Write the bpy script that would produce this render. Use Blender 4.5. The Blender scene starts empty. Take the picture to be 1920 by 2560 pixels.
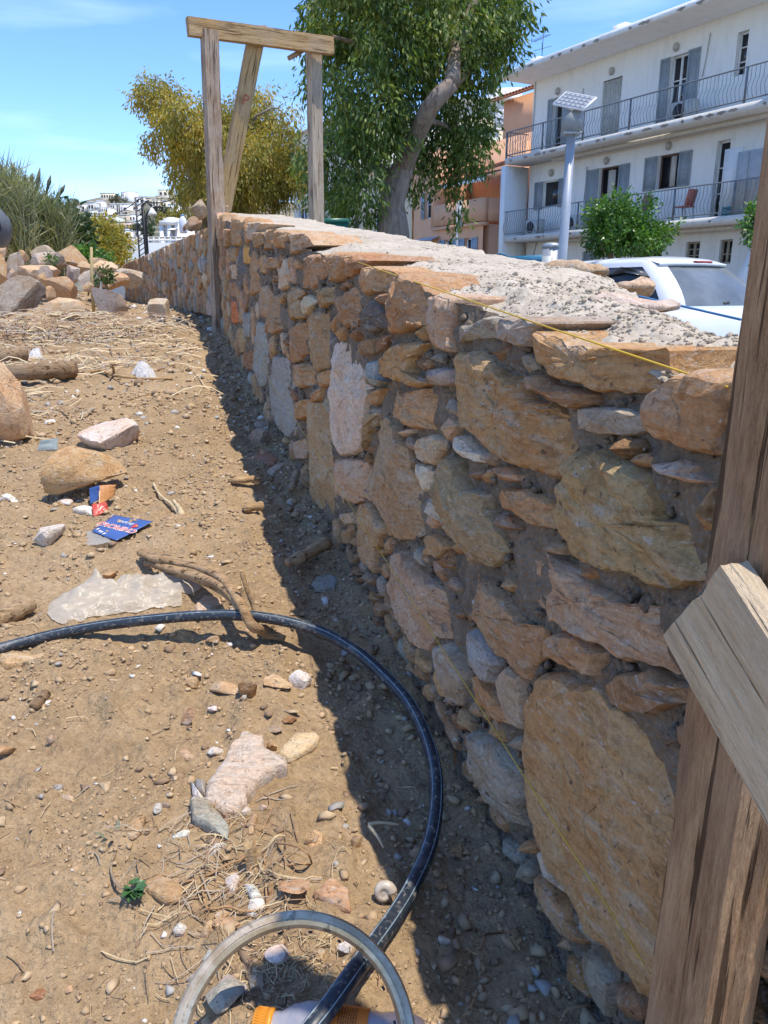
import bpy, math, random
import numpy as np
from mathutils import Vector, Matrix, Quaternion
R = math.radians
random.seed(11)
rng = np.random.default_rng(11)
SC = bpy.context.scene
COL = SC.collection

# ---------------------------------------------------------------- camera, sky, sun, exposure
PITCH, FPX, CAMZ = R(16.0), 1923.4, 1.0
cam = bpy.data.cameras.new('camera')
cam_o = bpy.data.objects.new('camera', cam); COL.objects.link(cam_o)
cam_o.location = (0, 0, CAMZ); cam_o.rotation_euler = (R(90) - PITCH, 0, 0)
cam.sensor_fit = 'VERTICAL'; cam.sensor_height = 36.0; cam.lens = 36.0 * FPX / 2560.0
cam.clip_start = 0.05; cam.clip_end = 3000
SC.camera = cam_o

SUN = Vector((0.285, -0.15, 1.0)).normalized()
SUN_EL = math.asin(SUN.z); SUN_AZ = math.atan2(SUN.x, SUN.y)
w = bpy.data.worlds.new('World'); SC.world = w; w.use_nodes = True
nt = w.node_tree; nt.nodes.clear()
out = nt.nodes.new('ShaderNodeOutputWorld'); bg = nt.nodes.new('ShaderNodeBackground')
sky = nt.nodes.new('ShaderNodeTexSky'); sky.sky_type = 'NISHITA'; sky.sun_disc = False
sky.sun_elevation = SUN_EL; sky.sun_rotation = SUN_AZ
sky.air_density = 0.75; sky.dust_density = 0.0; sky.ozone_density = 3.0; sky.altitude = 0
hs = nt.nodes.new('ShaderNodeHueSaturation'); hs.inputs['Saturation'].default_value = 1.16; hs.inputs['Value'].default_value = 1.0; hs.inputs['Hue'].default_value = 0.505
# thin high cloud, low in the sky
tc = nt.nodes.new('ShaderNodeTexCoord'); mp = nt.nodes.new('ShaderNodeMapping')
mp.inputs['Scale'].default_value = (1.5, 1.5, 9.0); mp.inputs['Rotation'].default_value = (0.08, 0.10, 0)
ns = nt.nodes.new('ShaderNodeTexNoise'); ns.inputs['Scale'].default_value = 2.2; ns.inputs['Detail'].default_value = 5
cr = nt.nodes.new('ShaderNodeValToRGB'); cr.color_ramp.elements[0].position = 0.50; cr.color_ramp.elements[1].position = 0.85
cr.color_ramp.elements[1].color = (0.26, 0.26, 0.26, 1)
mx = nt.nodes.new('ShaderNodeMixRGB'); mx.inputs['Color2'].default_value = (6.0, 7.0, 8.6, 1)
L = nt.links.new
L(tc.outputs['Generated'], mp.inputs['Vector']); L(mp.outputs['Vector'], ns.inputs['Vector'])
L(ns.outputs['Fac'], cr.inputs['Fac']); L(sky.outputs['Color'], hs.inputs['Color'])
L(hs.outputs['Color'], mx.inputs['Color1']); L(cr.outputs['Color'], mx.inputs['Fac'])
L(mx.outputs['Color'], bg.inputs['Color']); L(bg.outputs['Background'], out.inputs['Surface'])
bg.inputs['Strength'].default_value = 0.15
sl = bpy.data.lights.new('sun', 'SUN'); sl.energy = 2.5; sl.angle = R(0.53); sl.color = (1.0, 0.93, 0.82)
so = bpy.data.objects.new('sun', sl); COL.objects.link(so)
so.rotation_mode = 'QUATERNION'; so.rotation_quaternion = SUN.to_track_quat('Z', 'Y'); so.location = (5, -5, 30)
SC.view_settings.view_transform = 'Standard'; SC.view_settings.look = 'None'
SC.view_settings.exposure = 1.12; SC.view_settings.gamma = 1.0; SC.view_settings.use_curve_mapping = False
SC.render.engine = 'CYCLES'
SC.cycles.max_bounces = 8; SC.cycles.diffuse_bounces = 4; SC.cycles.transparent_max_bounces = 12

# ---------------------------------------------------------------- geometry of the place
CP, SP = math.cos(PITCH), math.sin(PITCH)
CAM = np.array([0, 0, CAMZ])
def ray(u, v):                                    # photograph pixel (1920 x 2560) -> direction
    xc, yc = (u - 960) / FPX, (1280 - v) / FPX
    return np.array([xc, CP + yc * SP, -SP + yc * CP])
def at_y(u, v, y):
    d = ray(u, v); return CAM + d * (y / d[1])
WO = np.array([0.4675, 0.132]); WD = np.array([-0.272, 0.962]); WD = WD / np.linalg.norm(WD); WI = np.array([WD[1], -WD[0]])
SLOPE = 0.109
def sw(x, y):                                     # along the wall, left of its face
    dx, dy = np.asarray(x) - WO[0], np.asarray(y) - WO[1]
    return dx * WD[0] + dy * WD[1], -(dx * WI[0] + dy * WI[1])
def smooth(a, b, x):
    t = np.clip((np.asarray(x, float) - a) / (b - a), 0, 1); return t * t * (3 - 2 * t)
def gz(x, y):                                     # the bare lie of the land
    s, wl = sw(x, y)
    z = SLOPE * np.minimum(s, 6.5) + np.where(s > 6.5, 0.11 * (1 - np.exp(-(s - 6.5) / 1.0)), 0)
    z = z + 0.18 * smooth(0.9, 1.8, wl) * smooth(7.2, 8.6, s)
    z = z + 0.25 * smooth(2.6, 4.2, wl) * smooth(6.5, 9.0, s)
    z = z - (z + 0.12) * smooth(0.72, 1.05, -wl)   # falls to the street behind the wall
    z = z * (1 - smooth(17, 26, s)) - 0.12 * smooth(17, 26, s)
    return z
def on_ground(u, v, lift=0.0):
    d = ray(u, v); t = 1.2
    for _ in range(60):
        p = CAM + d * t
        f = p[2] - (gz(p[0], p[1]) + lift)
        t = max(0.2, t + 0.6 * f / (abs(d[2]) + SLOPE * 0.9))
    return CAM + d * t
def on_wall(u, v, q=0.0):                         # (s, z) where the pixel meets the wall's face
    d = ray(u, v); k = (np.dot(WO, WI) + q) / np.dot(d[:2], WI)
    p = CAM + d * k
    return np.dot(p[:2] - WO, WD), p[2]

# ---------------------------------------------------------------- noise
_perm = np.arange(256); np.random.default_rng(3).shuffle(_perm); _perm = np.concatenate([_perm, _perm, _perm])
_g = np.random.default_rng(4).normal(size=(256, 3)); _g /= np.linalg.norm(_g, axis=1)[:, None]
def pn(x, y, z=0.0):
    x, y, z = np.broadcast_arrays(np.asarray(x, float), np.asarray(y, float), np.asarray(z, float))
    xi, yi, zi = np.floor(x).astype(int), np.floor(y).astype(int), np.floor(z).astype(int)
    xf, yf, zf = x - xi, y - yi, z - zi
    fu, fv, fw = [t * t * t * (t * (t * 6 - 15) + 10) for t in (xf, yf, zf)]
    r = 0
    for a in (0, 1):
        for b in (0, 1):
            for c in (0, 1):
                h = _perm[_perm[_perm[(xi + a) & 255] + ((yi + b) & 255)] + ((zi + c) & 255)]
                g = _g[h]
                r = r + (g[..., 0] * (xf - a) + g[..., 1] * (yf - b) + g[..., 2] * (zf - c)) * \
                    (fu if a else 1 - fu) * (fv if b else 1 - fv) * (fw if c else 1 - fw)
    return r
def fbm(x, y, z=0.0, o=4, lac=2.03, gain=0.5):
    r, a, f = 0, 1.0, 1.0
    for i in range(o):
        r = r + a * pn(np.asarray(x) * f + i * 17.3, np.asarray(y) * f + i * 5.1, np.asarray(z) * f); a *= gain; f *= lac
    return r

# ---------------------------------------------------------------- mesh helpers
def mesh_np(name, V, faces, mats=(), mat_idx=None, smooth_shade=False):
    """faces: list of int arrays (n,3) / (n,4), or lists of polygons"""
    me = bpy.data.meshes.new(name)
    V = np.asarray(V, np.float32)
    me.vertices.add(len(V)); me.vertices.foreach_set('co', V.ravel())
    idx, cnt = [], []
    for f in faces:
        if isinstance(f, np.ndarray):
            idx.append(f.ravel()); cnt.append(np.full(len(f), f.shape[1]))
        else:
            for p in f: idx.append(np.array(p)); cnt.append(np.array([len(p)]))
    idx = np.concatenate(idx).astype(np.int32); cnt = np.concatenate(cnt).astype(np.int32)
    st = np.concatenate([[0], np.cumsum(cnt)[:-1]]).astype(np.int32)
    me.loops.add(len(idx)); me.loops.foreach_set('vertex_index', idx)
    me.polygons.add(len(cnt)); me.polygons.foreach_set('loop_start', st); me.polygons.foreach_set('loop_total', cnt)
    for m in mats: me.materials.append(m)
    if mat_idx is not None: me.polygons.foreach_set('material_index', np.asarray(mat_idx, np.int32))
    if smooth_shade: me.polygons.foreach_set('use_smooth', np.ones(len(cnt), bool))
    me.update(calc_edges=True); me.validate()
    return me
def obj(name, me, parent=None, loc=None, rot=None, color=None):
    o = bpy.data.objects.new(name, me); COL.objects.link(o)
    if parent is not None: o.parent = parent
    if loc is not None: o.location = [float(c) for c in loc]
    if rot is not None:
        if isinstance(rot, Matrix): o.rotation_euler = rot.to_euler()
        else: o.rotation_euler = rot
    if color is not None: o.color = (*color, 1)
    return o
def tag(o, label=None, cat=None, group=None, kind=None):
    if label: o['label'] = label
    if cat: o['category'] = cat
    if group: o['group'] = group
    if kind: o['kind'] = kind
    return o
def thing(name, label, cat, loc=(0, 0, 0), rz=0.0, group=None):
    o = bpy.data.objects.new(name, None); COL.objects.link(o); o.empty_display_size = 0.1
    o.location = [float(c) for c in loc]; o.rotation_euler = (0, 0, rz); o['kind'] = 'thing'
    return tag(o, label, cat, group)
class MB:                                          # collects shapes for ONE mesh object
    def __init__(s): s.V = []; s.F = []; s.M = []; s.n = 0; s.mi = 0
    def add(s, V, faces):
        V = np.asarray(V, float); s.V.append(V)
        for f in faces:
            s.F.append([int(i) + s.n for i in f]); s.M.append(s.mi)
        s.n += len(V); return s
    def box(s, c, size, rot=None, taper=1.0):
        x, y, z = [k / 2 for k in size]
        V = np.array([(-x, -y, -z), (x, -y, -z), (x, y, -z), (-x, y, -z), (-x * taper, -y * taper, z), (x * taper, -y * taper, z), (x * taper, y * taper, z), (-x * taper, y * taper, z)])
        if rot is not None: V = V @ np.array(rot.to_3x3()).T
        return s.add(V + np.array(c), [(0, 3, 2, 1), (4, 5, 6, 7), (0, 1, 5, 4), (1, 2, 6, 5), (2, 3, 7, 6), (3, 0, 4, 7)])
    def tube(s, pts, rad, n=8, cap=True):
        V, F = tube_np(pts, rad, n, cap); return s.add(V, F)
    def prism(s, poly, z0, z1):                     # poly in xy
        n = len(poly); V = [(p[0], p[1], z0) for p in poly] + [(p[0], p[1], z1) for p in poly]
        F = [tuple(range(n))[::-1], tuple(range(n, 2 * n))] + [(i, (i + 1) % n, n + (i + 1) % n, n + i) for i in range(n)]
        return s.add(V, F)
    def mesh(s, name, mats, smooth_shade=False):
        mats = mats if isinstance(mats, (list, tuple)) else [mats]
        return mesh_np(name, np.concatenate(s.V), [s.F], mats, s.M, smooth_shade)
    def build(s, name, mats, parent=None, smooth_shade=False, **k):
        return obj(name, s.mesh(name, mats, smooth_shade), parent, **k)
def tube_np(pts, rad, n=8, cap=True):
    P = np.asarray(pts, float); m = len(P)
    rad = np.broadcast_to(np.asarray(rad, float), (m,))
    T = np.gradient(P, axis=0); T /= np.linalg.norm(T, axis=1)[:, None] + 1e-12
    up = np.array([0, 0, 1.0]) if abs(T[0][2]) < 0.9 else np.array([1.0, 0, 0])
    a = np.cross(T[0], up); a /= np.linalg.norm(a)
    V = []
    for i in range(m):
        a = a - T[i] * np.dot(a, T[i]); a /= np.linalg.norm(a); b = np.cross(T[i], a)
        th = np.arange(n) * 2 * math.pi / n
        V.append(P[i] + rad[i] * (np.cos(th)[:, None] * a + np.sin(th)[:, None] * b))
    V = np.concatenate(V); F = []
    for i in range(m - 1):
        for j in range(n):
            F.append((i * n + j, i * n + (j + 1) % n, (i + 1) * n + (j + 1) % n, (i + 1) * n + j))
    if cap: F.append(tuple(range(n))[::-1]); F.append(tuple(range((m - 1) * n, m * n)))
    return V, F
def spline(pts, n=8):                              # Catmull-Rom through the points
    P = np.asarray(pts, float); P = np.vstack([2 * P[0] - P[1], P, 2 * P[-1] - P[-2]]); o = []
    for i in range(1, len(P) - 2):
        for t in np.arange(n) / n:
            a, b, c, d = P[i - 1:i + 3]
            o.append(0.5 * (2 * b + (c - a) * t + (2 * a - 5 * b + 4 * c - d) * t * t + (3 * b - a - 3 * c + d) * t ** 3))
    o.append(P[-2]); return np.array(o)
def ico(sub):
    import bmesh
    bm = bmesh.new(); bmesh.ops.create_icosphere(bm, subdivisions=sub, radius=1)
    V = np.array([v.co[:] for v in bm.verts]); F = np.array([[v.index for v in f.verts] for f in bm.faces]); bm.free(); return V, F
ICO = {k: ico(k) for k in (1, 2, 3, 4)}

# ---------------------------------------------------------------- materials
class NT:
    def __init__(s, name):
        s.m = bpy.data.materials.new(name); s.m.use_nodes = True; s.t = s.m.node_tree
        s.b = s.t.nodes['Principled BSDF']; s.o = s.t.nodes['Material Output']
    def n(s, typ, **k):
        nd = s.t.nodes.new(typ)
        for a, b in k.items():
            if a in nd.inputs: s.set(nd.inputs[a], b)
            else: setattr(nd, a, b)
        return nd
    def set(s, inp, v):
        if isinstance(v, bpy.types.NodeSocket): s.t.links.new(v, inp)
        elif isinstance(v, (tuple, list)) and len(v) == 3 and inp.type == 'RGBA': inp.default_value = (*v, 1)
        else: inp.default_value = v
    def coord(s, which='Object', scale=(1, 1, 1), rot=(0, 0, 0), off=None):
        c = s.n('ShaderNodeTexCoord').outputs[which]
        if off is not None: c = s.vadd(c, off)
        m = s.n('ShaderNodeMapping'); s.set(m.inputs['Vector'], c); m.inputs['Scale'].default_value = scale; m.inputs['Rotation'].default_value = rot
        return m.outputs[0]
    def vadd(s, a, b):
        nd = s.t.nodes.new('ShaderNodeVectorMath'); nd.operation = 'ADD'; s.set(nd.inputs[0], a); s.set(nd.inputs[1], b); return nd.outputs[0]
    def rnd_off(s):                                 # a different patch of pattern for every object
        oi = s.n('ShaderNodeObjectInfo'); nd = s.t.nodes.new('ShaderNodeVectorMath'); nd.operation = 'SCALE'
        cb = s.n('ShaderNodeCombineXYZ', X=oi.outputs['Random'], Y=oi.outputs['Random'], Z=oi.outputs['Random'])
        s.set(nd.inputs[0], cb.outputs[0]); nd.inputs['Scale'].default_value = 53.0; return nd.outputs[0]
    def noise(s, vec, scale, detail=4, rough=0.55, dist=0.0):
        nd = s.n('ShaderNodeTexNoise'); s.set(nd.inputs['Vector'], vec); nd.inputs['Scale'].default_value = scale
        nd.inputs['Detail'].default_value = detail; nd.inputs['Roughness'].default_value = rough; nd.inputs['Distortion'].default_value = dist
        return nd.outputs['Fac']
    def vor(s, vec, scale, feature='F1', out='Distance'):
        nd = s.n('ShaderNodeTexVoronoi', feature=feature); s.set(nd.inputs['Vector'], vec); nd.inputs['Scale'].default_value = scale; return nd.outputs[out]
    def ramp(s, fac, stops):
        nd = s.n('ShaderNodeValToRGB'); s.set(nd.inputs['Fac'], fac); e = nd.color_ramp.elements
        while len(e) < len(stops): e.new(0.5)
        for el, (p, c) in zip(e, stops):
            el.position = p; el.color = (*c, 1) if isinstance(c, tuple) else (c, c, c, 1)
        return nd.outputs['Color']
    def mix(s, fac, a, b, mode='MIX'):
        nd = s.n('ShaderNodeMixRGB', blend_type=mode); s.set(nd.inputs['Fac'], fac); s.set(nd.inputs['Color1'], a); s.set(nd.inputs['Color2'], b); return nd.outputs[0]
    def math(s, op, a, b=0.0, c=None):
        nd = s.n('ShaderNodeMath', operation=op); s.set(nd.inputs[0], a); s.set(nd.inputs[1], b)
        if c is not None: s.set(nd.inputs[2], c)
        return nd.outputs[0]
    def bump(s, h, dist=0.01, strength=1.0, normal=None):
        nd = s.n('ShaderNodeBump'); s.set(nd.inputs['Height'], h); nd.inputs['Distance'].default_value = dist; nd.inputs['Strength'].default_value = strength
        if normal is not None: s.set(nd.inputs['Normal'], normal)
        return nd.outputs[0]
    def fin(s, col=None, rough=None, normal=None, **k):
        if col is not None: s.set(s.b.inputs['Base Color'], col)
        if rough is not None: s.set(s.b.inputs['Roughness'], rough)
        if normal is not None: s.set(s.b.inputs['Normal'], normal)
        for a, b in k.items(): s.set(s.b.inputs[a.replace('_', ' ')], b)
        return s.m
_pc = {}
def pbr(name, col, rough=0.6, metal=0.0, var=0.15, scale=6.0, spec=0.5, bump=0.0, **k):
    """plain paint / plastic / metal with a little wear"""
    if name in _pc: return _pc[name]
    t = NT(name); c = t.coord()
    f = t.noise(c, scale, 6, 0.6)
    cc = t.ramp(f, [(0.3, tuple(x * (1 - var) for x in col)), (0.7, tuple(min(1, x * (1 + var)) for x in col))])
    nrm = t.bump(t.noise(c, scale * 6, 4), bump) if bump else None
    t.b.inputs['Specular IOR Level'].default_value = spec
    _pc[name] = t.fin(cc, rough, nrm, Metallic=metal, **k); return _pc[name]
def m_stone():
    t = NT('stone'); off = t.rnd_off(); oi = t.n('ShaderNodeObjectInfo')
    c = t.coord(off=off, scale=(1, 1, 1)); cs = t.coord(off=off, scale=(1.0, 3.2, 1.6), rot=(0, 0, 0.5))
    big = t.noise(c, 7, 5, 0.6, 0.6); mid = t.noise(cs, 24, 8, 0.68, 1.2); fine = t.noise(c, 160, 3, 0.6)
    base = oi.outputs['Color']
    rust = t.mix(1.0, base, (0.92, 0.66, 0.44), 'MULTIPLY'); pale = t.mix(0.40, base, (0.56, 0.50, 0.43))
    x = t.mix(t.ramp(big, [(0.42, 0.0), (0.60, 0.55)]), base, rust)
    x = t.mix(t.ramp(t.noise(cs, 12, 6, 0.7, 0.8), [(0.52, 0.0), (0.62, 0.8)]), x, pale)
    x = t.mix(t.ramp(mid, [(0.32, 0.6), (0.44, 0.0)]), x, t.mix(1.0, base, (0.42, 0.33, 0.26), 'MULTIPLY'))
    x = t.mix(t.ramp(t.noise(c, 55, 5, 0.7), [(0.33, 0.4), (0.45, 0.0)]), x, t.mix(1.0, base, (0.45, 0.37, 0.30), 'MULTIPLY'))
    x = t.mix(t.ramp(t.noise(t.coord(off=off, scale=(1.3, 2.6, 1.0), rot=(0, 0, 0.9)), 11, 9, 0.74, 0.9), [(0.555, 0.0), (0.60, 0.6)]), x, t.mix(1.0, base, (0.64, 0.51, 0.40), 'MULTIPLY'))
    wh = t.ramp(t.noise(cs, 30, 9, 0.78, 1.5), [(0.57, 0.0), (0.65, 0.8)])
    x = t.mix(wh, x, (0.66, 0.62, 0.57))
    x = t.mix(0.5, x, t.ramp(fine, [(0.3, 0.5), (0.58, 1.0)]), 'MULTIPLY')
    x = t.mix(t.ramp(t.noise(c, 75, 2), [(0.66, 0.0), (0.72, 0.7)]), x, (0.10, 0.065, 0.045))
    h = t.math('ADD', t.math('MULTIPLY', mid, 1.0), t.math('MULTIPLY', t.noise(c, 90, 6, 0.7), 0.45))
    n1 = t.bump(h, 0.009, 0.9); n2 = t.bump(fine, 0.002, 0.6, n1)
    return t.fin(x, 0.88, n2, Specular_IOR_Level=0.25)
def m_mortar(name, lo, hi, sc=1.0, white=0.25, pit=0.5, bd=0.018):
    t = NT(name); c = t.coord('Object')
    a = t.noise(c, 9 * sc, 6, 0.65); b = t.noise(c, 60 * sc, 6, 0.72); v = t.vor(c, 95 * sc); v2 = t.vor(c, 210 * sc)
    x = t.ramp(t.math('ADD', t.math('MULTIPLY', a, 0.6), t.math('MULTIPLY', b, 0.4)), [(0.33, lo), (0.66, hi)])
    x = t.mix(t.ramp(t.noise(c, 130, 3), [(0.60, 0.0), (0.66, white)]), x, (0.62, 0.59, 0.54))
    x = t.mix(t.ramp(v2, [(0.0, pit), (0.2, 0.0)]), x, tuple(k * 0.45 for k in lo))
    h = t.math('ADD', b, t.math('MULTIPLY', v, -0.8))
    return t.fin(x, 0.95, t.bump(h, bd, 1.0), Specular_IOR_Level=0.15)
def m_soil():
    t = NT('soil'); c = t.coord('Object')
    a = t.noise(c, 1.3, 5, 0.6); b = t.noise(c, 11, 6, 0.65); f = t.noise(c, 70, 5, 0.7); v = t.vor(c, 85)
    x = t.ramp(t.math('ADD', t.math('MULTIPLY', a, 0.42), t.math('MULTIPLY', b, 0.58)), [(0.30, (0.31, 0.21, 0.115)), (0.52, (0.43, 0.30, 0.17)), (0.72, (0.53, 0.385, 0.235))])
    x = t.mix(0.75, x, t.ramp(f, [(0.28, 0.55), (0.62, 1.0)]), 'MULTIPLY')
    x = t.mix(t.ramp(t.noise(c, 190, 2), [(0.68, 0.0), (0.73, 0.75)]), x, (0.56, 0.47, 0.36))
    x = t.mix(t.ramp(t.noise(c, 120, 2), [(0.30, 0.55), (0.36, 0.0)]), x, (0.13, 0.08, 0.05))
    h = t.math('ADD', t.math('MULTIPLY', f, 1.0), t.math('MULTIPLY', v, -0.6))
    n = t.bump(h, 0.010, 0.9)
    return t.fin(x, 0.97, t.bump(t.noise(c, 330, 3), 0.003, 0.7, n), Specular_IOR_Level=0.1)
def m_wood(name, dark, mid, light, grain=1.0):
    t = NT(name); off = t.rnd_off(); oi = t.n('ShaderNodeObjectInfo')
    c = t.coord(off=off, scale=(1.9, 16.0, 16.0)); c0 = t.coord(off=off)
    a = t.noise(c, 2.2 * grain, 6, 0.6, 0.4); b = t.noise(c, 9 * grain, 5, 0.7, 0.2)
    b2 = t.noise(t.coord(off=off, scale=(4.0, 44.0, 44.0)), 9 * grain, 4, 0.75)
    x = t.ramp(t.math('ADD', t.math('ADD', t.math('MULTIPLY', a, 0.40), t.math('MULTIPLY', b, 0.35)), t.math('MULTIPLY', b2, 0.25)), [(0.36, dark), (0.48, mid), (0.60, light)])
    x = t.mix(t.ramp(t.noise(c0, 6, 4), [(0.40, 0.0), (0.70, 0.45)]), x, (0.40, 0.36, 0.31))
    ck = t.ramp(t.noise(t.coord(off=off, scale=(0.5, 14, 14)), 6.0, 4, 0.6), [(0.36, 1.0), (0.40, 0.0)])
    x = t.mix(t.math('MULTIPLY', ck, 0.8), x, tuple(k * 0.3 for k in dark))
    kn = t.ramp(t.vor(t.coord(off=off, scale=(0.55, 1, 1)), 7.0), [(0.0, 1.0), (0.11, 0.75), (0.20, 0.0)])
    x = t.mix(t.math('MULTIPLY', kn, 0.6), x, tuple(k * 0.45 for k in dark))
    x = t.mix(1.0, x, oi.outputs['Color'], 'MULTIPLY')
    h = t.math('SUBTRACT', t.math('ADD', a, t.math('ADD', b, b2)), t.math('MULTIPLY', ck, 0.9))
    return t.fin(x, 0.85, t.bump(h, 0.006, 0.9), Specular_IOR_Level=0.2)
def m_plaster(name, col, dirt=(0.34, 0.31, 0.27), amt=0.35, scale=0.9):
    t = NT(name); c = t.coord('Object'); cs = t.coord('Object', scale=(1.6, 1.6, 0.35))
    a = t.noise(cs, scale * 2.2, 7, 0.65, 0.3); b = t.noise(c, 14, 5)
    x = t.mix(t.ramp(a, [(0.50, 0.0), (0.74, amt)]), col, dirt)
    x = t.mix(0.2, x, t.ramp(b, [(0.3, 0.75), (0.7, 1.0)]), 'MULTIPLY')
    return t.fin(x, 0.85, t.bump(b, 0.01, 0.3), Specular_IOR_Level=0.2)
def m_leaf(name, cols, trans=0.35, rough=0.5):
    t = NT(name); g = t.n('ShaderNodeNewGeometry')
    x = t.ramp(g.outputs['Random Per Island'], [(i / max(1, len(cols) - 1), c) for i, c in enumerate(cols)]); x = t.mix(0.8, x, t.ramp(t.noise(t.coord('Object'), 1.3, 3), [(0.36, (0.62, 0.70, 0.62)), (0.5, (1.0, 1.0, 1.0)), (0.64, (1.55, 1.38, 1.0))]), 'MULTIPLY')
    tl = t.n('ShaderNodeBsdfTranslucent'); t.set(tl.inputs['Color'], t.mix(1.0, x, (1.2, 1.25, 0.6), 'MULTIPLY'))
    t.set(t.b.inputs['Base Color'], x); t.b.inputs['Roughness'].default_value = rough
    ms = t.n('ShaderNodeMixShader'); ms.inputs[0].default_value = trans
    t.t.links.new(t.b.outputs[0], ms.inputs[1]); t.t.links.new(tl.outputs[0], ms.inputs[2]); t.t.links.new(ms.outputs[0], t.o.inputs['Surface'])
    return t.m
def m_bark(name, a, b):
    t = NT(name); c = t.coord('Object', scale=(3, 3, 0.8))
    f = t.noise(c, 3.0, 7, 0.65, 0.8)
    return t.fin(t.ramp(f, [(0.35, a), (0.65, b)]), 0.9, t.bump(f, 0.05, 0.8))
STONE = m_stone(); SOIL = m_soil()
MORTAR = m_mortar('mortar', (0.19, 0.145, 0.105), (0.39, 0.31, 0.23))
CEMENT = m_mortar('cement', (0.36, 0.295, 0.215), (0.56, 0.485, 0.385), 0.8, 0.5, 0.2, 0.004)
WOOD = m_wood('weathered_wood', (0.13, 0.085, 0.055), (0.29, 0.20, 0.13), (0.43, 0.33, 0.23))
PALEWOOD = m_wood('pale_wood', (0.26, 0.19, 0.13), (0.47, 0.38, 0.27), (0.58, 0.49, 0.37), 0.7)
YELLOWWOOD = m_wood('yellow_wood', (0.30, 0.19, 0.09), (0.46, 0.32, 0.16), (0.55, 0.42, 0.24), 0.6)
TWIG = m_wood('dry_twig', (0.20, 0.125, 0.07), (0.36, 0.25, 0.15), (0.52, 0.40, 0.26), 0.8)
STRAW = pbr('straw', (0.50, 0.39, 0.23), 0.8, var=0.3, scale=20)
WHITE = m_plaster('white_plaster', (0.82, 0.815, 0.79), amt=0.24)
SLAB = m_plaster('stained_concrete', (0.66, 0.64, 0.60), (0.30, 0.26, 0.21), 0.4, 1.8)
ORANGE = m_plaster('orange_plaster', (0.74, 0.43, 0.27), (0.45, 0.25, 0.15), 0.3)
CREAM = m_plaster('cream_plaster', (0.70, 0.60, 0.44), (0.45, 0.38, 0.30), 0.3)
PALE = m_plaster('pale_plaster', (0.66, 0.63, 0.56), (0.45, 0.42, 0.38), 0.3)
GREYBLUE = pbr('grey_blue_paint', (0.30, 0.34, 0.37), 0.55, var=0.12, scale=4)
RAIL = pbr('railing_paint', (0.20, 0.22, 0.24), 0.5, 0.2, var=0.2, scale=5)
DARKGLASS = pbr('window_glass', (0.025, 0.028, 0.032), 0.08, var=0.3, scale=1.5, spec=0.7)
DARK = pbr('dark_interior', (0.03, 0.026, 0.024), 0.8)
WHITEPAINT = pbr('white_paint', (0.78, 0.77, 0.74), 0.5, var=0.06)
BLACKMETAL = pbr('black_metal', (0.03, 0.03, 0.033), 0.5, 0.3)
STEEL = pbr('galvanised_steel', (0.38, 0.405, 0.43), 0.45, 0.35, var=0.12, scale=5)
TILE = pbr('roof_tile', (0.42, 0.17, 0.09), 0.85, var=0.3, scale=7)

# ================================================================ THE SETTING
def spaced(segs):                                  # [(start, end, step), ...] -> increasing positions
    return np.unique(np.round(np.concatenate([np.arange(a, b, st) for a, b, st in segs] + [[segs[-1][1]]]), 4))
def grid_faces(n, m):
    i, j = np.meshgrid(np.arange(n - 1), np.arange(m - 1), indexing='ij'); a = (i * m + j).ravel()
    return np.stack([a, a + m, a + m + 1, a + 1], 1)
def relief(x, y):                                  # small lumps and ruts of the earth, in metres
    s, wl = sw(x, y)
    near = np.exp(-np.maximum(0, s - 4) / 6)
    r = 0.030 * fbm(x * 2.1, y * 2.1, 1.7, 3) + 0.022 * near * fbm(x * 7, y * 7, 5.1, 3) + near * 0.016 * fbm(x * 23, y * 23, 2.0, 3)
    cl = np.maximum(0, fbm(x * 15 + 4, y * 15, 9.0, 2) - 0.12)           # clods
    r = r + 0.05 * cl * near
    r = r + 0.020 * np.exp(-((wl - 0.30) / 0.10) ** 2) * (0.6 + pn(s * 2.0, 3.3)) # the edge of the trench
    r = r - 0.035 * np.exp(-((wl - 0.10) / 0.12) ** 2) * smooth(0.2, 1.0, s)
    return r
def gh(x, y): return gz(x, y) + relief(x, y)
ss = spaced([(-1.4, 0.2, 0.03), (0.2, 3.6, 0.0115), (3.6, 9, 0.03), (9, 20, 0.16), (20, 48, 1.2)])
ws = spaced([(-1.3, -0.5, 0.05), (-0.5, 0.0, 0.03), (0.0, 1.9, 0.0125), (1.9, 5.0, 0.05), (5, 30, 0.8)])
SG, WG = np.meshgrid(ss, ws, indexing='ij')
GX = WO[0] + SG * WD[0] - WG * WI[0]; GY = WO[1] + SG * WD[1] - WG * WI[1]
soil = obj('soil', mesh_np('soil', np.stack([GX.ravel(), GY.ravel(), gh(GX, GY).ravel()], 1), [grid_faces(len(ss), len(ws))], [SOIL], smooth_shade=True))
tag(soil, kind='structure')
STREET_Z = -0.12
ASPHALT = pbr('asphalt', (0.055, 0.054, 0.052), 0.9, var=0.3, scale=3, bump=0.01)
gp = MB()
gp.add([(-1500, -300, -0.35), (1500, -300, -0.35), (1500, 1500, -0.35), (-1500, 1500, -0.35)], [(0, 1, 2, 3)])
tag(gp.build('ground', pbr('dry_earth', (0.24, 0.18, 0.115), 0.95, var=0.3, scale=0.2)), kind='structure')
st = MB(); A = WO + WI * 1.02
q = [A + WD * -6, A + WI * 9 + WD * -6, A + WI * 9 + WD * 70, A + WD * 70]
st.add([(p[0], p[1], STREET_Z) for p in q], [(0, 1, 2, 3)])
tag(st.build('street', ASPHALT), kind='structure')

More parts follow.
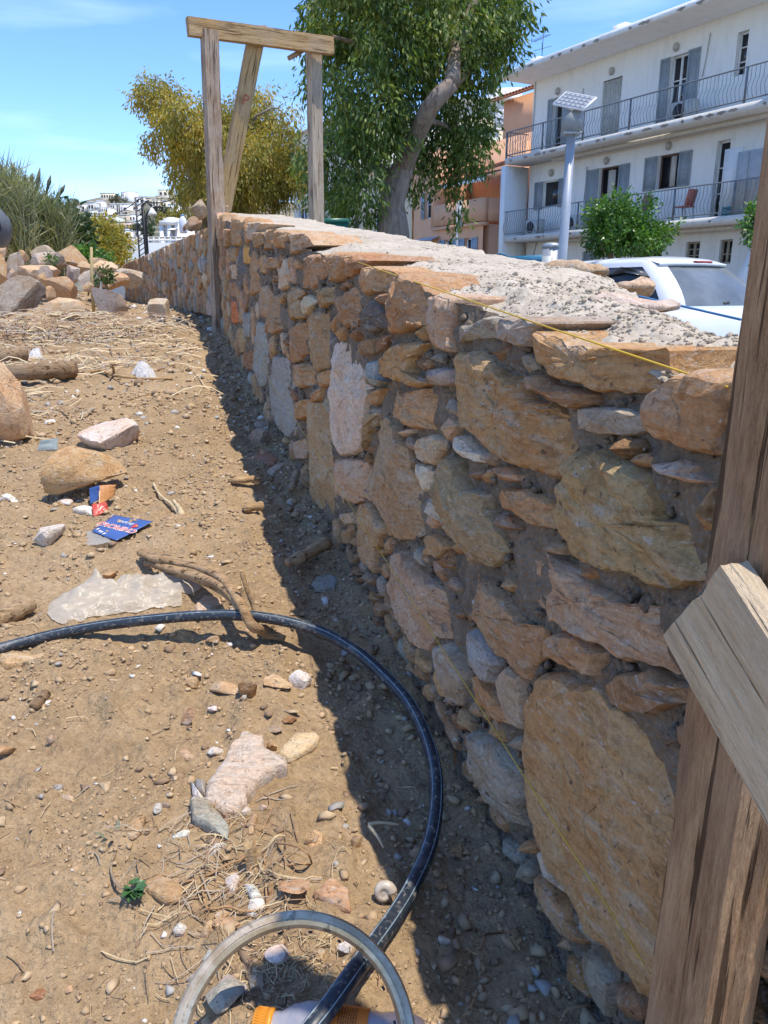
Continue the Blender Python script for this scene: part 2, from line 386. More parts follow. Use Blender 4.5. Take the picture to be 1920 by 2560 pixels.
# far hillside with the town on it
def hz(x, y):
    r = np.where(y < 150, 8.3 * smooth(60, 150, y), 8.3 + (np.minimum(y, 430) - 150) * 0.142)
    r = r + 5.0 * fbm(x * 0.012, y * 0.012, 2.2, 3) * smooth(120, 260, y) - np.maximum(0, y - 430) * 0.12
    return r - 0.35 - 14 * smooth(-0.30, -0.60, x / y) * smooth(150, 400, y)
hx = spaced([(-420, 160, 6)]); hy = spaced([(55, 560, 6)])
HX, HY = np.meshgrid(hx, hy, indexing='ij')
tH = NT('hillside'); cH = tH.coord('Object')
hcol = tH.mix(tH.ramp(tH.noise(cH, 0.09, 6, 0.7), [(0.42, 0.0), (0.60, 1.0)]), (0.27, 0.22, 0.15), (0.075, 0.085, 0.05))
HILLM = tH.fin(hcol, 0.95)
hill = obj('hills', mesh_np('hills', np.stack([HX.ravel(), HY.ravel(), hz(HX, HY).ravel()], 1), [grid_faces(len(hx), len(hy))], [HILLM], smooth_shade=True))
tag(hill, kind='structure')

# ================================================================ THE STONE WALL
class Frame:
    def __init__(s, o, d, z0=0.0, slope=0.0):
        s.o = np.array(o, float); s.d = np.array(d, float) / np.linalg.norm(d); s.i = np.array([s.d[1], -s.d[0]]); s.z0 = z0; s.k = slope
    def P(s, a, q, z):
        a, q, z = np.broadcast_arrays(np.asarray(a, float), np.asarray(q, float), np.asarray(z, float))
        return np.stack([s.o[0] + a * s.d[0] + q * s.i[0], s.o[1] + a * s.d[1] + q * s.i[1], z], -1)
    def mat(s, a, z):                              # local x along, y up, z out of the face
        p = s.P(a, 0, z); return Matrix(((s.d[0], 0, -s.i[0], p[0]), (s.d[1], 0, -s.i[1], p[1]), (0, 1, 0, p[2]), (0, 0, 0, 1)))
NEAR = Frame(WO, WD, 0.0, SLOPE)
FB = WO + WD * 6.72
FAR = Frame(FB, (-0.372, 0.928), 0.0, 0.0)
HTOP = 0.855
COLS = dict(tan=(.40, .285, .18), ochre=(.44, .30, .175), rust=(.39, .255, .155), khaki=(.375, .30, .20), grey=(.34, .325, .30), white=(.60, .56, .52),
            blue=(.33, .37, .40), pink=(.47, .375, .29), brown=(.29, .19, .12), dark=(.15, .15, .155), brick=(.56, .21, .09), yellow=(.58, .39, .13), pale=(.52, .46, .38))
TR = {'4': (500, 500, 2.765), '5': (1000, 600, 1.8033), 'B': (700, 900, 2.765), 'C': (1100, 1200, 2.0232), 'D': (1100, 1800, 2.0232), 's': (0, 0, 1.0),
      'A': (0, 900, 2.074), 'Z': (0, 1600, 2.074), 'Y': (400, 1900, 2.074), 'T': (0, 400, 2.37), 'V': (0, 380, 4.607), 'W': (560, 1000, 4.424), 'U': (0, 680, 3.606)}
def px(reg, pts):
    x0, y0, k = TR[reg]; return [(x0 + p[0] / k, y0 + p[1] / k) for p in pts]
WALL_STONES = [  # (zoom, colour, outline in that zoom)
 ('4','white',[(915,985),(1040,960),(1080,1060),(1145,1130),(1110,1230),(1160,1300),(1140,1450),(1130,1560),(1100,1730),(1020,1770),(960,1770),(915,1640),(905,1540),(895,1300),(915,1150)]),
 ('4','rust',[(608,895),(690,850),(735,835),(742,960),(736,1060),(690,1120),(605,1120),(598,990)]),
 ('4','tan',[(742,790),(840,765),(870,800),(880,1000),(885,1150),(790,1195),(748,1170),(744,1000)]),
 ('4','dark',[(884,890),(915,950),(912,1130),(890,1150)]),
 ('4','tan',[(895,715),(1060,590),(1108,660),(1060,880),(980,885),(940,800)]),
 ('4','dark',[(1195,660),(1288,800),(1285,890),(1070,935),(1064,870),(1112,750)]),
 ('4','rust',[(1310,550),(1360,525),(1480,590),(1530,690),(1540,860),(1450,890),(1340,935),(1300,920),(1290,720)]),
 ('4','tan',[(1070,520),(1120,480),(1240,500),(1288,590),(1260,640),(1170,630),(1110,655),(1075,590)]),
 ('4','rust',[(980,430),(1050,410),(1118,440),(1090,500),(1030,540),(977,540)]),
 ('4','rust',[(852,400),(930,385),(993,400),(965,560),(850,560)]),
 ('4','tan',[(680,420),(760,390),(838,420),(828,530),(790,590),(740,625),(680,590)]),
 ('4','white',[(580,400),(605,500),(600,600),(560,625),(510,600),(540,500)]),
 ('4','pink',[(572,370),(600,245),(680,245),(718,330),(640,370)]),
 ('4','tan',[(770,690),(800,620),(900,592),(965,620),(920,695),(840,740),(780,760)]),
 ('4','tan',[(604,640),(640,592),(718,630),(684,680),(692,720),(718,820),(640,820),(585,855),(565,760)]),
 ('4','tan',[(500,660),(540,650),(568,780),(578,870),(520,922),(450,918),(470,790)]),
 ('4','pale',[(692,745),(740,645),(776,700),(735,805)]),
 ('4','khaki',[(400,645),(450,585),(488,680),(462,815),(404,808)]),
 ('4','tan',[(332,470),(370,335),(398,470),(420,595),(370,655),(322,675)]),
 ('4','dark',[(262,325),(286,315),(296,560),(262,640)]),
 ('4','yellow',[(292,312),(325,322),(328,440),(290,442)]),
 ('4','tan',[(362,245),(410,225),(423,290),(400,332),(367,308)]),
 ('4','tan',[(430,232),(490,215),(498,328),(427,348)]),
 ('4','tan',[(504,224),(578,234),(566,335),(515,330)]),
 ('4','ochre',[(392,405),(430,375),(438,500),(402,508)]),
 ('4','tan',[(446,400),(518,392),(518,468),(462,488)]),
 ('4','brown',[(472,522),(518,512),(528,548),(482,573)]),
 ('4','brick',[(202,700),(258,697),(260,846),(207,856)]),
 ('4','blue',[(302,785),(348,775),(346,955),(302,955)]),
 ('4','blue',[(392,835),(448,872),(468,1058),(472,1195),(420,1305),(363,1180),(372,1000)]),
 ('4','blue',[(502,1085),(568,1082),(616,1150),(636,1400),(636,1560),(608,1655),(542,1570),(484,1450),(492,1200)]),
 ('4','brown',[(314,1045),(366,1035),(356,1175),(304,1148)]),
 ('4','tan',[(272,875),(298,900),(298,1055),(262,1055)]),
 ('4','tan',[(604,1135),(738,1132),(786,1190),(768,1285),(680,1298),(622,1245)]),
 ('4','ochre',[(792,1202),(888,1174),(898,1268),(832,1298)]),
 ('4','ochre',[(772,1332),(838,1294),(828,1386),(772,1405)]),
 ('4','ochre',[(642,1402),(738,1374),(728,1508),(662,1526)]),
 ('4','khaki',[(724,1420),(765,1385),(858,1384),(888,1480),(915,1690),(936,1800),(955,2000),(955,2150),(870,2190),(760,2080),(730,1950),(712,1720),(712,1560)]),
 ('4','grey',[(872,1362),(893,1308),(900,1495),(882,1495)]),
 ('4','pink',[(624,1684),(706,1644),(716,1796),(662,1788)]),
 ('4','brown',[(1078,984),(1178,944),(1186,1068),(1102,1078)]),
 ('4','brown',[(1194,944),(1286,932),(1240,1045),(1194,1068)]),
 ('4','ochre',[(1240,1090),(1330,1005),(1480,975),(1552,985),(1478,1100),(1468,1210),(1555,1270),(1500,1292),(1300,1238),(1242,1208)]),
 ('4','blue',[(1112,1266),(1162,1112),(1230,1104),(1238,1228),(1286,1258),(1220,1282)]),
 ('4','ochre',[(1158,1312),(1256,1294),(1228,1396),(1182,1428)]),
 ('B','ochre',[(680,245),(780,212),(860,232),(1000,192),(1080,202),(1128,290),(1088,488),(1000,490),(890,468),(830,420),(702,368)]),
 ('4','grey',[(1142,1452),(1228,1434),(1236,1488),(1162,1615)]),
 ('5','pink',[(107,272),(170,262),(223,282),(220,390),(222,498),(132,498),(107,380)]),
 ('4','brown',[(1228,655),(1286,645),(1286,728),(1242,738)]),
 ('4','pale',[(194,444),(246,444),(246,538),(194,556)]),
 ('4','tan',[(194,566),(246,564),(236,676),(194,658)]),
 ('4','tan',[(194,334),(246,324),(246,428),(198,418)]),
 ('4','tan',[(200,136),(248,126),(284,200),(266,316),(204,316)]),
 ('4','pale',[(324,174),(366,166),(356,276),(328,278)]),
 ('4','tan',[(168,200),(196,200),(190,326),(168,326)]),
 ('B','khaki',[(664,402),(720,394),(786,470),(798,560),(868,602),(878,760),(956,900),(995,1010),(985,1090),(938,1178),(898,1245),(782,1236),(724,1140),(654,1000),(609,930),(604,720),(624,560)]),
 ('B','khaki',[(564,500),(604,344),(684,354),(636,420),(606,540),(578,636),(558,620)]),
 ('B','pale',[(792,492),(878,478),(876,508),(830,536)]),
 ('B','pink',[(389,684),(518,684),(586,722),(586,900),(538,986),(480,982),(414,928),(389,800)]),
 ('B','pink',[(594,735),(600,900),(618,985),(562,958),(592,900)]),
 ('B','tan',[(494,1014),(588,994),(656,1090),(714,1160),(676,1268),(648,1330),(638,1490),(562,1398),(504,1290),(514,1130)]),
 ('B','pale',[(404,1064),(478,1054),(490,1118),(450,1146)]),
 ('B','pale',[(934,534),(1020,514),(1106,562),(1096,620),(1048,735),(952,708),(894,620)]),
 ('B','white',[(899,714),(1000,746),(1052,764),(1028,908),(960,916),(914,828)]),
 ('B','pink',[(1094,470),(1140,376),(1206,450),(1158,556),(1132,566)]),
 ('B','white',[(1174,516),(1260,536),(1376,662),(1384,716),(1262,676),(1184,600)]),
 ('B','khaki',[(1074,744),(1122,656),(1198,694),(1298,890),(1406,924),(1426,1040),(1496,1200),(1534,1330),(1440,1434),(1342,1396),(1222,1248),(1124,1188),(1094,1020),(1060,860)]),
 ('B','white',[(1004,956),(1058,984),(1106,1136),(1062,1108),(1013,1050)]),
 ('B','tan',[(934,1280),(990,1204),(1098,1234),(1144,1300),(1090,1395),(992,1348)]),
 ('B','brown',[(1104,1390),(1148,1306),(1156,1446),(1104,1446)]),
 ('B','ochre',[(1429,744),(1540,734),(1636,800),(1636,846),(1500,836)]),
 ('C','ochre',[(229,92),(310,39),(440,54),(538,112),(562,258),(480,238),(380,168),(262,120)]),
 ('B','brown',[(1454,1092),(1510,1054),(1578,1084),(1616,1178),(1530,1187),(1474,1150)]),
 ('B','pink',[(749,1350),(840,1314),(1020,1534),(1156,1662),(1176,1800),(1256,1862),(1281,1990),(1281,2124),(1162,1956),(1062,1926),(1030,2024),(972,1986),(854,1828),(769,1698),(740,1580),(762,1480)]),
 ('s','grey',[(1082,1610),(1116,1611),(1136,1640),(1158,1678),(1161,1700),(1151,1770),(1131,1757),(1107,1718),(1087,1660)]),
 ('s','khaki',[(1384,1204),(1434,1125),(1478,1130),(1550,1158),(1610,1190),(1632,1252),(1640,1300),(1727,1320),(1747,1398),(1742,1445),(1688,1474),(1658,1485),(1619,1468),(1565,1446),(1476,1416),(1417,1381),(1388,1338),(1373,1272)]),
 ('C','pink',[(304,402),(324,342),(400,254),(480,334),(560,394),(620,444),(770,564),(900,624),(1060,654),(1180,702),(1116,780),(1212,986),(1080,976),(900,916),(762,846),(640,766),(542,716),(462,636),(354,568),(309,480)]),
 ('C','khaki',[(494,332),(560,300),(611,342),(596,386),(532,378)]),
 ('C','ochre',[(284,520),(310,494),(366,540),(338,576),(288,548)]),
 ('C','tan',[(29,402),(60,394),(160,494),(230,524),(380,674),(398,720),(516,772),(496,900),(458,968),(438,1036),(402,998),(332,918),(242,848),(172,718),(112,638),(83,540)]),
 ('C','tan',[(514,802),(560,769),(690,804),(786,880),(748,1006),(642,966),(514,888)]),
 ('C','brown',[(794,1042),(850,984),(990,974),(1130,1024),(1216,1062),(1206,1138),(1060,1176),(910,1181),(804,1120)]),
 ('s','ochre',[(1313,1716),(1338,1677),(1397,1701),(1466,1727),(1493,1764),(1553,1796),(1592,1840),(1686,1880),(1735,1990),(1720,2580),(1607,2508),(1535,2434),(1497,2366),(1423,2258),(1379,2183),(1345,2114),(1311,2036),(1303,1948),(1301,1889),(1311,1800)]),
 ('C','ochre',[(129,1002),(150,979),(248,1082),(346,1212),(350,1256),(272,1236),(164,1130)]),
 ('C','blue',[(157,744),(200,794),(271,930),(243,1046),(142,928),(139,830)]),
 ('C','pink',[(269,1012),(332,934),(398,1000),(421,1090),(407,1284),(372,1266),(292,1110)]),
 ('D','grey',[(144,54),(280,114),(388,262),(406,556),(302,488),(202,300),(153,180)]),
 ('C','grey',[(334,1330),(360,1294),(406,1312),(400,1386)]),
 ('D','ochre',[(454,782),(520,834),(600,934),(658,1060),(700,1128),(688,1150),(602,1088),(522,950),(463,850)]),
 ('D','white',[(444,672),(490,684),(558,800),(636,908),(602,888),(522,800)]),
 ('D','blue',[(664,964),(720,1004),(776,1110),(768,1150),(712,1118),(672,1030)]),
 ('D','grey',[(699,1180),(720,1154),(856,1330),(848,1440),(828,1538),(762,1440),(704,1310)]),
 ('D','brown',[(864,1332),(960,1364),(1026,1450),(1026,1538),(950,1516),(882,1430)]),
 ('5','ochre',[(240,514),(300,502),(350,504),(420,574),(530,644),(556,700),(690,774),(766,812),(746,960),(688,1076),(562,1046),(442,986),(332,898),(274,830),(239,700)]),
 ('5','brown',[(549,612),(620,609),(750,664),(836,702),(846,738),(770,766),(652,716),(549,668)]),
 ('5','ochre',[(567,534),(580,436),(720,474),(900,514),(1096,534),(1086,600),(1076,686),(1000,706),(852,681),(702,628),(602,578)]),
 ('5','grey',[(769,754),(860,749),(1056,792),(1070,848),(990,891),(862,876),(769,848)]),
 ('5','tan',[(1057,782),(1092,704),(1180,644),(1300,620),(1486,662),(1478,760),(1430,981),(1302,956),(1152,896),(1072,838)]),
 ('5','white',[(1089,1012),(1160,1004),(1240,989),(1306,1022),(1298,1050),(1354,1098),(1290,1106),(1132,1058)]),
 ('5','grey',[(247,392),(395,372),(400,400),(404,440),(330,456),(247,462)]),
 ('5','grey',[(409,402),(432,369),(560,384),(616,402),(577,450),(565,496),(452,466),(409,440)]),
 ('5','tan',[(1334,1230),(1362,1114),(1412,1087),(1430,1262),(1425,1330),(1340,1330)]),
 ('B','grey',[(984,90),(1060,54),(1176,64),(1176,158),(1080,191),(993,150)]),
]
def clean_poly(P):
    P = np.asarray(P, float); a = 0.5 * np.sum(P[:, 0] * np.roll(P[:, 1], -1) - np.roll(P[:, 0], -1) * P[:, 1])
    return P if a > 0 else P[::-1]
def resample(P, step, jit, sd):
    n = len(P); o = []
    for _ in range(1):                              # take the very tips off the corners
        Q = []
        for i in range(n): Q += [P[i] * 0.93 + P[i - 1] * 0.07, P[i] * 0.93 + P[(i + 1) % n] * 0.07]
    Q = np.array(Q); m = len(Q)
    for i in range(m):
        a, b = Q[i], Q[(i + 1) % m]; k = max(1, int(np.linalg.norm(b - a) / step + 0.5))
        for j in range(k): o.append(a + (b - a) * j / k)
    o = np.array(o); d = np.roll(o, -1, 0) - np.roll(o, 1, 0); nrm = np.stack([d[:, 1], -d[:, 0]], 1) / (np.linalg.norm(d, axis=1)[:, None] + 1e-9)
    return o + nrm * jit * (fbm(o[:, 0] * 28, o[:, 1] * 28, sd, 3))[:, None]
def stone_mesh(poly, depth, proud, sd, res=0.012, mat=None, name='stone', rough=1.0):
    """outline on the wall's face -> a dressed-by-nature stone: broken facets in front, tapering back into the wall"""
    rr = random.Random(sd)
    P = clean_poly(poly); size = math.sqrt(abs(0.5 * np.sum(P[:, 0] * np.roll(P[:, 1], -1) - np.roll(P[:, 0], -1) * P[:, 1])))
    res = max(res, size / 22)
    O = resample(P, res, 0.010 * min(1, size / 0.1), sd * 1.7); n = len(O); c = O.mean(0)
    nr = int(min(11, max(4, size * 0.5 / res)))
    k_ = min(0.05, 0.006 / size); fr = [1.0] + list(1 - k_ * np.array([0.8, 2.2])) + list(np.linspace(0.84, 0.12, nr - 2))
    rings, hs = [c + (O - c) * 0.88, c + (O - c) * 0.995], [np.full(n, -depth), np.full(n, -0.45 * depth)]
    for f in fr:
        q = c + (O - c) * f; e = 1 - f
        dd = e * size * 0.55; h = proud * (1 - math.exp(-dd / 0.007)) - 0.006 * math.exp(-dd / 0.003)
        h = np.full(n, h); rings.append(q); hs.append(h)
    Q = np.concatenate(rings + [c[None]]); H = np.concatenate(hs + [[proud]])
    fm = np.arange(len(Q)) >= 2 * n
    cut = np.full(len(Q), 9.0)
    for k in range(rr.randint(4, 7)):               # broken planes
        th = rr.uniform(0, 6.283); g = rr.uniform(0.06, 0.50); off = rr.uniform(0.12, 0.62) * size * g
        cut = np.minimum(cut, proud + off - g * ((Q[:, 0] - c[0]) * math.cos(th) + (Q[:, 1] - c[1]) * math.sin(th)) * 1.0)
    H = np.where(fm, np.maximum(np.minimum(H, cut), -0.5 * depth), H)
    sc = 1.0 / max(size, 0.05)
    bed = fbm(Q[:, 0] * 9 + Q[:, 1] * 4 + sd, Q[:, 1] * 26 - Q[:, 0] * 11, sd, 3)        # bedding of the schist
    lum = fbm(Q[:, 0] * 13 + sd, Q[:, 1] * 13, sd * 0.3, 4)
    H = H + np.where(fm, rough * (0.004 * bed + 0.008 * min(1, size / 0.12) * lum + 0.010 * np.round(3.2 * bed) / 3.2 * min(1, size / 0.15) + 0.004 * np.abs(fbm(Q[:, 0] * 38 + sd, Q[:, 1] * 38, 2.0, 2))), 0)
    F = []
    V = np.stack([Q[:, 0] - c[0], Q[:, 1] - c[1], H], 1); nrings = len(rings)
    a = np.arange(n); b = (a + 1) % n
    quads = np.concatenate([np.stack([r * n + a, r * n + b, (r + 1) * n + b, (r + 1) * n + a], 1) for r in range(nrings - 1)])
    tris = np.stack([(nrings - 1) * n + a, (nrings - 1) * n + b, np.full(n, nrings * n)], 1)
    me = mesh_np(name, V, [quads, tris, [list(range(n))[::-1]]], [mat or STONE], smooth_shade=True)
    me.set_sharp_from_angle(angle=R(26)) if hasattr(me, 'set_sharp_from_angle') else None
    return me, c
def vary(col, a=0.10):
    k = 1.16 + random.uniform(-a, a); return tuple(min(0.88, max(0.02, ch * k * g * (1 + random.uniform(-0.04, 0.04)))) for ch, g in zip(col, (1.10, 0.965, 0.80)))

wall = thing('stone_wall', 'long waist-high wall of rough brown stones with wet-looking mortar joints and a cement top', 'wall', (WO[0], WO[1], 0))
def wall_child(name, me, fr, a, z, root, color=None):
    o = bpy.data.objects.new(name, me); COL.objects.link(o); o.parent = root
    o.matrix_parent_inverse = Matrix.Identity(4)
    o.matrix_local = Matrix.Translation(-root.location) @ fr.mat(a, z)
    if color: o.color = (*color, 1)
    return o
# occupancy of the face, to know where chinks are left
S0, S1, DS = 0.36, 6.75, 0.01
NS, NH = int((S1 - S0) / DS), int(1.02 / DS)
occ = np.zeros((NS, NH), bool)
AA, HH = np.meshgrid(S0 + (np.arange(NS) + 0.5) * DS, -0.10 + (np.arange(NH) + 0.5) * DS, indexing='ij')
def inside(P, X, Y):
    r = np.zeros(X.shape, bool); n = len(P); j = n - 1
    for i in range(n):
        xi, yi, xj, yj = P[i][0], P[i][1], P[j][0], P[j][1]
        r ^= ((yi > Y) != (yj > Y)) & (X < (xj - xi) * (Y - yi) / (yj - yi + 1e-12) + xi); j = i
    return r
polys = []
for reg, ck, pts in WALL_STONES:
    polys.append((ck, np.array([on_wall(u, v, -0.012) for u, v in px(reg, pts)])))
nst = 0
def add_stone(ck, P, fr, root, depth=0.11, proud=0.020, res=0.012, rough=1.0):
    global nst
    nst += 1
    me, c = stone_mesh(P, depth, proud, nst + 3, res, rough=rough)
    return wall_child('stone', me, fr, c[0], c[1], root, vary(COLS[ck]))
for ck, P in polys:
    loc = np.stack([P[:, 0], P[:, 1] - SLOPE * P[:, 0]], 1)
    occ |= inside(loc, AA, HH)
    topstone = loc[:, 1].max() > HTOP - 0.06
    rs = 0.009 if P[:, 0].mean() < 2.4 else 0.016
    P = P.copy()
    if topstone:
        k = P[:, 1] - SLOPE * P[:, 0] > HTOP - 0.03; P[k, 1] += 0.008
    add_stone(ck, P, NEAR, wall, 0.20 if topstone else 0.12, random.uniform(0.012, 0.030), rs)
# chinks: smaller stones wedged between, and the part too oblique to draw stone by stone
def dist_ok(a, h, r):
    i0, i1 = int((a - r - S0) / DS), int((a + r - S0) / DS) + 1; j0, j1 = int((h - r + 0.10) / DS), int((h + r + 0.10) / DS) + 1
    if i0 < 0 or j0 < 0 or i1 > NS or j1 > NH: return False
    sub = occ[i0:i1, j0:j1]; return not np.any(sub & ((AA[i0:i1, j0:j1] - a) ** 2 + (HH[i0:i1, j0:j1] - h) ** 2 < r * r))
rr = random.Random(5)
for r0, tries, smin in ((0.11, 1500, 3.6), (0.08, 2600, 3.2), (0.055, 3600, 2.2), (0.034, 3000, 0.5), (0.024, 5000, 0.45), (0.017, 5000, 0.45)):
    for _ in range(tries):
        a = rr.uniform(smin, S1 - 0.08); h = rr.uniform(0.02, HTOP - 0.03)
        if r0 < 0.04 and a > (3.4 if r0 > 0.03 else 2.2): continue
        if not dist_ok(a, h, r0 * 0.94): continue
        if nst > 290: break
        m = rr.randint(6, 9); t0 = rr.uniform(0, 6.28)
        P = np.array([(r0 * rr.uniform(0.78, 1.06) * math.cos(t0 + 6.283 * k / m), r0 * rr.uniform(0.72, 1.06) * math.sin(t0 + 6.283 * k / m)) for k in range(m)])
        if r0 < 0.04:
            an = rr.uniform(-0.9, 0.3); P = P @ np.diag([rr.uniform(1.2, 1.9), rr.uniform(0.5, 0.8)]) @ np.array([[math.cos(an), math.sin(an)], [-math.sin(an), math.cos(an)]])
        P = P + np.array([a, h])
        occ |= inside(P, AA, HH); P[:, 1] += SLOPE * P[:, 0]
        ck = rr.choice(['tan', 'tan', 'ochre', 'khaki', 'pale', 'brown', 'rust', 'tan', 'grey', 'pink', 'blue'] if r0 > 0.04 else ['brown', 'tan', 'grey', 'ochre', 'brown'])
        add_stone(ck, P, NEAR, wall, 0.10, rr.uniform(0.008, 0.024), 0.014 if a > 2.4 else 0.009)
def wall_mortar(fr, s_list, htop, zfun, thick, root, recess=0.008):
    """core of the wall: rough mortar face between the stones"""
    hs_ = spaced([(-0.30, -0.10, 0.05), (-0.10, htop - 0.012, 0.013)])
    Sg, Hg = np.meshgrid(s_list, hs_, indexing='ij')
    n = fbm(Sg * 16, Hg * 16, 3.0, 4); n2 = np.maximum(0, fbm(Sg * 60, Hg * 60, 7.0, 2))
    q = recess + 0.022 * n - 0.020 * n2 + 0.014 * np.maximum(0, pn(Sg * 9, Hg * 9, 4.4) - 0.15) * 3
    V = fr.P(Sg, q, zfun(Sg) + Hg)
    me = mesh_np('mortar', V.reshape(-1, 3) - np.array(root.location), [grid_faces(len(s_list), len(hs_))], [MORTAR], smooth_shade=True)
    return obj('mortar', me, root)
SL = spaced([(0.40, 2.6, 0.011), (2.6, 6.74, 0.03)])
wall_mortar(NEAR, SL, HTOP, lambda s: SLOPE * s, 0.5, wall)
def q_back(s): return np.interp(s, [.4, .93, 1.25, 1.6, 2.2, 6.7], [.20, .25, .37, .46, .50, .54]) + 0.04 * fbm(s * 3.1, 4.0, 0.0, 3) + 0.02 * pn(s * 14, 2.0)
def top_h(s, q):                                   # height of the cement bed over the ground line
    rough = smooth(1.9, 1.25, s)
    r = HTOP - 0.020 + 0.030 * smooth(0.02, 0.16, q) + 0.012 * fbm(s * 3, q * 5, 1.0, 3)
    r = r + rough * (0.020 * np.maximum(-0.2, fbm(s * 11, q * 11, 3.0, 3)) + 0.010 * np.maximum(0, fbm(s * 42, q * 42, 5.0, 2)) + 0.010 * np.abs(fbm(s * 24, q * 24, 8.0, 2)))
    ridge = np.exp(-((q - 0.40 - 0.05 * pn(s * 2.2, 1.0)) / 0.022) ** 2) * smooth(1.5, 2.0, s) * smooth(4.2, 3.2, s)
    r = r + 0.006 * fbm(s * 20, q * 30, 2.0, 3) - 0.012 * ridge * (0.5 + np.abs(pn(s * 30, q * 30)))
    r = r - 0.035 * smooth(0.55, 1.0, q / q_back(s)) * smooth(1.8, 1.0, s)
    return r + 0.03 * smooth(3.5, 6.5, s) * pn(s * 1.4, 9.9)
SLT = spaced([(0.38, 2.6, 0.0095), (2.6, 6.74, 0.02)])
qq = np.concatenate([np.linspace(0.05, 1, 58), np.full(5, 1.0)]); drop = np.concatenate([np.zeros(58), [0.02, 0.06, 0.2, 0.5, 1.1]])
Sg, Qg = np.meshgrid(SLT, np.arange(len(qq)), indexing='ij')
QQ = qq[Qg] * q_back(Sg) + np.where(drop[Qg] > 0, 0.01 + 0.03 * pn(Sg * 12, drop[Qg] * 9), 0)
ZZ = SLOPE * Sg + top_h(Sg, QQ) - drop[Qg] - 0.05 * np.exp(-(QQ / 0.006)) + 0.0
cap = obj('cement_top', mesh_np('cement_top', NEAR.P(Sg, QQ, ZZ).reshape(-1, 3) - np.array(wall.location), [grid_faces(len(SLT), len(qq))[:, ::-1]], [CEMENT], smooth_shade=True), wall)
print('stones', nst)
def end_cap(fr, s, htop, z0, qb, name='mortar_end'):  # rough end of the wall
    h = spaced([(-0.3, htop - 0.01, 0.02)]); q_ = np.linspace(0.01, qb, 26); Hg, Qg = np.meshgrid(h, q_, indexing='ij')
    V = fr.P(s - 0.03 * np.abs(fbm(Hg * 9, Qg * 9, 6.0, 3)), Qg, z0 + Hg)
    return obj('mortar', mesh_np('mortar', V.reshape(-1, 3) - np.array(wall.location), [grid_faces(len(h), len(q_))], [MORTAR], smooth_shade=True), wall)
end_cap(NEAR, 0.40, HTOP, SLOPE * 0.4, 0.34)
# crumbs of dry cement on the top
def lumps(name, pts, sizes, mats, midx, parent=None, flat=0.75, kind='stuff', sub=1):
    IV, IF = ICO[sub]; nv = len(IV); N = len(pts); base = []
    for k in range(6):
        q_ = IV * (1 + np.clip(0.40 * rng.normal(size=(nv, 1)), -.6, .7)) * np.array([1, rng.uniform(0.65, 1), flat * rng.uniform(0.6, 1.1)]); base.append(q_)
    base = np.array(base); pick = rng.integers(0, 6, N); th = rng.uniform(0, 6.283, N)
    V = base[pick] * np.asarray(sizes)[:, None, None]
    c, s = np.cos(th)[:, None], np.sin(th)[:, None]
    V = np.stack([V[..., 0] * c - V[..., 1] * s, V[..., 0] * s + V[..., 1] * c, V[..., 2]], -1) + np.asarray(pts)[:, None, :]
    F = (IF[None] + (np.arange(N) * nv)[:, None, None]).reshape(-1, 3)
    off = np.array(parent.location) if parent is not None else 0
    o = obj(name, mesh_np(name, V.reshape(-1, 3) - off, [F], mats, np.repeat(midx, len(IF))), parent); o['kind'] = kind
    return o
CRUMB = m_mortar('cement_crumb', (0.40, 0.325, 0.24), (0.60, 0.515, 0.40), 2.0, 0.2, 0.3, 0.004)
n = 9000
cs_ = 0.45 + rng.beta(1.3, 3.0, n) * 3.6; cq = rng.uniform(0.04, 1, n) * q_back(cs_)
dens = fbm(cs_ * 5, cq * 5, 2.5, 3) + 0.40 * smooth(2.1, 1.3, cs_) > rng.normal(0.26, 0.15, n)
cs_, cq = cs_[dens], cq[dens]
csz = np.clip(rng.lognormal(math.log(0.0023), 0.42, len(cs_)), 0.0015, 0.009)
lumps('cement_crumbs', NEAR.P(cs_, cq, SLOPE * cs_ + top_h(cs_, cq) + csz * 0.05), csz, [CRUMB], np.zeros(len(cs_)), wall)
# squeezed-out blobs of mortar along the joints
n = 15000; ms_ = 0.42 + rng.random(n) ** 1.5 * 4.0; mh = rng.uniform(-0.05, HTOP - 0.03, n)
ii, jj = ((ms_ - S0) / DS).astype(int), ((mh + 0.10) / DS).astype(int); free = ~occ[np.clip(ii, 0, NS - 1), np.clip(jj, 0, NH - 1)]
free &= fbm(ms_ * 9, mh * 9, 1.0, 2) > rng.normal(-0.05, 0.2, n); ms_, mh = ms_[free], mh[free]; mz = np.clip(rng.lognormal(math.log(0.0042), 0.5, len(ms_)), 0.002, 0.013)
lumps('mortar_crumbs', NEAR.P(ms_, 0.006 + rng.uniform(-0.006, 0.008, len(ms_)), SLOPE * ms_ + mh), mz, [MORTAR], np.zeros(len(ms_)), wall, 0.9)
# flat stones bedded in the top of the wall at its back edge
for (u, v, wpx, ck, flat) in ((1440, 678, 190, 'pale', .10), (1600, 716, 140, 'pale', .12), (1560, 765, 330, 'white', .05)):
    d_ = ray(u, v); k = 2.0
    for _ in range(50):
        p = CAM + d_ * k; s_, w_ = sw(p[0], p[1]); k += 0.5 * (p[2] - (SLOPE * s_ + HTOP + 0.01)) / 0.13 if False else 0.0
        f = p[2] - (SLOPE * s_ + HTOP - 0.004); k = min(6, max(0.5, k + f * 4.0))
    wd = wpx / FPX * k
    IV, IF = ICO[3]; V = IV * np.array([wd / 2, wd / 3.0, wd * flat]); V = V + 0.012 * fbm(V[:, 0] * 14, V[:, 1] * 14, V[:, 2] * 14 + u, 3)[:, None] * IV * 3
    o = obj('stone', mesh_np('stone', V, [IF], [STONE], smooth_shade=True), wall, p - np.array(wall.location), (0, 0, R(105)), vary(COLS[ck]))

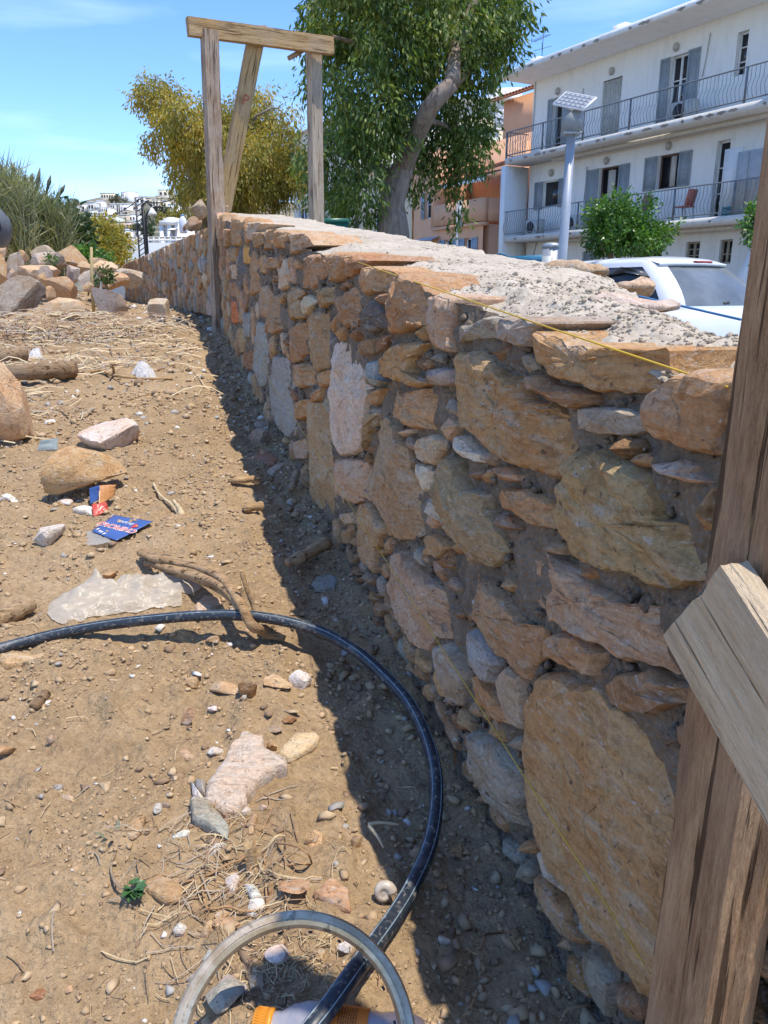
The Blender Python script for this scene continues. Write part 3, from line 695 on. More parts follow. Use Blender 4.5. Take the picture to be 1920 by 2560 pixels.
# the farther stretch, past the post
fwall = thing('stone_wall', 'farther level stretch of stone wall running past the timber frame towards the town', 'wall', (FB[0], FB[1], 0.9))
FLEN, FTOP = 10.6, 1.515
def voronoi_cells(pts, box):
    cells = []
    for i, p in enumerate(pts):
        poly = [np.array(b) for b in box]
        d = np.linalg.norm(pts - p, axis=1)
        for j in np.argsort(d)[1:22]:
            m = (pts[j] + p) / 2; nn = pts[j] - p; new = []
            for a, b in zip(poly, poly[1:] + poly[:1]):
                da, db = np.dot(a - m, nn), np.dot(b - m, nn)
                if da <= 0: new.append(a)
                if da * db < 0: new.append(a + (b - a) * da / (da - db))
            poly = new
            if len(poly) < 3: break
        if len(poly) >= 3: cells.append(np.array(poly))
    return cells
fp = []
for _ in range(4000):
    p = np.array([rr.uniform(0.0, FLEN), rr.uniform(0.86, FTOP)])
    md = 0.115 + 0.05 * rr.random()
    if all(abs((p - q_)[0]) / 1.05 + abs((p - q_)[1]) / 0.95 > md * 1.15 for q_ in fp): fp.append(p)
fp = np.array(fp)
for P in voronoi_cells(fp, [(0, 0.78), (FLEN, 0.78), (FLEN, FTOP + 0.01), (0, FTOP + 0.01)]):
    c = P.mean(0); P = c + (P - c) * rr.uniform(0.80, 0.90)
    if len(P) < 4: continue
    add_stone(rr.choice(['tan', 'tan', 'ochre', 'khaki', 'pale', 'grey', 'pink', 'rust', 'blue']), P, FAR, fwall, 0.14, rr.uniform(0.012, 0.035), 0.03)
fs = spaced([(-0.02, FLEN, 0.06)])
wall_mortar(FAR, fs, 0.70, lambda s: 0.82 + 0 * s, 0.5, fwall, 0.012)
qf = np.array([0.006, 0.03, 0.1, 0.2, 0.3, 0.4, 0.5, 0.52, 0.53]); Sg, Qg = np.meshgrid(fs, qf, indexing='ij')
Zf = FTOP - 0.005 + 0.012 * fbm(Sg * 7, Qg * 7, 1.0, 3) - np.where(Qg > 0.51, (Qg - 0.51) * 60, 0)
obj('cement_top', mesh_np('cement_top', FAR.P(Sg, Qg, Zf).reshape(-1, 3) - np.array(fwall.location), [grid_faces(len(fs), len(qf))[:, ::-1]], [CEMENT], smooth_shade=True), fwall)

# ================================================================ BUILDINGS ALONG THE STREET
BC = np.array([4.84, 33.8]); BE = np.array([0.495, -0.869]); BE = BE / np.linalg.norm(BE); BI = np.array([-BE[1], BE[0]])   # corner, along the facade, into the block
BZ = STREET_Z
def fk(u, v, D):                                   # pixel -> (along, height) on the facade plane D metres in
    d = ray(u, v); n = BI; k = (np.dot(BC, n) + D) / np.dot(d[:2], n); p = CAM + d * k
    return float(np.dot(p[:2] - BC, BE)), float(p[2])
BROT = math.atan2(BE[1], BE[0])                    # local x along, y inward, z up
def bthing(name, label, cat, k0=0.0, D0=0.0, z0=0.0, group=None):
    p = BC + BE * k0 + BI * D0; return thing(name, label, cat, (p[0], p[1], z0), BROT, group)
def rect_px(reg, x0, y0, x1, y1, D):
    (u0, v0), (u1, v1) = px(reg, [(x0, y0), (x1, y1)])
    ka, zt = fk(u0, v0, D); kb, _ = fk(u1, v0, D); km, zb = fk((u0 + u1) / 2, v1, D); _, zt = fk((u0 + u1) / 2, v0, D)
    return ka, kb, zb, zt
TR.update({'P': (1240, 0, 2.44), 'Q': (1220, 330, 2.37), 'S': (720, 240, 2.9625), 'H': (180, 440, 4.366), 'M': (1180, 560, 5.53)})
def wall_with_holes(mb, x0, x1, z0, z1, y, th, holes):
    """vertical slab at depth y..y+th with rectangular openings (real reveals)"""
    xs = sorted({x0, x1, *[h[0] for h in holes], *[h[1] for h in holes]}); zs = sorted({z0, z1, *[h[2] for h in holes], *[h[3] for h in holes]})
    xs = [x for x in xs if x0 <= x <= x1]; zs = [z for z in zs if z0 <= z <= z1]
    hole = lambda a, b: any(h[0] < a < h[1] and h[2] < b < h[3] for h in holes)
    G = [[hole((xs[i] + xs[i + 1]) / 2, (zs[j] + zs[j + 1]) / 2) for j in range(len(zs) - 1)] for i in range(len(xs) - 1)]
    for i in range(len(xs) - 1):
        for j in range(len(zs) - 1):
            a, b, c, d = xs[i], xs[i + 1], zs[j], zs[j + 1]
            if not G[i][j]:
                mb.add([(a, y, c), (b, y, c), (b, y, d), (a, y, d)], [(0, 1, 2, 3)])
                mb.add([(a, y + th, c), (b, y + th, c), (b, y + th, d), (a, y + th, d)], [(3, 2, 1, 0)])
    for h in holes:
        a, b, c, d = h
        mb.add([(a, y, c), (a, y + th, c), (a, y + th, d), (a, y, d)], [(0, 1, 2, 3)]); mb.add([(b, y, c), (b, y + th, c), (b, y + th, d), (b, y, d)], [(3, 2, 1, 0)])
        mb.add([(a, y, d), (b, y, d), (b, y + th, d), (a, y + th, d)], [(3, 2, 1, 0)]); mb.add([(a, y, c), (b, y, c), (b, y + th, c), (a, y + th, c)], [(0, 1, 2, 3)])
def shutter(mb, x0, x1, z0, z1, y, t=0.035, panels=0):
    f = 0.055
    mb.box(((x0 + f / 2), y, (z0 + z1) / 2), (f, t, z1 - z0)); mb.box(((x1 - f / 2), y, (z0 + z1) / 2), (f, t, z1 - z0))
    for z in (z0 + f / 2, z1 - f / 2, (z0 + z1) / 2): mb.box(((x0 + x1) / 2, y, z), (x1 - x0 - 2 * f, t * 0.94, f))
    mb.box(((x0 + x1) / 2, y, (z0 + z1) / 2), (x1 - x0 - 2 * f, 0.006, z1 - z0 - 2 * f))
    n = int((z1 - z0) / 0.075)
    for i in range(n):
        z = z0 + f + (i + 0.5) * (z1 - z0 - 2 * f) / n
        mb.box(((x0 + x1) / 2, y, z), (x1 - x0 - 2 * f, 0.030, 0.012), Matrix.Rotation(R(38), 3, 'X'))
def casement(parent, x0, x1, z0, z1, y, frame_m, leaves=2, bars=(0.5,), glass=None, name='window'):
    mb = MB(); f = 0.06
    mb.box(((x0 + x1) / 2, y, z0 + f / 2), (x1 - x0, 0.07, f)); mb.box(((x0 + x1) / 2, y, z1 - f / 2), (x1 - x0, 0.07, f))
    mb.box((x0 + f / 2, y, (z0 + z1) / 2), (f, 0.068, z1 - z0 - 2 * f)); mb.box((x1 - f / 2, y, (z0 + z1) / 2), (f, 0.068, z1 - z0 - 2 * f))
    for l in range(1, leaves): mb.box((x0 + (x1 - x0) * l / leaves, y - 0.003, (z0 + z1) / 2), (f * 1.3, 0.066, z1 - z0 - 2 * f))
    for b in bars:
        for l in range(leaves):
            a = x0 + (x1 - x0) * l / leaves; c = x0 + (x1 - x0) * (l + 1) / leaves
            mb.box(((a + c) / 2, y - 0.002, z0 + (z1 - z0) * b), (c - a - 1.5 * f, 0.05, 0.035))
    w_ = mb.build(name, frame_m, parent)
    p = MB(); p.box(((x0 + x1) / 2, y + 0.012, (z0 + z1) / 2), (x1 - x0 - 2 * f, 0.008, z1 - z0 - 2 * f)); p.build('pane', glass or DARKGLASS, w_)
    return w_
def railing(parent, x0, x1, z0, y, h=0.95, belly=True, x_end=None, mat=None, name='railing'):
    mb = MB()
    for z in (z0 + 0.10, z0 + h): mb.box(((x0 + x1) / 2, y, z), (x1 - x0, 0.045, 0.035))
    n = int((x1 - x0) / 0.135)
    for i in range(n + 1):
        x = x0 + (x1 - x0) * i / n
        if i % 16 == 0: mb.box((x, y, z0 + h / 2 + 0.002), (0.045, 0.05, h)); continue
        pts = [(x, y - (0.10 * math.sin(math.pi * min(1, t / 0.62)) if belly and t < 0.62 else 0), z0 + 0.10 + (h - 0.12) * t) for t in (0, .15, .32, .48, .62, 1)]
        mb.tube(pts, 0.0095, 4, False)
    return mb.build(name, mat or RAIL, parent)

# ---- the white apartment block
apt = bthing('apartment_building', 'white three-storey block with long railed balconies and grey shutters', 'building')
BL, WD_ = 16.5, 1.2                                # length in view and balcony depth
F1, F2, ROOF = 3.06, 6.05, 9.02
doors = {}
H = []
def hole(reg, x0, y0, x1, y1, D=WD_, zb=None):
    ka, kb, a, b = rect_px(reg, x0, y0, x1, y1, D)
    if zb is not None: a = zb
    H.append((ka, kb, a, b)); return ka, kb, a, b
u1 = hole('P', 352, 592, 412, 850, zb=F2 + 0.16); u2 = hole('P', 655, 478, 772, 800, zb=F2 + 0.16)
u3 = hole('P', 1072, 330, 1178, 640, zb=F2 + 0.16); u4 = hole('P', 1478, 188, 1545, 455)
l1 = hole('Q', 330, 285, 424, 450); l2 = hole('Q', 662, 205, 780, 470, zb=F1 + 0.16); l3 = hole('Q', 1012, 130, 1138, 332); l4 = hole('Q', 1360, 48, 1440, 300, zb=F1 + 0.16)
g1 = hole('Q', 560, 705, 672, 800, zb=0.6); g2 = hole('Q', 885, 668, 1035, 780, zb=BZ + 0.05); g3 = hole('Q', 1175, 650, 1258, 765); g4 = hole('Q', 1378, 636, 1452, 780)
k0, _ = fk(1331, 300, WD_)
mb = MB(); wall_with_holes(mb, k0, BL, BZ, ROOF, WD_, 0.28, [h for h in H if h[1] < BL])
mb.box(((k0 + BL) / 2, WD_ + 5.6, (BZ + ROOF) / 2), (BL - k0 - 0.02, 10.0, ROOF - BZ - 0.02))   # the rest of the block behind
mb.build('wall', WHITE, apt)
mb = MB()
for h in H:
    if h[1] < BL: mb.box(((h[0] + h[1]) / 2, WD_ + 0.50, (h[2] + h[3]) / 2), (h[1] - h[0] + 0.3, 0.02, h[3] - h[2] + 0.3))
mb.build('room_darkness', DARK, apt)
mb = MB(); mb.box(((BL - 0.1) / 2, WD_ / 2 + 0.25 + 4.9, ROOF + 0.11), (BL + 0.3, 11.4 + 0.6, 0.20)); mb.build('roof', WHITE, apt)
# broken plaster along the edge of roof and balconies
BREAK = m_mortar('broken_concrete', (0.20, 0.165, 0.13), (0.42, 0.36, 0.29), 0.25, 0.1)
r_ = random.Random(9)
def chips(zc, xs, y, par):
    mb = MB()
    for x in xs:
        wd = r_.uniform(0.10, 0.45); n_ = 9
        V = [(x + wd * (i / n_ - 0.5), y - 0.012, zc + (0.06 if j else -0.085) * r_.uniform(0.3, 1) * math.sin(math.pi * (i + 0.4) / (n_ + 0.6))) for j in (0, 1) for i in range(n_)]
        mb.add(V, [(i, i + 1, n_ + i + 1, n_ + i) for i in range(n_ - 1)])
        V2 = [(p[0], y + 0.02, p[2]) for p in V]
    o = mb.build('broken_edge', BREAK, par); o['kind'] = 'stuff'; return o
chips(ROOF + 0.09, [0.5, 1.7, 2.9, 3.3, 3.9, 4.5, 5.1, 6.6, 7.1, 7.3, 8.6, 9.3, 9.9, 10.1, 10.4, 11.8], -0.2525, apt)
for F_, nm, xe in ((F2, 'upper', 13.6), (F1, 'lower', 13.9)):
    mb = MB(); mb.box((xe / 2 + 0.02, WD_ / 2 + 0.02, F_ + 0.0), (xe, WD_ - 0.04, 0.22)); mb.box((xe / 2 + 0.1, WD_ * 0.62, F_ - 0.17), (xe * 0.7, 0.16, 0.12))
    bal = mb.build('balcony', SLAB, apt); bal['label'] = 'cracked %s balcony slab' % nm
    railing(bal, 0.05, xe, F_ + 0.11, 0.07)
    mb = MB(); n_ = 8
    for i in range(n_): mb.box((0.05, 0.12 + (WD_ - 0.16) * i / n_, F_ + 0.60), (0.02, 0.02, 0.95))
    for z in (F_ + 0.21, F_ + 1.07): mb.box((0.05, WD_ / 2 + 0.05, z), (0.03, WD_ - 0.14, 0.03))
    mb.build('railing', RAIL, bal)
    chips(F_ + 0.0, [0.4, 1.3, 2.0, 2.4, 2.9, 3.6, 4.3, 5.2, 5.5, 6.6, 7.4, 8.1, 8.8, 9.4, 9.8, 10.2, 10.6, 11.6] if F_ == F2 else [0.9, 2.3, 2.6, 4.1, 5.0, 7.6, 8.5, 10.2], 0.036, bal)
kp, _ = fk(1256, 500, 0); mb = MB(); mb.box((0.0, WD_ / 2 - 0.0, (BZ + F2 - 0.12) / 2), (0.30, WD_ - 0.006, F2 - 0.24 - BZ)); mb.build('side_pier', WHITE, apt)
kb, _ = fk(1860, 560, 0.2)
mb = MB(); mb.add([(kb - 0.1, -0.7, BZ), (kb + 0.55, -0.7, BZ), (kb + 0.55, WD_, BZ), (kb - 0.1, WD_, BZ), (kb + 0.4, 0.55, F1 - 0.12), (kb + 0.8, 0.55, F1 - 0.12), (kb + 0.8, WD_, F1 - 0.12), (kb + 0.4, WD_, F1 - 0.12)],
                 [(0, 3, 2, 1), (4, 5, 6, 7), (0, 1, 5, 4), (1, 2, 6, 5), (2, 3, 7, 6), (3, 0, 4, 7)]); mb.build('buttress', WHITE, apt)
def leaf(name, x0, x1, z0, z1, y, mat=GREYBLUE):
    mb = MB(); shutter(mb, x0, x1, z0, z1, y); return mb.build(name, mat, apt)
yw = WD_ - 0.03
# upper floor
leaf('shutter', u1[0] - 0.28, u1[0] - 0.01, u1[2], u1[3], yw); leaf('shutter', u1[1] + 0.01, u1[1] + 0.30, u1[2], u1[3], yw)
casement(apt, u1[0], u1[1], u1[2], u1[3], WD_ + 0.2, GREYBLUE, 1, (0.3,), DARK, 'door')
wd2 = (u2[1] - u2[0]) / 4
for i in range(4): leaf('shutter', u2[0] + wd2 * i + 0.012, u2[0] + wd2 * (i + 1) - 0.012, u2[2], u2[3] - 0.03, WD_ + 0.10, pbr('pale_shutter_paint', (0.50, 0.49, 0.45), 0.6, var=0.1))
leaf('shutter', u3[0] - 0.40, u3[0] - 0.01, u3[2], u3[3], yw); leaf('shutter', u3[1] + 0.01, u3[1] + 0.46, u3[2], u3[3] + 0.03, yw)
casement(apt, u3[0], u3[1], u3[2], u3[3], WD_ + 0.16, WHITEPAINT, 2, (0.3, 0.66), None, 'balcony_door')
casement(apt, u4[0], u4[1], u4[2], u4[3], WD_ + 0.17, WHITEPAINT, 1, (0.33, 0.66))
# middle floor
leaf('shutter', l1[0] - 0.50, l1[0] - 0.01, l1[2], l1[3], yw); leaf('shutter', l1[1] + 0.01, l1[1] + 0.42, l1[2], l1[3], yw)
casement(apt, l1[0], l1[1], l1[2], l1[3], WD_ + 0.10, WHITEPAINT, 1, ())
leaf('shutter', l2[0] - 0.62, l2[0] - 0.02, l2[2] + 0.1, l2[3], yw); leaf('shutter', l2[1] + 0.01, l2[1] + 0.50, l2[2], l2[3], yw)
casement(apt, l2[0], l2[1], l2[2], l2[3], WD_ + 0.18, pbr('brown_frame', (0.11, 0.06, 0.04), 0.5), 2, (), None, 'balcony_door')
leaf('shutter', l3[0] - 0.55, l3[0] - 0.02, l3[2], l3[3], yw); leaf('shutter', l3[1] + 0.01, l3[1] + 0.50, l3[2], l3[3], yw)
casement(apt, l3[0], l3[1], l3[2], l3[3], WD_ + 0.18, pbr('brown_frame', (0.11, 0.06, 0.04), 0.5), 2, ())
casement(apt, l4[0], l4[1], l4[2], l4[3], WD_ + 0.17, WHITEPAINT, 1, (0.33, 0.66), None, 'balcony_door')
for h, b in ((g1, ()), (g3, (0.3, 0.62)), (g4, (0.4,))): casement(apt, h[0], h[1], h[2], h[3], WD_ + 0.14, GREYBLUE if b == () else pbr('bare_frame', (0.36, 0.31, 0.24), 0.6), 2, b)
leaf('shutter', g1[0] + 0.05, (g1[0] + g1[1]) / 2 - 0.02, g1[2] + 0.05, g1[3] - 0.06, WD_ + 0.08); leaf('shutter', (g1[0] + g1[1]) / 2 + 0.02, g1[1] - 0.05, g1[2] + 0.05, g1[3] - 0.06, WD_ + 0.08)
casement(apt, g2[0], g2[1], g2[2], g2[3], WD_ + 0.18, GREYBLUE, 2, (0.3,), DARK, 'door')
CUR = pbr('curtain', (0.55, 0.50, 0.44), 0.9, scale=30)
mb = MB(); mb.box(((l2[0] + l2[1]) / 2 + 0.02, WD_ + 0.145, (l2[2] + l2[3]) / 2), ((l2[1] - l2[0]) * 0.36, 0.01, (l2[3] - l2[2]) * 0.9)); mb.box((l3[0] + 0.62 * (l3[1] - l3[0]), WD_ + 0.145, (l3[2] + l3[3]) / 2), (0.22, 0.01, (l3[3] - l3[2]) * 0.88)); mb.build('curtain', CUR, apt)
for reg, x, y in (('P', 382, 557), ('P', 711, 435), ('P', 1105, 288), ('Q', 380, 243), ('Q', 706, 171), ('Q', 1075, 84)):
    (u, v), = px(reg, [(x, y)]); k, z = fk(u, v, WD_); IV, IF = ICO[2]
    o = obj('wall_lamp', mesh_np('wall_lamp', IV * np.array([0.11, 0.10, 0.14]), [IF], [pbr('lamp_glass', (0.40, 0.39, 0.35), 0.3)], smooth_shade=True), apt, (k, WD_ - 0.06, z))
for reg, pts in (('P', [(244, 500), (238, 660), (226, 800)]), ('P', [(536, 540), (528, 620), (520, 700)]), ('P', [(1312, 200), (1290, 330), (1262, 470)]), ('Q', [(590, 205), (582, 300), (572, 405)]), ('Q', [(320, 560), (300, 610), (270, 740)])):
    P_ = [fk(u, v, WD_) for u, v in px(reg, pts)]; mb = MB(); mb.tube([(a, WD_ - 0.03, z) for a, z in P_], 0.016, 5); mb.build('pipe', pbr('old_pipe', (0.42, 0.41, 0.38), 0.6), apt)
# roof furniture
mb = MB(); kc, zc = fk(1555, 65, 1.0)
mb.box((kc, 1.1, ROOF + 0.21 + 0.28), (0.55, 0.5, 0.56)); mb.build('chimney', WHITE, apt); mb = MB(); ka_, _ = fk(1340, 150, 0.6); mb.box((ka_, 0.75, ROOF + 0.21 + 0.20), (0.5, 0.45, 0.40)); mb.build('chimney', WHITE, apt)
def antenna(k, D, z, label, h=1.3):
    t = bthing('tv_antenna', label, 'antenna', k, D, z); mb = MB(); mb.tube([(0, 0, 0), (0.03, 0, h)], 0.014, 5); mb.build('mast', BLACKMETAL, t)
    mb = MB(); mb.tube([(-0.55, 0, h - 0.15), (0.35, 0.1, h - 0.1)], 0.010, 4)
    for i in range(8): x = -0.55 + 0.11 * i; mb.tube([(x, -0.16, h - 0.145 + 0.006 * i), (x, 0.16, h - 0.145 + 0.006 * i)], 0.006, 4)
    mb.tube([(-0.2, -0.25, h * 0.55), (0.25, 0.25, h * 0.65)], 0.008, 4); mb.tube([(-0.22, 0.2, h * 0.5), (0.2, -0.2, h * 0.7)], 0.008, 4); mb.build('aerial', BLACKMETAL, t)
ka_, _ = fk(1352, 140, 0.9); antenna(ka_, 0.95, ROOF + 0.21, 'dark television aerial on the edge of the white block roof')
# things on the balconies
def ac_unit(x, F_, label):
    t = bthing('air_conditioner', label, 'air conditioner', x, 0.55, F_ + 0.11); mb = MB(); mb.box((0, 0, 0.30), (0.80, 0.30, 0.56)); mb.box((-0.3, 0, 0.01), (0.06, 0.3, 0.02)); mb.box((0.3, 0, 0.01), (0.06, 0.3, 0.02)); mb.build('casing', pbr('ac_casing', (0.55, 0.55, 0.52), 0.5), t)
    mb = MB(); mb.tube([(-0.12, -0.152, 0.3), (-0.12, -0.165, 0.3)], 0.22, 16); mb.build('fan_grille', BLACKMETAL, t)
for reg, x, lab in (('Q', 510, 'pale air-conditioning unit behind the lower railing close to the lamp pole'), ('Q', 275, 'pale air-conditioning unit at the pier end of the lower balcony')):
    (u, v), = px(reg, [(x, 520)]); ac_unit(fk(u, v, 0.5)[0], F1, lab)
(u, v), = px('P', [(1150, 620)]); ac_unit(fk(u, v, 0.5)[0], F2, 'white air-conditioning unit on the upper balcony before the white door')
k, _ = fk(*px('Q', [(1590, 240)])[0], 0.5)
t = bthing('storage_cabinet', 'tall grey metal cabinet standing on the lower balcony', 'cabinet', k - 0.1, 0.55, F1 + 0.11); mb = MB(); mb.box((0, 0, 0.88), (0.78, 0.6, 1.74)); mb.build('body', pbr('grey_cabinet', (0.40, 0.40, 0.39), 0.5), t)
for sx in (-1, 1): mb = MB(); mb.box((sx * 0.19, -0.312, 0.88), (0.36, 0.02, 1.66)); mb.build('door', pbr('grey_cabinet', (0.40, 0.40, 0.39), 0.5), t)
k, _ = fk(*px('Q', [(1428, 160)])[0], 0.4)
t = bthing('privacy_screen', 'plain white screen panel upright on the lower balcony', 'screen', k, 0.6, F1 + 0.11); mb = MB(); mb.box((0, 0, 0.98), (0.62, 0.05, 1.94)); mb.build('panel', WHITEPAINT, t); mb = MB(); mb.box((0, 0, 0.012), (0.5, 0.3, 0.02)); mb.build('foot', WHITEPAINT, t)
def chair(k, label, col, fold=0.0):
    t = bthing('garden_chair', label, 'chair', k, 0.55, F1 + 0.11); m = pbr('chair_' + label[:8], col, 0.5)
    mb = MB(); mb.box((0, 0, 0.44), (0.46, 0.44, 0.035)); mb.build('seat', m, t); mb = MB(); mb.box((0.24, 0, 0.70), (0.035, 0.42, 0.5), Matrix.Rotation(R(14), 3, 'Y')); mb.build('backrest', m, t)
    for sx in (-1, 1):
        for sy in (-1, 1): mb = MB(); mb.tube([(sx * 0.2, sy * 0.19, 0.43), (sx * 0.24, sy * 0.2, 0)], 0.018, 6); mb.build('leg', pbr('chair_leg', (0.3, 0.3, 0.3), 0.5), t)
chair(fk(*px('Q', [(1160, 400)])[0], 0.5)[0], 'red-backed reclining chair on the lower balcony', (0.55, 0.16, 0.10)); chair(fk(*px('Q', [(900, 440)])[0], 0.5)[0], 'brown wooden chair on the lower balcony above the citrus tree', (0.30, 0.20, 0.13))
k, _ = fk(*px('Q', [(1455, 390)])[0], 0.4); t = bthing('plastic_crate', 'teal plastic crate on the lower balcony floor', 'crate', k, 0.45, F1 + 0.11); mb = MB(); TEAL = pbr('teal_plastic', (0.05, 0.22, 0.26), 0.5)
mb.box((0, 0, 0.012), (0.5, 0.36, 0.02))
for z in (0.07, 0.16, 0.25):
    for sy in (-1, 1): mb.box((0, sy * 0.18, z), (0.5, 0.012, 0.055))
    for sx in (-1, 1): mb.box((sx * 0.25, 0, z), (0.012, 0.35, 0.055))
for sx in (-1, 1):
    for sy in (-1, 1): mb.box((sx * 0.245, sy * 0.175, 0.15), (0.03, 0.03, 0.29))
mb.build('body', TEAL, t)

# ---- orange house
k1, _ = fk(1207, 600, 0.0); k2, _ = fk(1034, 600, 0.0); _, zp = fk(1150, 505, 0); _, zpb = fk(1150, 560, 0)
oh = bthing('orange_house', 'orange plastered house with tiled roof and walled balcony beside the white block', 'house')
w1 = rect_px('S', 1018, 712, 1084, 908, 0.0); w2 = rect_px('S', 1165, 1062, 1225, 1150, 0.0); w3 = rect_px('S', 1312, 1052, 1362, 1192, 0.0)
kc, _ = fk(*px('S', [(1085, 900)])[0], 0); zf = zpb - 0.1
mb = MB(); wall_with_holes(mb, k2, k1, BZ, zf, 0.0, 0.3, [(w2[0], w2[1], w2[2], w2[3]), (w3[0], w3[1], w3[2], w3[3])])
wall_with_holes(mb, k2, kc, zf, zp + 2.5, 0.001, 0.3, [(w1[0], w1[1], w1[2], w1[3])])
mb.box(((k1 + kc) / 2, 2.2, zf + 1.7), (k1 - kc - 0.02, 0.3, 3.4)); mb.box((kc - 0.15, 1.1, zf + 1.7), (0.3, 2.2, 3.4)); mb.box(((k1 + k2) / 2, 4.9, (BZ + zf) / 2), (k1 - k2 - 0.02, 9.1, zf - BZ)); mb.box(((k1 + k2) / 2 + 0.3, 6.5, zf + 1.9), (k1 - k2 - 0.7, 8.1, 3.8)); mb.box(((k1 + k2) / 2 + 1.2, 6.8, zf + 4.6), (k1 - k2 - 2.0, 6.6, 2.2))
mb.build('wall', ORANGE, oh)
mb = MB(); mb.box(((k1 + kc) / 2 + 0.03, 0.05, (zpb + zp) / 2 + 0.02), (k1 - kc + 0.06, 0.24, zp - zpb)); mb.box((k1 - 0.06, 1.2, (zpb + zp) / 2 + 0.02), (0.22, 2.0, zp - zpb)); mb.box(((k1 + kc) / 2 + 0.03, 0.04, zpb - 0.10), (k1 - kc + 0.12, 0.34, 0.14)); mb.build('balcony_parapet', ORANGE, oh)
for wv, sh in ((w1, 0), (w2, 1), (w3, 2)):
    casement(oh, wv[0], wv[1], wv[2], wv[3], 0.14, WHITEPAINT, 1, (0.55,) if sh == 0 else ())
    for side in (-1, 1):
        if sh == 0 and side == 1: continue
        wdt = 0.28 if sh == 0 else 0.42; x = wv[0] - wdt - 0.02 if side < 0 else wv[1] + 0.02
        mb = MB(); shutter(mb, x, x + wdt, wv[2], wv[3], -0.04); mb.build('shutter', pbr('blue_shutter', (0.30, 0.38, 0.46), 0.5), oh)
# tiled roof edge over the balcony and striped awning
ka, za = fk(*px('S', [(1400, 560)])[0], 0.2); kb, zb = fk(*px('S', [(1580, 512)])[0], 0.2)
def tiles(par, x0, x1, y0, y1, z0, z1, rows=4):
    n = int((x1 - x0) / 0.21); rf = None
    deck = MB(); deck.add([(x0, y0, z0 - 0.03), (x1, y0, z0 - 0.03), (x1, y1, z1 - 0.03), (x0, y1, z1 - 0.03), (x0, y0, z0 - 0.09), (x1, y0, z0 - 0.09), (x1, y1, z1 - 0.09), (x0, y1, z1 - 0.09)], [(0, 1, 2, 3), (7, 6, 5, 4), (0, 4, 5, 1), (1, 5, 6, 2), (2, 6, 7, 3), (3, 7, 4, 0)]); rf = deck.build('roof', TILE, par)
    mb = MB()
    th = np.linspace(0, math.pi, 5)
    sec = np.stack([-np.cos(th) * 0.095, np.zeros(5), np.sin(th) * 0.07], 1); dv = np.array([0, (y1 - y0) / rows, (z1 - z0) / rows]) * 1.06
    V = np.concatenate([sec, sec * 0.9 + dv]); F = [(i, i + 1, 6 + i, 5 + i) for i in range(4)]
    mb.add(V, F); me = mb.mesh('tile', TILE)
    for i in range(n):
        for j in range(rows): obj('tile', me, rf, (x0 + (i + 0.5) * (x1 - x0) / n, y0 + (y1 - y0) * j / rows, z0 + (z1 - z0) * j / rows))
tiles(oh, kc + 0.2, k1 + 0.35, -0.25, 1.5, zb - 0.1, zb + 0.42)
z5 = zf + 5.72; tiles(oh, k2 + 1.3, k1 + 0.5, 2.9, 4.3, z5, z5 + 0.45)
aw = bthing('awning', 'white scalloped awning hanging over the orange balcony', 'awning', (kc + k1) / 2 + 0.35, -0.35, 0); a0, a1 = -(k1 - kc) / 2 + 0.4, (k1 - kc) / 2 + 0.2
_, zt_ = fk(*px('S', [(1500, 575)])[0], 0.0); mb = MB(); n_ = 40
for i in range(n_):
    x, x2 = a0 + (a1 - a0) * i / n_, a0 + (a1 - a0) * (i + 1) / n_; s1, s2 = 0.05 * abs(math.sin(i * 0.9)), 0.05 * abs(math.sin((i + 1) * 0.9))
    mb.add([(x, 1.5, zt_ + 0.35), (x2, 1.5, zt_ + 0.35), (x2, 0, zt_ - 0.12), (x, 0, zt_ - 0.12), (x, -0.01, zt_ - 0.26 - s1), (x2, -0.01, zt_ - 0.26 - s2)], [(0, 1, 2, 3), (3, 2, 5, 4)])
mb.build('canvas', pbr('awning_canvas', (0.78, 0.76, 0.72), 0.9), aw); mb = MB(); mb.tube([(a0, 0, zt_ - 0.13), (a1, 0, zt_ - 0.13)], 0.02, 6); mb.build('front_bar', BLACKMETAL, aw)
k3, z3 = fk(*px('S', [(1020, 1060)])[0], -0.3); aw2 = bthing('awning', 'folded striped awning over a ground-floor opening of the orange house', 'awning', k3, -0.25, z3)
mb = MB()
for i in range(12): mb.add([(-0.75 + 0.125 * i, 0.23, 0.10), (-0.625 + 0.125 * i, 0.23, 0.10), (-0.625 + 0.125 * i, -0.2, -0.05), (-0.75 + 0.125 * i, -0.2, -0.05), (-0.69 + 0.125 * i, -0.21, -0.16)], [(0, 1, 2, 3), (3, 2, 4)])
mb.build('canvas', pbr('blue_grey_canvas', (0.30, 0.36, 0.42), 0.9), aw2); mb = MB(); mb.tube([(-0.78, -0.2, -0.05), (0.78, -0.2, -0.05)], 0.02, 6); mb.build('front_bar', STEEL, aw2)

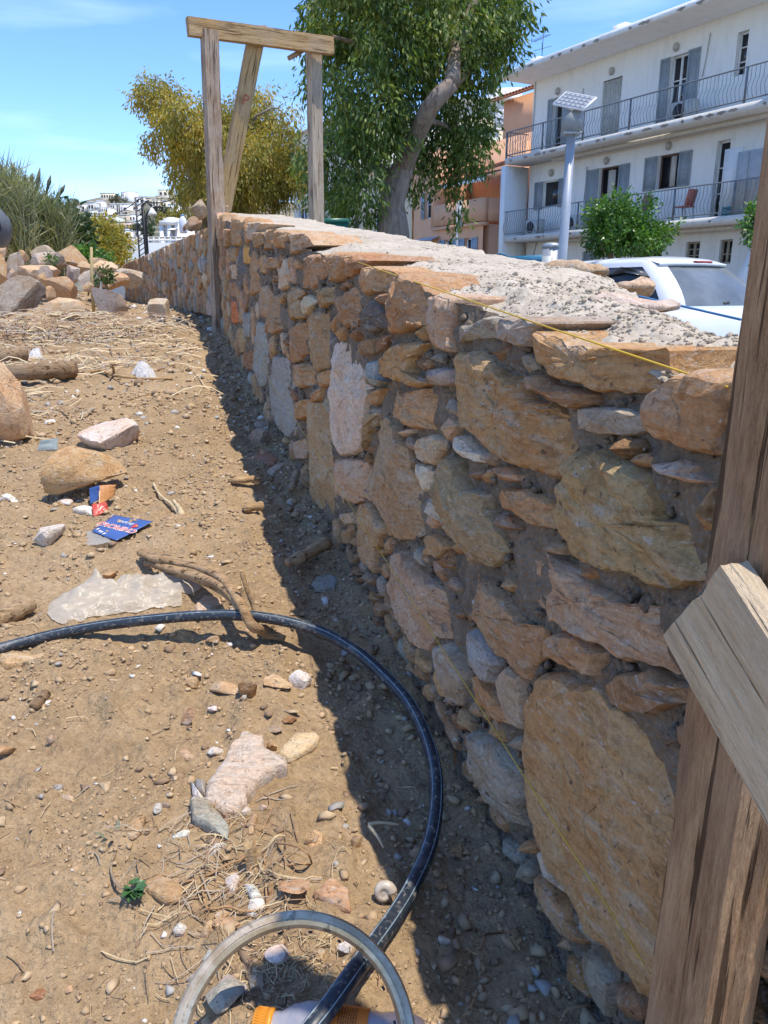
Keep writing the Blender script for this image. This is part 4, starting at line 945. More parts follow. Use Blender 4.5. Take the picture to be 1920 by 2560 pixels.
# ---- cream house behind the big tree, pale block beyond it
k4, _ = fk(*px('S', [(926, 900)])[0], 0.3)
ch = bthing('cream_house', 'cream plastered house partly hidden by the big drooping tree', 'house'); mb = MB(); hs_ = [(-9.3, -8.5, 3.6, 5.0), (-11.3, -10.4, 3.6, 5.0), (-9.3, -8.5, 0.6, 2.0)]
wall_with_holes(mb, -13.0, k4 - 0.03, BZ, 7.0, 0.25, 0.3, hs_); mb.box(((-13.0 + k4) / 2, 5.0, (BZ + 7) / 2), (13.0 + k4 - 0.06, 8.9, 7 - BZ - 0.02)); mb.build('wall', CREAM, ch)
mb = MB(); mb.box(((-13.0 + k4) / 2, 4.8, 7.08), (13.0 + k4 + 0.1, 9.6, 0.16)); mb.build('roof', PALE, ch)
for h in hs_: casement(ch, *h, 0.40, WHITEPAINT, 2, (0.5,))
pb = bthing('pale_building', 'tall pale grey-white block with a plain top wall behind the timber frame', 'building'); _, zt = fk(735, 344, 0.0); hs_ = [(-20.6, -19.4, 4.2, 6.0), (-18.0, -16.8, 4.2, 6.0), (-20.6, -19.4, 1.0, 2.6), (-15.4, -14.2, 4.2, 6.0)]
mb = MB(); wall_with_holes(mb, -21.3, -13.05, BZ, zt, 0.0, 0.3, hs_); mb.box((-17.17, 5, (BZ + zt) / 2), (8.2, 9.4, zt - BZ - 0.02)); mb.build('wall', PALE, pb)
mb = MB(); mb.box((-17.17, 4.8, zt + 0.06), (8.4, 10.0, 0.12)); mb.build('roof', PALE, pb)
for h in hs_: casement(pb, *h, 0.14, WHITEPAINT, 2, (0.5,))
mb = MB(); mb.box((-20, -0.45, 3.95), (1.9, 0.9, 0.14)); bal = mb.build('balcony', PALE, pb); railing(bal, -20.9, -19.1, 4.0, -0.85, 0.95, False, mat=BLACKMETAL)
# wrought-iron arches on its roof terrace
mb = MB()
for cx, rr_ in ((0, 0.8), (1.7, 0.9), (3.3, 0.7)):
    th = np.linspace(0, math.pi, 14); mb.tube([(cx - rr_ * math.cos(a), 0, 0.9 + rr_ * 0.75 * math.sin(a)) for a in th], 0.035, 5); mb.tube([(cx - 0.55 * rr_ * math.cos(a), 0, 0.75 + rr_ * 0.55 * math.sin(a)) for a in th], 0.02, 5)
    mb.tube([(cx + rr_, 0, 0), (cx + rr_, 0, 0.95)], 0.035, 5); mb.tube([(cx - rr_, 0, 0), (cx - rr_, 0, 0.95)], 0.03, 5)
ka, za = fk(*px('S', [(262, 330)])[0], -1.3); pg = bthing('iron_pergola', 'black wrought-iron arches standing before the pale block', 'pergola', ka + 0.8, -1.3, za - 0.3)
mb.build('arches', BLACKMETAL, pg); mb = MB(); mb.tube([(-0.8, 0, 0.05), (4.0, 0, 0.05)], 0.03, 5)
for x in (-0.8, 1.6, 4.0): mb.tube([(x, 0, -za + 0.3 + BZ), (x, 0, 0.05)], 0.045, 6)
mb.build('posts', BLACKMETAL, pg)

# ---- cream building uphill with a big black and white picture on its terrace
d_ = ray(1245, 300); bp = at_y(1195, 250, 52.0); ub = thing('cream_building', 'cream flat-roofed building rising above the orange house', 'building', (bp[0], bp[1], 0), R(-8))
zt = at_y(1195, 250, 52)[2]; mb = MB(); mb.box((0.3, 3, zt / 2), (4.8, 6, zt)); mb.build('wall', CREAM, ub); mb = MB(); mb.box((0.3, 3, zt + 0.05), (5.0, 6.2, 0.16)); mb.build('roof', WHITE, ub)
mb = MB(); mb.box((1.6, 4.2, zt + 0.7), (2.2, 2.4, 1.2)); mb.build('stair_head', WHITE, ub)
P0, P1 = at_y(1238, 274, 50.5), at_y(1296, 328, 50.5); tb = NT('mono_print'); c = tb.coord('Object', scale=(1, 1, 2.2)); f = tb.noise(c, 2.6, 7, 0.75, 0.5)
g = tb.ramp(f, [(0.44, 0.04), (0.50, 0.5), (0.56, 0.85)]); PRINT = tb.fin(g, 0.6)
bd = thing('billboard', 'large black and white printed picture panel beside the cream building', 'billboard', ((P0[0] + P1[0]) / 2, 50.4, 0), R(-8)); wb = P1[0] - P0[0]
mb = MB(); mb.box((0, 0, (P0[2] + P1[2]) / 2), (wb, 0.06, P0[2] - P1[2])); mb.build('print', PRINT, bd)
mb = MB()
for x in (-wb / 2, wb / 2): mb.box((x, 0.07, P0[2] / 2), (0.08, 0.06, P0[2])); 
mb.box((0, 0.06, P0[2] + 0.03), (wb + 0.1, 0.08, 0.06)); mb.build('frame', STEEL, bd)
at = at_y(1290, 330, 49.0); ant = thing('tv_antenna', 'thin aerial mast beside the printed picture panel', 'antenna', (at[0], at[1], 0)); zA = at_y(1290, 262, 49)[2]
mb = MB(); mb.tube([(0, 0, 0), (0, 0, zA)], 0.03, 5); mb.build('mast', STEEL, ant); mb = MB(); mb.tube([(-1.3, 0, zA - 0.1), (0.1, 0, zA - 0.3)], 0.02, 4)
for i in range(9): x = -1.3 + 0.15 * i; mb.tube([(x, 0, zA - 0.3 - 0.02 * i), (x, 0, zA + 0.02 - 0.02 * i)], 0.012, 4)
mb.build('aerial', STEEL, ant)

# ================================================================ THE TOWN ON THE HILL
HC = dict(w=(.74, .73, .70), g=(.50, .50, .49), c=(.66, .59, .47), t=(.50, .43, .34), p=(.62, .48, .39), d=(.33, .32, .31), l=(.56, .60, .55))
HM = {k: m_plaster('town_' + k, c, amt=0.2, scale=0.12) for k, c in HC.items()}
TOWN = [  # box in zoom H, colour, windows across, down, label
 (300, 188, 470, 262, 'c', 5, 1, 'long villa with a row of dark arches on the hill crest'), (575, 172, 678, 292, 'w', 0, 0, 'tall blank bright white cube near the hill crest'), (530, 180, 578, 285, 'w', 2, 2, 'narrow white house leaning on the blank white cube'),
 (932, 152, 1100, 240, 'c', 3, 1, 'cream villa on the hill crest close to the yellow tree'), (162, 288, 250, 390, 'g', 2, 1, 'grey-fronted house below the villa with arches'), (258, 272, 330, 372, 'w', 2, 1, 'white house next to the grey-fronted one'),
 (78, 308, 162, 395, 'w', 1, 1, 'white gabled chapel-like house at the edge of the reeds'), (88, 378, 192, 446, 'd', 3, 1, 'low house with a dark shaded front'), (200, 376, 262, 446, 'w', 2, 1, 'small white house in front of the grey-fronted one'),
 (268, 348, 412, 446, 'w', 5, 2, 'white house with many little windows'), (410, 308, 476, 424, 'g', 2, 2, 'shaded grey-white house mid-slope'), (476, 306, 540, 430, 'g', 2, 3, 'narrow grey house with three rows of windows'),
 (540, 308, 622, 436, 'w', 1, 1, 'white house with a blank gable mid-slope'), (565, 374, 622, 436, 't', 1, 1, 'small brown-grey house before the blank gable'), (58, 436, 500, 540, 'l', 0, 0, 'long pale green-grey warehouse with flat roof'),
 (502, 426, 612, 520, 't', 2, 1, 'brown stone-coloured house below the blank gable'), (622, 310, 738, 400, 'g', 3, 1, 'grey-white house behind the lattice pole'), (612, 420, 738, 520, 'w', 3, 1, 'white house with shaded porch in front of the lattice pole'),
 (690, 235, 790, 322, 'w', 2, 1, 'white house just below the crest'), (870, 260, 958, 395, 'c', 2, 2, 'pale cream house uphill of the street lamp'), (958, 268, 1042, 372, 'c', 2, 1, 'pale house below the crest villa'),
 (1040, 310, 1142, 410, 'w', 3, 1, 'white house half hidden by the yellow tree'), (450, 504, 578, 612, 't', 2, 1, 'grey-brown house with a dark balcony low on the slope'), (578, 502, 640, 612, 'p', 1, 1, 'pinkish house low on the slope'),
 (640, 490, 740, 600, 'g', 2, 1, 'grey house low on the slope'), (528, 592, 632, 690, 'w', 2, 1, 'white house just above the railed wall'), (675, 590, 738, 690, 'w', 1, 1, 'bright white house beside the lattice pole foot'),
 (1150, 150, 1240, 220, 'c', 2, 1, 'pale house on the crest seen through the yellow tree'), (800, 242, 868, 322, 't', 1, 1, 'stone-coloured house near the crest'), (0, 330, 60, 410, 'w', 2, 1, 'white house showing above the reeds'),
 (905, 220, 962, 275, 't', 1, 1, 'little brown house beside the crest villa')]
def hill_hit(u, v):
    d = ray(u, v); y = 60.0
    while y < 440:
        p = CAM + d * (y / d[1])
        if p[2] <= hz(p[0], p[1]): return y
        y += 2.0
    return 425.0
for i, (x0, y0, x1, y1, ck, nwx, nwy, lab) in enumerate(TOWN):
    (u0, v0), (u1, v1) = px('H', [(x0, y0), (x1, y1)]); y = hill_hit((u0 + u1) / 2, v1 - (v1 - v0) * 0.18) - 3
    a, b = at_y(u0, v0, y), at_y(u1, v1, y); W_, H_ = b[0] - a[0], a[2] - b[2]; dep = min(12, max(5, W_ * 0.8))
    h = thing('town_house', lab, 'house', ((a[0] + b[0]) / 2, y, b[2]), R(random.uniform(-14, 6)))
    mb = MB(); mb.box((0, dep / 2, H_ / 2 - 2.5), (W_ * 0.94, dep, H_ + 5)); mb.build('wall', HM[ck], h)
    mb = MB(); mb.box((0, dep / 2, H_ + 0.12), (W_ * 0.94 + 0.08, dep + 0.08, 0.22)); mb.build('roof', HM['w' if ck in 'wg' else 'c'], h)
    for p in range(nwx):
        for q_ in range(nwy):
            mb = MB(); ww = min(0.9, W_ * 0.42 / nwx); x = -W_ * 0.42 + W_ * 0.84 * (p + 0.5) / nwx; z = H_ * (q_ + 0.62) / (nwy + 0.15) if nwy > 1 else H_ * 0.58
            mb.box((x, -0.02, z), (ww, 0.12, min(1.25, H_ * 0.30))); mb.build('window', DARK, h)

# canopy house and railed wall in front of the town
a = at_y(*px('H', [(975, 480)])[0], 44); b = at_y(*px('H', [(1190, 665)])[0], 44); W_, H_ = b[0] - a[0], a[2] - b[2]
kio = thing('white_pavilion', 'white classical pavilion with stepped gable and columns by the railed wall', 'pavilion', ((a[0] + b[0]) / 2, 44, 0), R(-10))
mb = MB(); mb.box((0, 1.8, (b[2]) / 2 + H_ * 0.4), (W_ * 0.95, 3.2, b[2] + H_ * 0.78)); mb.build('wall', HM['w'], kio)
mb = MB(); mb.box((0, 1.6, b[2] + H_ * 0.82), (W_ * 1.05, 3.8, 0.22)); mb.box((-W_ * 0.05, 1.6, b[2] + H_ * 0.93), (W_ * 0.7, 3.3, 0.3)); mb.box((-W_ * 0.08, 1.6, b[2] + H_ * 1.03), (W_ * 0.4, 3.0, 0.25)); mb.build('roof', HM['w'], kio)
for x in (-0.46, -0.02, 0.44): mb = MB(); mb.box((W_ * x, -0.15, b[2] / 2 + H_ * 0.38), (0.22, 0.22, b[2] + H_ * 0.78)); mb.build('column', WHITEPAINT, kio)
mb = MB(); mb.add([(0.1, 0.1, b[2] + H_ * 0.58), (W_ * 0.5, 0.1, b[2] + H_ * 0.58), (W_ * 0.55, -0.8, b[2] + H_ * 0.36), (0.1, -0.8, b[2] + H_ * 0.36)], [(0, 1, 2, 3)]); mb.build('canopy', pbr('awning_canvas', (0.78, 0.76, 0.72), 0.9), kio)
a = at_y(*px('H', [(468, 728)])[0], 36); b = at_y(*px('H', [(1060, 830)])[0], 36)
rw = thing('retaining_wall', 'pale blue-grey wall topped by a white railing in front of the town', 'wall', ((a[0] + b[0]) / 2, 36, 0)); W_ = b[0] - a[0] + 1.6
mb = MB(); mb.box((0, 0.2, a[2] / 2), (W_, 0.4, a[2])); mb.build('wall', m_plaster('grey_wall_paint', (0.46, 0.50, 0.53)), rw)
zr = at_y(*px('H', [(500, 668)])[0], 36)[2]; mb = MB()
for z in (a[2] + 0.12, (a[2] + zr) / 2 + 0.1, zr): mb.box((0, 0.2, z), (W_, 0.05, 0.06))
for i in range(17): mb.box((-W_ / 2 + W_ * i / 16, 0.2, (a[2] + zr) / 2), (0.05, 0.056, zr - a[2]))
mb.build('railing', WHITEPAINT, rw)

# ================================================================ TREES AND BUSHES
def leaf_mesh(name, C, D, Ls, Ws, mat):
    """one folded lance-shaped blade per centre, along D"""
    N = len(C); D = D / (np.linalg.norm(D, axis=1)[:, None] + 1e-9); r = rng.normal(size=(N, 3)); a = np.cross(D, r); a /= np.linalg.norm(a, axis=1)[:, None] + 1e-9
    b = np.cross(a, D); Ls = np.broadcast_to(Ls, N)[:, None]; Ws = np.broadcast_to(Ws, N)[:, None]
    V = np.stack([C, C + D * Ls * 0.45 + a * Ws * 0.5 + b * Ws * 0.15, C + D * Ls, C + D * Ls * 0.45 - a * Ws * 0.5 + b * Ws * 0.15], 1)
    F = (np.arange(N) * 4)[:, None] + np.arange(4)[None]
    return mesh_np(name, V.reshape(-1, 3), [F], [mat])
def lobes_at(L, y, dy, base):
    """(u, v, ru, rv) crown lobes of the photograph, set at their distance"""
    o = []
    for u, v, ru, rv, *k in L:
        yy = y + (k[0] if k else rng.uniform(-dy, dy)); p = at_y(u, v, yy); s = np.linalg.norm(p - CAM) / FPX
        o.append((p - base, np.array([ru * s, max(ru, rv) * s * 0.9, rv * s])))
    return o
def sample_lobes(lobes, n, shell=0.5):
    wts = np.array([np.prod(r) ** 0.72 for _, r in lobes]); k = rng.choice(len(lobes), n, p=wts / wts.sum())
    d = rng.normal(size=(n, 3)); d /= np.linalg.norm(d, axis=1)[:, None]; rad = rng.uniform(shell ** 3, 1.08, n) ** (1 / 3)
    c = np.array([l[0] for l in lobes])[k]; r = np.array([l[1] for l in lobes])[k]
    return c + d * rad[:, None] * r, d
def sprays(lobes, n, per, Ls, Ws, droop, spread, shell=0.45, step=0.45):
    P, d = sample_lobes(lobes, n, shell); D = d * (1 - droop) + np.array([0, 0, -1.0]) * droop + rng.normal(size=(n, 3)) * 0.25
    D /= np.linalg.norm(D, axis=1)[:, None]
    t = rng.uniform(0, 1, (n, per)); Lr = Ls * rng.uniform(0.7, 1.25, (n, per))
    C = P[:, None, :] + D[:, None, :] * (t * step)[..., None] + rng.normal(size=(n, per, 3)) * spread
    LD = D[:, None, :] * 0.7 + rng.normal(size=(n, per, 3)) * 0.42 + np.array([0, 0, -1.0]) * droop * 0.8
    return C.reshape(-1, 3), LD.reshape(-1, 3), Lr.ravel(), Lr.ravel() * Ws
def limb(mb, pts, r0, r1, n=9, wob=0.06):
    P = spline(pts, 6); t = np.linspace(0, 1, len(P)); r = r0 * (1 - t) + r1 * t
    r = r * (1 + wob * 2 * pn(t * 9, r0 * 31, 2.0)); mb.tube(P, r, n)
EUC = m_leaf('drooping_leaf', [(.05, .09, .02), (.095, .16, .035), (.14, .22, .05), (.19, .27, .06), (.075, .13, .03), (.28, .30, .07), (.06, .11, .03)], 0.40, 0.55)
OLIVE = m_leaf('yellow_green_leaf', [(.30, .27, .05), (.44, .37, .07), (.20, .21, .05), (.50, .41, .09), (.36, .29, .07), (.34, .21, .06)], 0.42, 0.6)
CITRUS = m_leaf('citrus_leaf', [(.045, .11, .018), (.08, .19, .03), (.13, .27, .05), (.06, .14, .025)], 0.3, 0.35)
DARKBUSH = m_leaf('dark_bush_leaf', [(.025, .055, .02), (.05, .095, .03), (.075, .13, .045), (.04, .07, .03)], 0.3, 0.4)
REED = m_leaf('reed_leaf', [(.18, .21, .09), (.26, .27, .13), (.36, .34, .20), (.13, .17, .07), (.44, .39, .26)], 0.3, 0.6)
SCRUB = m_leaf('scrub_leaf', [(.05, .07, .035), (.09, .10, .05), (.13, .12, .06), (.065, .085, .045)], 0.25, 0.6)
BARK = m_bark('grey_brown_bark', (0.16, 0.115, 0.085), (0.33, 0.26, 0.20))
def stuff_part(o): o['kind'] = 'stuff'; return o
# the big drooping tree behind the wall
eb = at_y(1000, 600, 18.0); eb[2] = STREET_Z
et = thing('drooping_tree', 'big evergreen tree with hanging leaves and a thick leaning trunk behind the wall', 'tree', eb)
def E(u, v, dy=0.0): return at_y(u, v, 18.0 + dy) - eb
mb = MB(); limb(mb, [(0.0, 0, -0.1), E(985, 590), E(978, 520), E(995, 455), E(1015, 400)], 0.36, 0.23, 14, 0.12); mb.build('trunk', BARK, et, True)
mb = MB(); limb(mb, [E(1005, 425), E(1045, 330, -0.6), E(1085, 255, -1.1), E(1130, 210, -1.1)], 0.21, 0.16, 10); limb(mb, [E(1130, 210, -1.1), E(1140, 120, -0.5), E(1180, 20, -0.2), E(1230, -80)], 0.16, 0.06, 9)
limb(mb, [E(1010, 400), E(985, 260, 0.5), E(965, 150, 0.6), E(940, 20, 0.6), E(930, -90, 0.6)], 0.15, 0.05, 9); limb(mb, [E(1130, 215, -0.4), E(1200, 150, 0.4), E(1270, 60, 0.5)], 0.09, 0.03, 7)
limb(mb, [E(990, 460), E(930, 400, 0.8), E(880, 330, 1.0), E(860, 250, 1.2)], 0.13, 0.05, 8); limb(mb, [E(965, 160, 0.6), E(890, 110, 0.2), E(830, 90, 0)], 0.08, 0.03, 7); limb(mb, [E(1060, 300, -0.2), E(1120, 320, 0.6), E(1180, 400, 0.8)], 0.07, 0.02, 7)
mb.build('limbs', BARK, et, True)
EL = [(870, 70, 110, 80), (1000, 30, 130, 80), (1150, 30, 120, 70), (1250, 40, 75, 80), (1120, 110, 110, 70, -0.7), (870, 175, 85, 85), (985, 150, 100, 70, -0.8), (812, 235, 40, 55), (1240, 125, 55, 75), (1195, 180, 60, 60), (930, 270, 90, 70, -0.9), (1040, 230, 70, 70, 0.9),
      (1130, 300, 70, 60, 0.7), (1185, 330, 48, 60), (1165, 400, 60, 70, 0.4), (1110, 400, 50, 70, 0.7), (1120, 480, 30, 35), (1145, 545, 14, 35), (860, 350, 60, 60), (840, 420, 60, 60), (930, 355, 75, 60, -1.0), (985, 340, 60, 60, -1.0), (1000, 410, 50, 50, 1.2),
      (840, 500, 60, 45), (885, 545, 55, 45), (920, 470, 40, 50), (1020, 480, 35, 40, 0.4), (765, 400, 20, 60), (900, -70, 130, 80), (1050, -90, 140, 80), (1200, -60, 110, 80), (800, 120, 40, 45)]
EL = [(a, b - 34, c * 0.9, d * 0.85, *k) for a, b, c, d, *k in EL]; lob = lobes_at(EL, 18.3, 1.5, eb); C, D, Lr, Wr = sprays(lob, 2700, 19, 0.15, 0.33, 0.58, 0.09, 0.35, 0.38)
keep = np.ones(len(C), bool); stuff_part(obj('foliage', leaf_mesh('foliage', C, D, Lr, Wr, EUC), et))
# yellow-green tree past the timber frame
yb = at_y(510, 560, 24.0); yb[2] = 0.0; yt = thing('weeping_tree', 'yellow-green weeping tree beyond the timber frame', 'tree', yb)
def Y(u, v, dy=0.0): return at_y(u, v, 24.0 + dy) - yb
mb = MB(); limb(mb, [(0.2, 0, 0), Y(500, 540), Y(490, 470), Y(470, 400), Y(450, 340), Y(420, 290)], 0.24, 0.06, 10, 0.1); mb.build('trunk', BARK, yt, True)
mb = MB(); limb(mb, [Y(488, 460), Y(560, 400, 0.5), Y(620, 330, 0.3), Y(640, 290)], 0.14, 0.03, 8); limb(mb, [Y(455, 350), Y(400, 280), Y(365, 250)], 0.06, 0.02, 6); limb(mb, [Y(640, 290), Y(690, 270), Y(722, 300)], 0.03, 0.01, 6); limb(mb, [Y(560, 400, .5), Y(640, 420, .5), Y(710, 430)], 0.08, 0.02, 6); mb.build('limbs', BARK, yt, True)
YL = [(385, 235, 32, 28), (350, 250, 16, 26), (415, 265, 45, 32), (455, 310, 55, 42), (490, 360, 60, 60), (425, 340, 28, 40), (385, 372, 26, 22), (445, 430, 34, 60), (470, 500, 34, 45), (540, 330, 45, 60), (590, 330, 40, 60), (640, 285, 44, 42), (660, 340, 45, 55), (690, 420, 62, 70), (620, 430, 70, 80),
      (560, 460, 60, 70), (650, 500, 60, 40), (725, 460, 34, 60), (722, 320, 8, 48), (735, 400, 25, 30), (590, 510, 50, 30)]
YL = [(a + (14 if b > 400 and a < 500 else 0), b - 20, c * 0.9, d * 0.88) for a, b, c, d in YL]; lob = lobes_at(YL, 24.0, 1.2, yb); C, D, Lr, Wr = sprays(lob, 2800, 17, 0.13, 0.30, 0.6, 0.09, 0.3, 0.4); stuff_part(obj('foliage', leaf_mesh('foliage', C, D, Lr, Wr, OLIVE), yt))
# little citrus tree before the white block
cb = at_y(1565, 680, 20.0); cb[2] = STREET_Z; ct = thing('citrus_tree', 'small round bright green citrus tree in front of the white block', 'tree', cb)
def Cc(u, v, dy=0.0): return at_y(u, v, 20.0 + dy) - cb
mb = MB(); limb(mb, [(-0.1, 0, 0), Cc(1530, 655), Cc(1505, 615), Cc(1500, 570)], 0.085, 0.04, 8); limb(mb, [(-0.06, 0, 0.3), Cc(1545, 650), Cc(1560, 610), Cc(1590, 560)], 0.07, 0.03, 8); limb(mb, [(-0.06, 0.05, 0.3), Cc(1525, 650, .2), Cc(1515, 600, .3), Cc(1540, 540, .3)], 0.06, 0.03, 8); mb.build('trunk', BARK, ct, True)
CL = [(1502, 585, 28, 36), (1540, 570, 42, 42), (1585, 580, 38, 36), (1545, 520, 30, 25), (1600, 540, 25, 30), (1500, 530, 22, 22), (1550, 510, 12, 18), (1520, 605, 35, 20), (1570, 600, 50, 22), (1610, 600, 30, 22), (1640, 590, 28, 18), (1665, 575, 20, 10), (1685, 568, 8, 8)]
lob = lobes_at(CL, 20.0, 0.5, cb); C, D, Lr, Wr = sprays(lob, 900, 9, 0.11, 0.5, 0.15, 0.05, 0.35, 0.2); stuff_part(obj('foliage', leaf_mesh('foliage', C, D, Lr, Wr, CITRUS), ct))
cb2 = at_y(1930, 700, 15.0); cb2[2] = STREET_Z; ct2 = thing('citrus_tree', 'citrus branches just showing beside the near timber post', 'tree', cb2); mb = MB(); limb(mb, [(0, 0, 0), at_y(1925, 640, 15) - cb2, at_y(1922, 570, 15) - cb2], 0.07, 0.03, 8); mb.build('trunk', BARK, ct2, True)
lob = lobes_at([(1900, 560, 20, 26), (1915, 590, 26, 36), (1930, 540, 30, 30)], 15, 0.3, cb2); C, D, Lr, Wr = sprays(lob, 160, 9, 0.11, 0.5, 0.15, 0.05, 0.35, 0.2); stuff_part(obj('foliage', leaf_mesh('foliage', C, D, Lr, Wr, CITRUS), ct2))
# bushes and reeds to the left
def bush(L, y, label, m, n=700, per=12, ll=0.10, lw=0.45, droop=0.1, name='bush', step=0.22):
    b = at_y(L[0][0], 660, y); b[2] = float(gz(b[0], b[1])) if y < 40 else b[2]; t = thing(name, label, 'bush', b); lob = lobes_at(L, y, 0.7, b)
    mb = MB()
    for k in range(4): c, r = lob[k % len(lob)]; limb(mb, [(0.05 * k - 0.08, 0.05 * k, 0), c * 0.5 + np.array([0, 0.05 * k, 0]), c], 0.05 * min(1, step * 4), 0.012 * min(1, step * 4), 6)
    mb.build('stems', BARK, t, True); C, D, Lr, Wr = sprays(lob, n, per, ll, lw, droop, step * 0.35, 0.3, step); stuff_part(obj('foliage', leaf_mesh('foliage', C, D, Lr, Wr, m), t)); return t
bush([(60, 565, 50, 36), (20, 590, 45, 40), (100, 585, 45, 36), (40, 545, 40, 24), (0, 550, 40, 32), (70, 610, 55, 26)], 14.0, 'dark green glossy bush below the tall reeds', DARKBUSH, 1000)
bush([(145, 575, 40, 36), (130, 605, 50, 30), (172, 595, 32, 32), (120, 562, 26, 26)], 14.8, 'dense dark bush behind the boulder heap', DARKBUSH, 800)
bush([(235, 610, 40, 30), (255, 592, 28, 24), (215, 590, 28, 24), (285, 608, 24, 18), (240, 635, 50, 20)], 17.5, 'rounded olive-green bush in front of the pale railed wall', OLIVE, 800, 12, 0.11, 0.4)
bush([(225, 645, 28, 12), (250, 650, 22, 10), (210, 640, 18, 10)], 12.0, 'low bright green weeds behind the boulders', CITRUS, 200, 8, 0.06, 0.5, step=0.08)
bush([(128, 650, 8, 6)], 8.3, 'small light green weed between boulders', CITRUS, 22, 7, 0.035, 0.4, step=0.03)
bush([(258, 688, 14, 12)], 7.9, 'little grey-green plant growing beside the upright cane', DARKBUSH, 45, 7, 0.035, 0.5, step=0.04)
def reeds(L, y, label, n, h, plumes):
    b = at_y(L[0][0], 640, y); b[2] = float(gz(b[0], b[1])); t = thing('reed_clump', label, 'reeds', b); pts = []
    C, D, LL, WW = [], [], [], []
    mb = MB()
    for u, v, ru, rv in L:
        for k in range(n):
            uu = u + random.gauss(0, ru * 0.5); vt = v + random.uniform(-rv, rv); yy = y + random.uniform(-1, 1); top = at_y(uu + random.gauss(0, 12), vt, yy) - b; bt = at_y(uu, 640, yy) - b; bt[2] = 0
            if k % 4 == 0: mb.tube([bt, (bt + top) / 2 + np.array([0, 0, 0.05]), top], [0.014, 0.010, 0.004], 4, False)
            for j in range(15):
                f = random.uniform(0.3, 1.0); p = bt + (top - bt) * f; a = random.uniform(0, 6.28); C.append(p); D.append((math.cos(a) * 0.6, math.sin(a) * 0.6, random.uniform(0.1, 1.4))); LL.append(random.uniform(0.2, 0.55)); WW.append(0.015)
    mb.build('stalks', pbr('reed_stalk', (0.30, 0.28, 0.14), 0.7), t); stuff_part(obj('blades', leaf_mesh('blades', np.array(C), np.array(D), np.array(LL), np.array(WW), REED), t))
    for (u0, v0, u1, v1) in plumes:
        p0, p1 = at_y(u0, v0, y) - b, at_y(u1, v1, y) - b; mb = MB(); mb.tube([p0 + (p0 - p1) * 1.5, p0, p0 * 0.5 + p1 * 0.5, p1], [0.012, 0.022, 0.035, 0.006], 6); mb.build('plume', pbr('reed_plume', (0.13, 0.125, 0.08), 0.9, var=0.4, scale=30), t)
reeds([(20, 470, 30, 50), (60, 495, 30, 44), (-15, 470, 24, 50)], 13.6, 'tall pale reeds with dark plumes rising above the dark glossy bush', 130, 2.6, [(30, 440, 36, 405), (92, 470, 100, 419), (8, 440, 2, 410)])
reeds([(105, 522, 28, 34), (135, 545, 24, 26), (152, 552, 18, 24)], 14.2, 'shorter reed clump with leaning plumes against the sky', 110, 2.0, [(119, 470, 127, 438), (148, 488, 163, 461), (60, 452, 63, 436), (78, 455, 81, 432)])
# trees scattered on the hill
def crown(name, label, u, v, ru, rv, y, m, n, group=None, ll=None):
    b = at_y(u, v + rv, y); t = thing(name, label, 'tree', b, 0, group); s = y / FPX; lob = [(np.array([0, 0, rv * s * 1.0]), np.array([ru * s, ru * s, rv * s]))]
    for k in range(3): lob.append((np.array([random.uniform(-.6, .6) * ru * s, random.uniform(-.4, .4) * ru * s, random.uniform(.4, 1.5) * rv * s]), np.array([.55 * ru * s, .55 * ru * s, .55 * rv * s])))
    mb = MB(); limb(mb, [(0, 0, -1.5), (0.1, 0, rv * s * 0.6), (0, 0.1, rv * s * 1.4)], 0.05 * ru * s + 0.08, 0.05, 6); mb.build('trunk', BARK, t)
    C, D, Lr, Wr = sprays(lob, n, 6, ll or ru * s * 0.28, 0.5, 0.2, ru * s * 0.07, 0.3, ru * s * 0.2); stuff_part(obj('crown', leaf_mesh('crown', C, D, Lr, Wr, m), t))
for (x, y_, rx, ry, D_, lab, m) in ((835, 520, 70, 150, 52, 'dark conifer standing beside the lattice pole', DARKBUSH), (985, 400, 75, 60, 75, 'grey-green round tree uphill of the pavilion', SCRUB), (975, 470, 60, 50, 60, 'light olive bush just behind the pavilion', OLIVE), (1140, 420, 75, 60, 70, 'olive tree showing above the pavilion gable', OLIVE),
                                (505, 255, 36, 45, 330, 'dark pine beside the blank white cube', SCRUB), (435, 262, 26, 34, 330, 'small pine below the villa with arches', SCRUB), (420, 510, 40, 40, 120, 'bushy tree at the end of the pale warehouse', SCRUB), (690, 565, 50, 30, 110, 'low shrub between the pinkish and the bright white house', SCRUB), (1210, 260, 50, 60, 200, 'pale scrub tree uphill seen beside the yellow tree', SCRUB),
                                (20, 420, 40, 60, 100, 'grey-green tree at the edge of the warehouse', SCRUB), (20, 290, 45, 30, 300, 'dark scrub on the ridge above the reeds', SCRUB), (830, 610, 60, 60, 50, 'dark shrub at the foot of the conifer', DARKBUSH)):
    (u, v), = px('H', [(x, y_)]); crown('hill_tree', lab, u, v, rx / 4.366, ry / 4.366, D_, m, 170)
for k, row in enumerate(TOWN):
    x = (row[0] if k % 2 else row[2]) + rng.uniform(-8, 8); y_ = row[3] - rng.uniform(10, 30)
    (u, v), = px('H', [(x, y_)]); y = hill_hit(u, v + 3) - 6
    crown('scrub_tree', 'scrub tree by the ' + row[7], u, v, rng.uniform(2.5, 6), rng.uniform(2, 4.2), y, SCRUB, 55, 'small scrub trees between the houses on the hill')

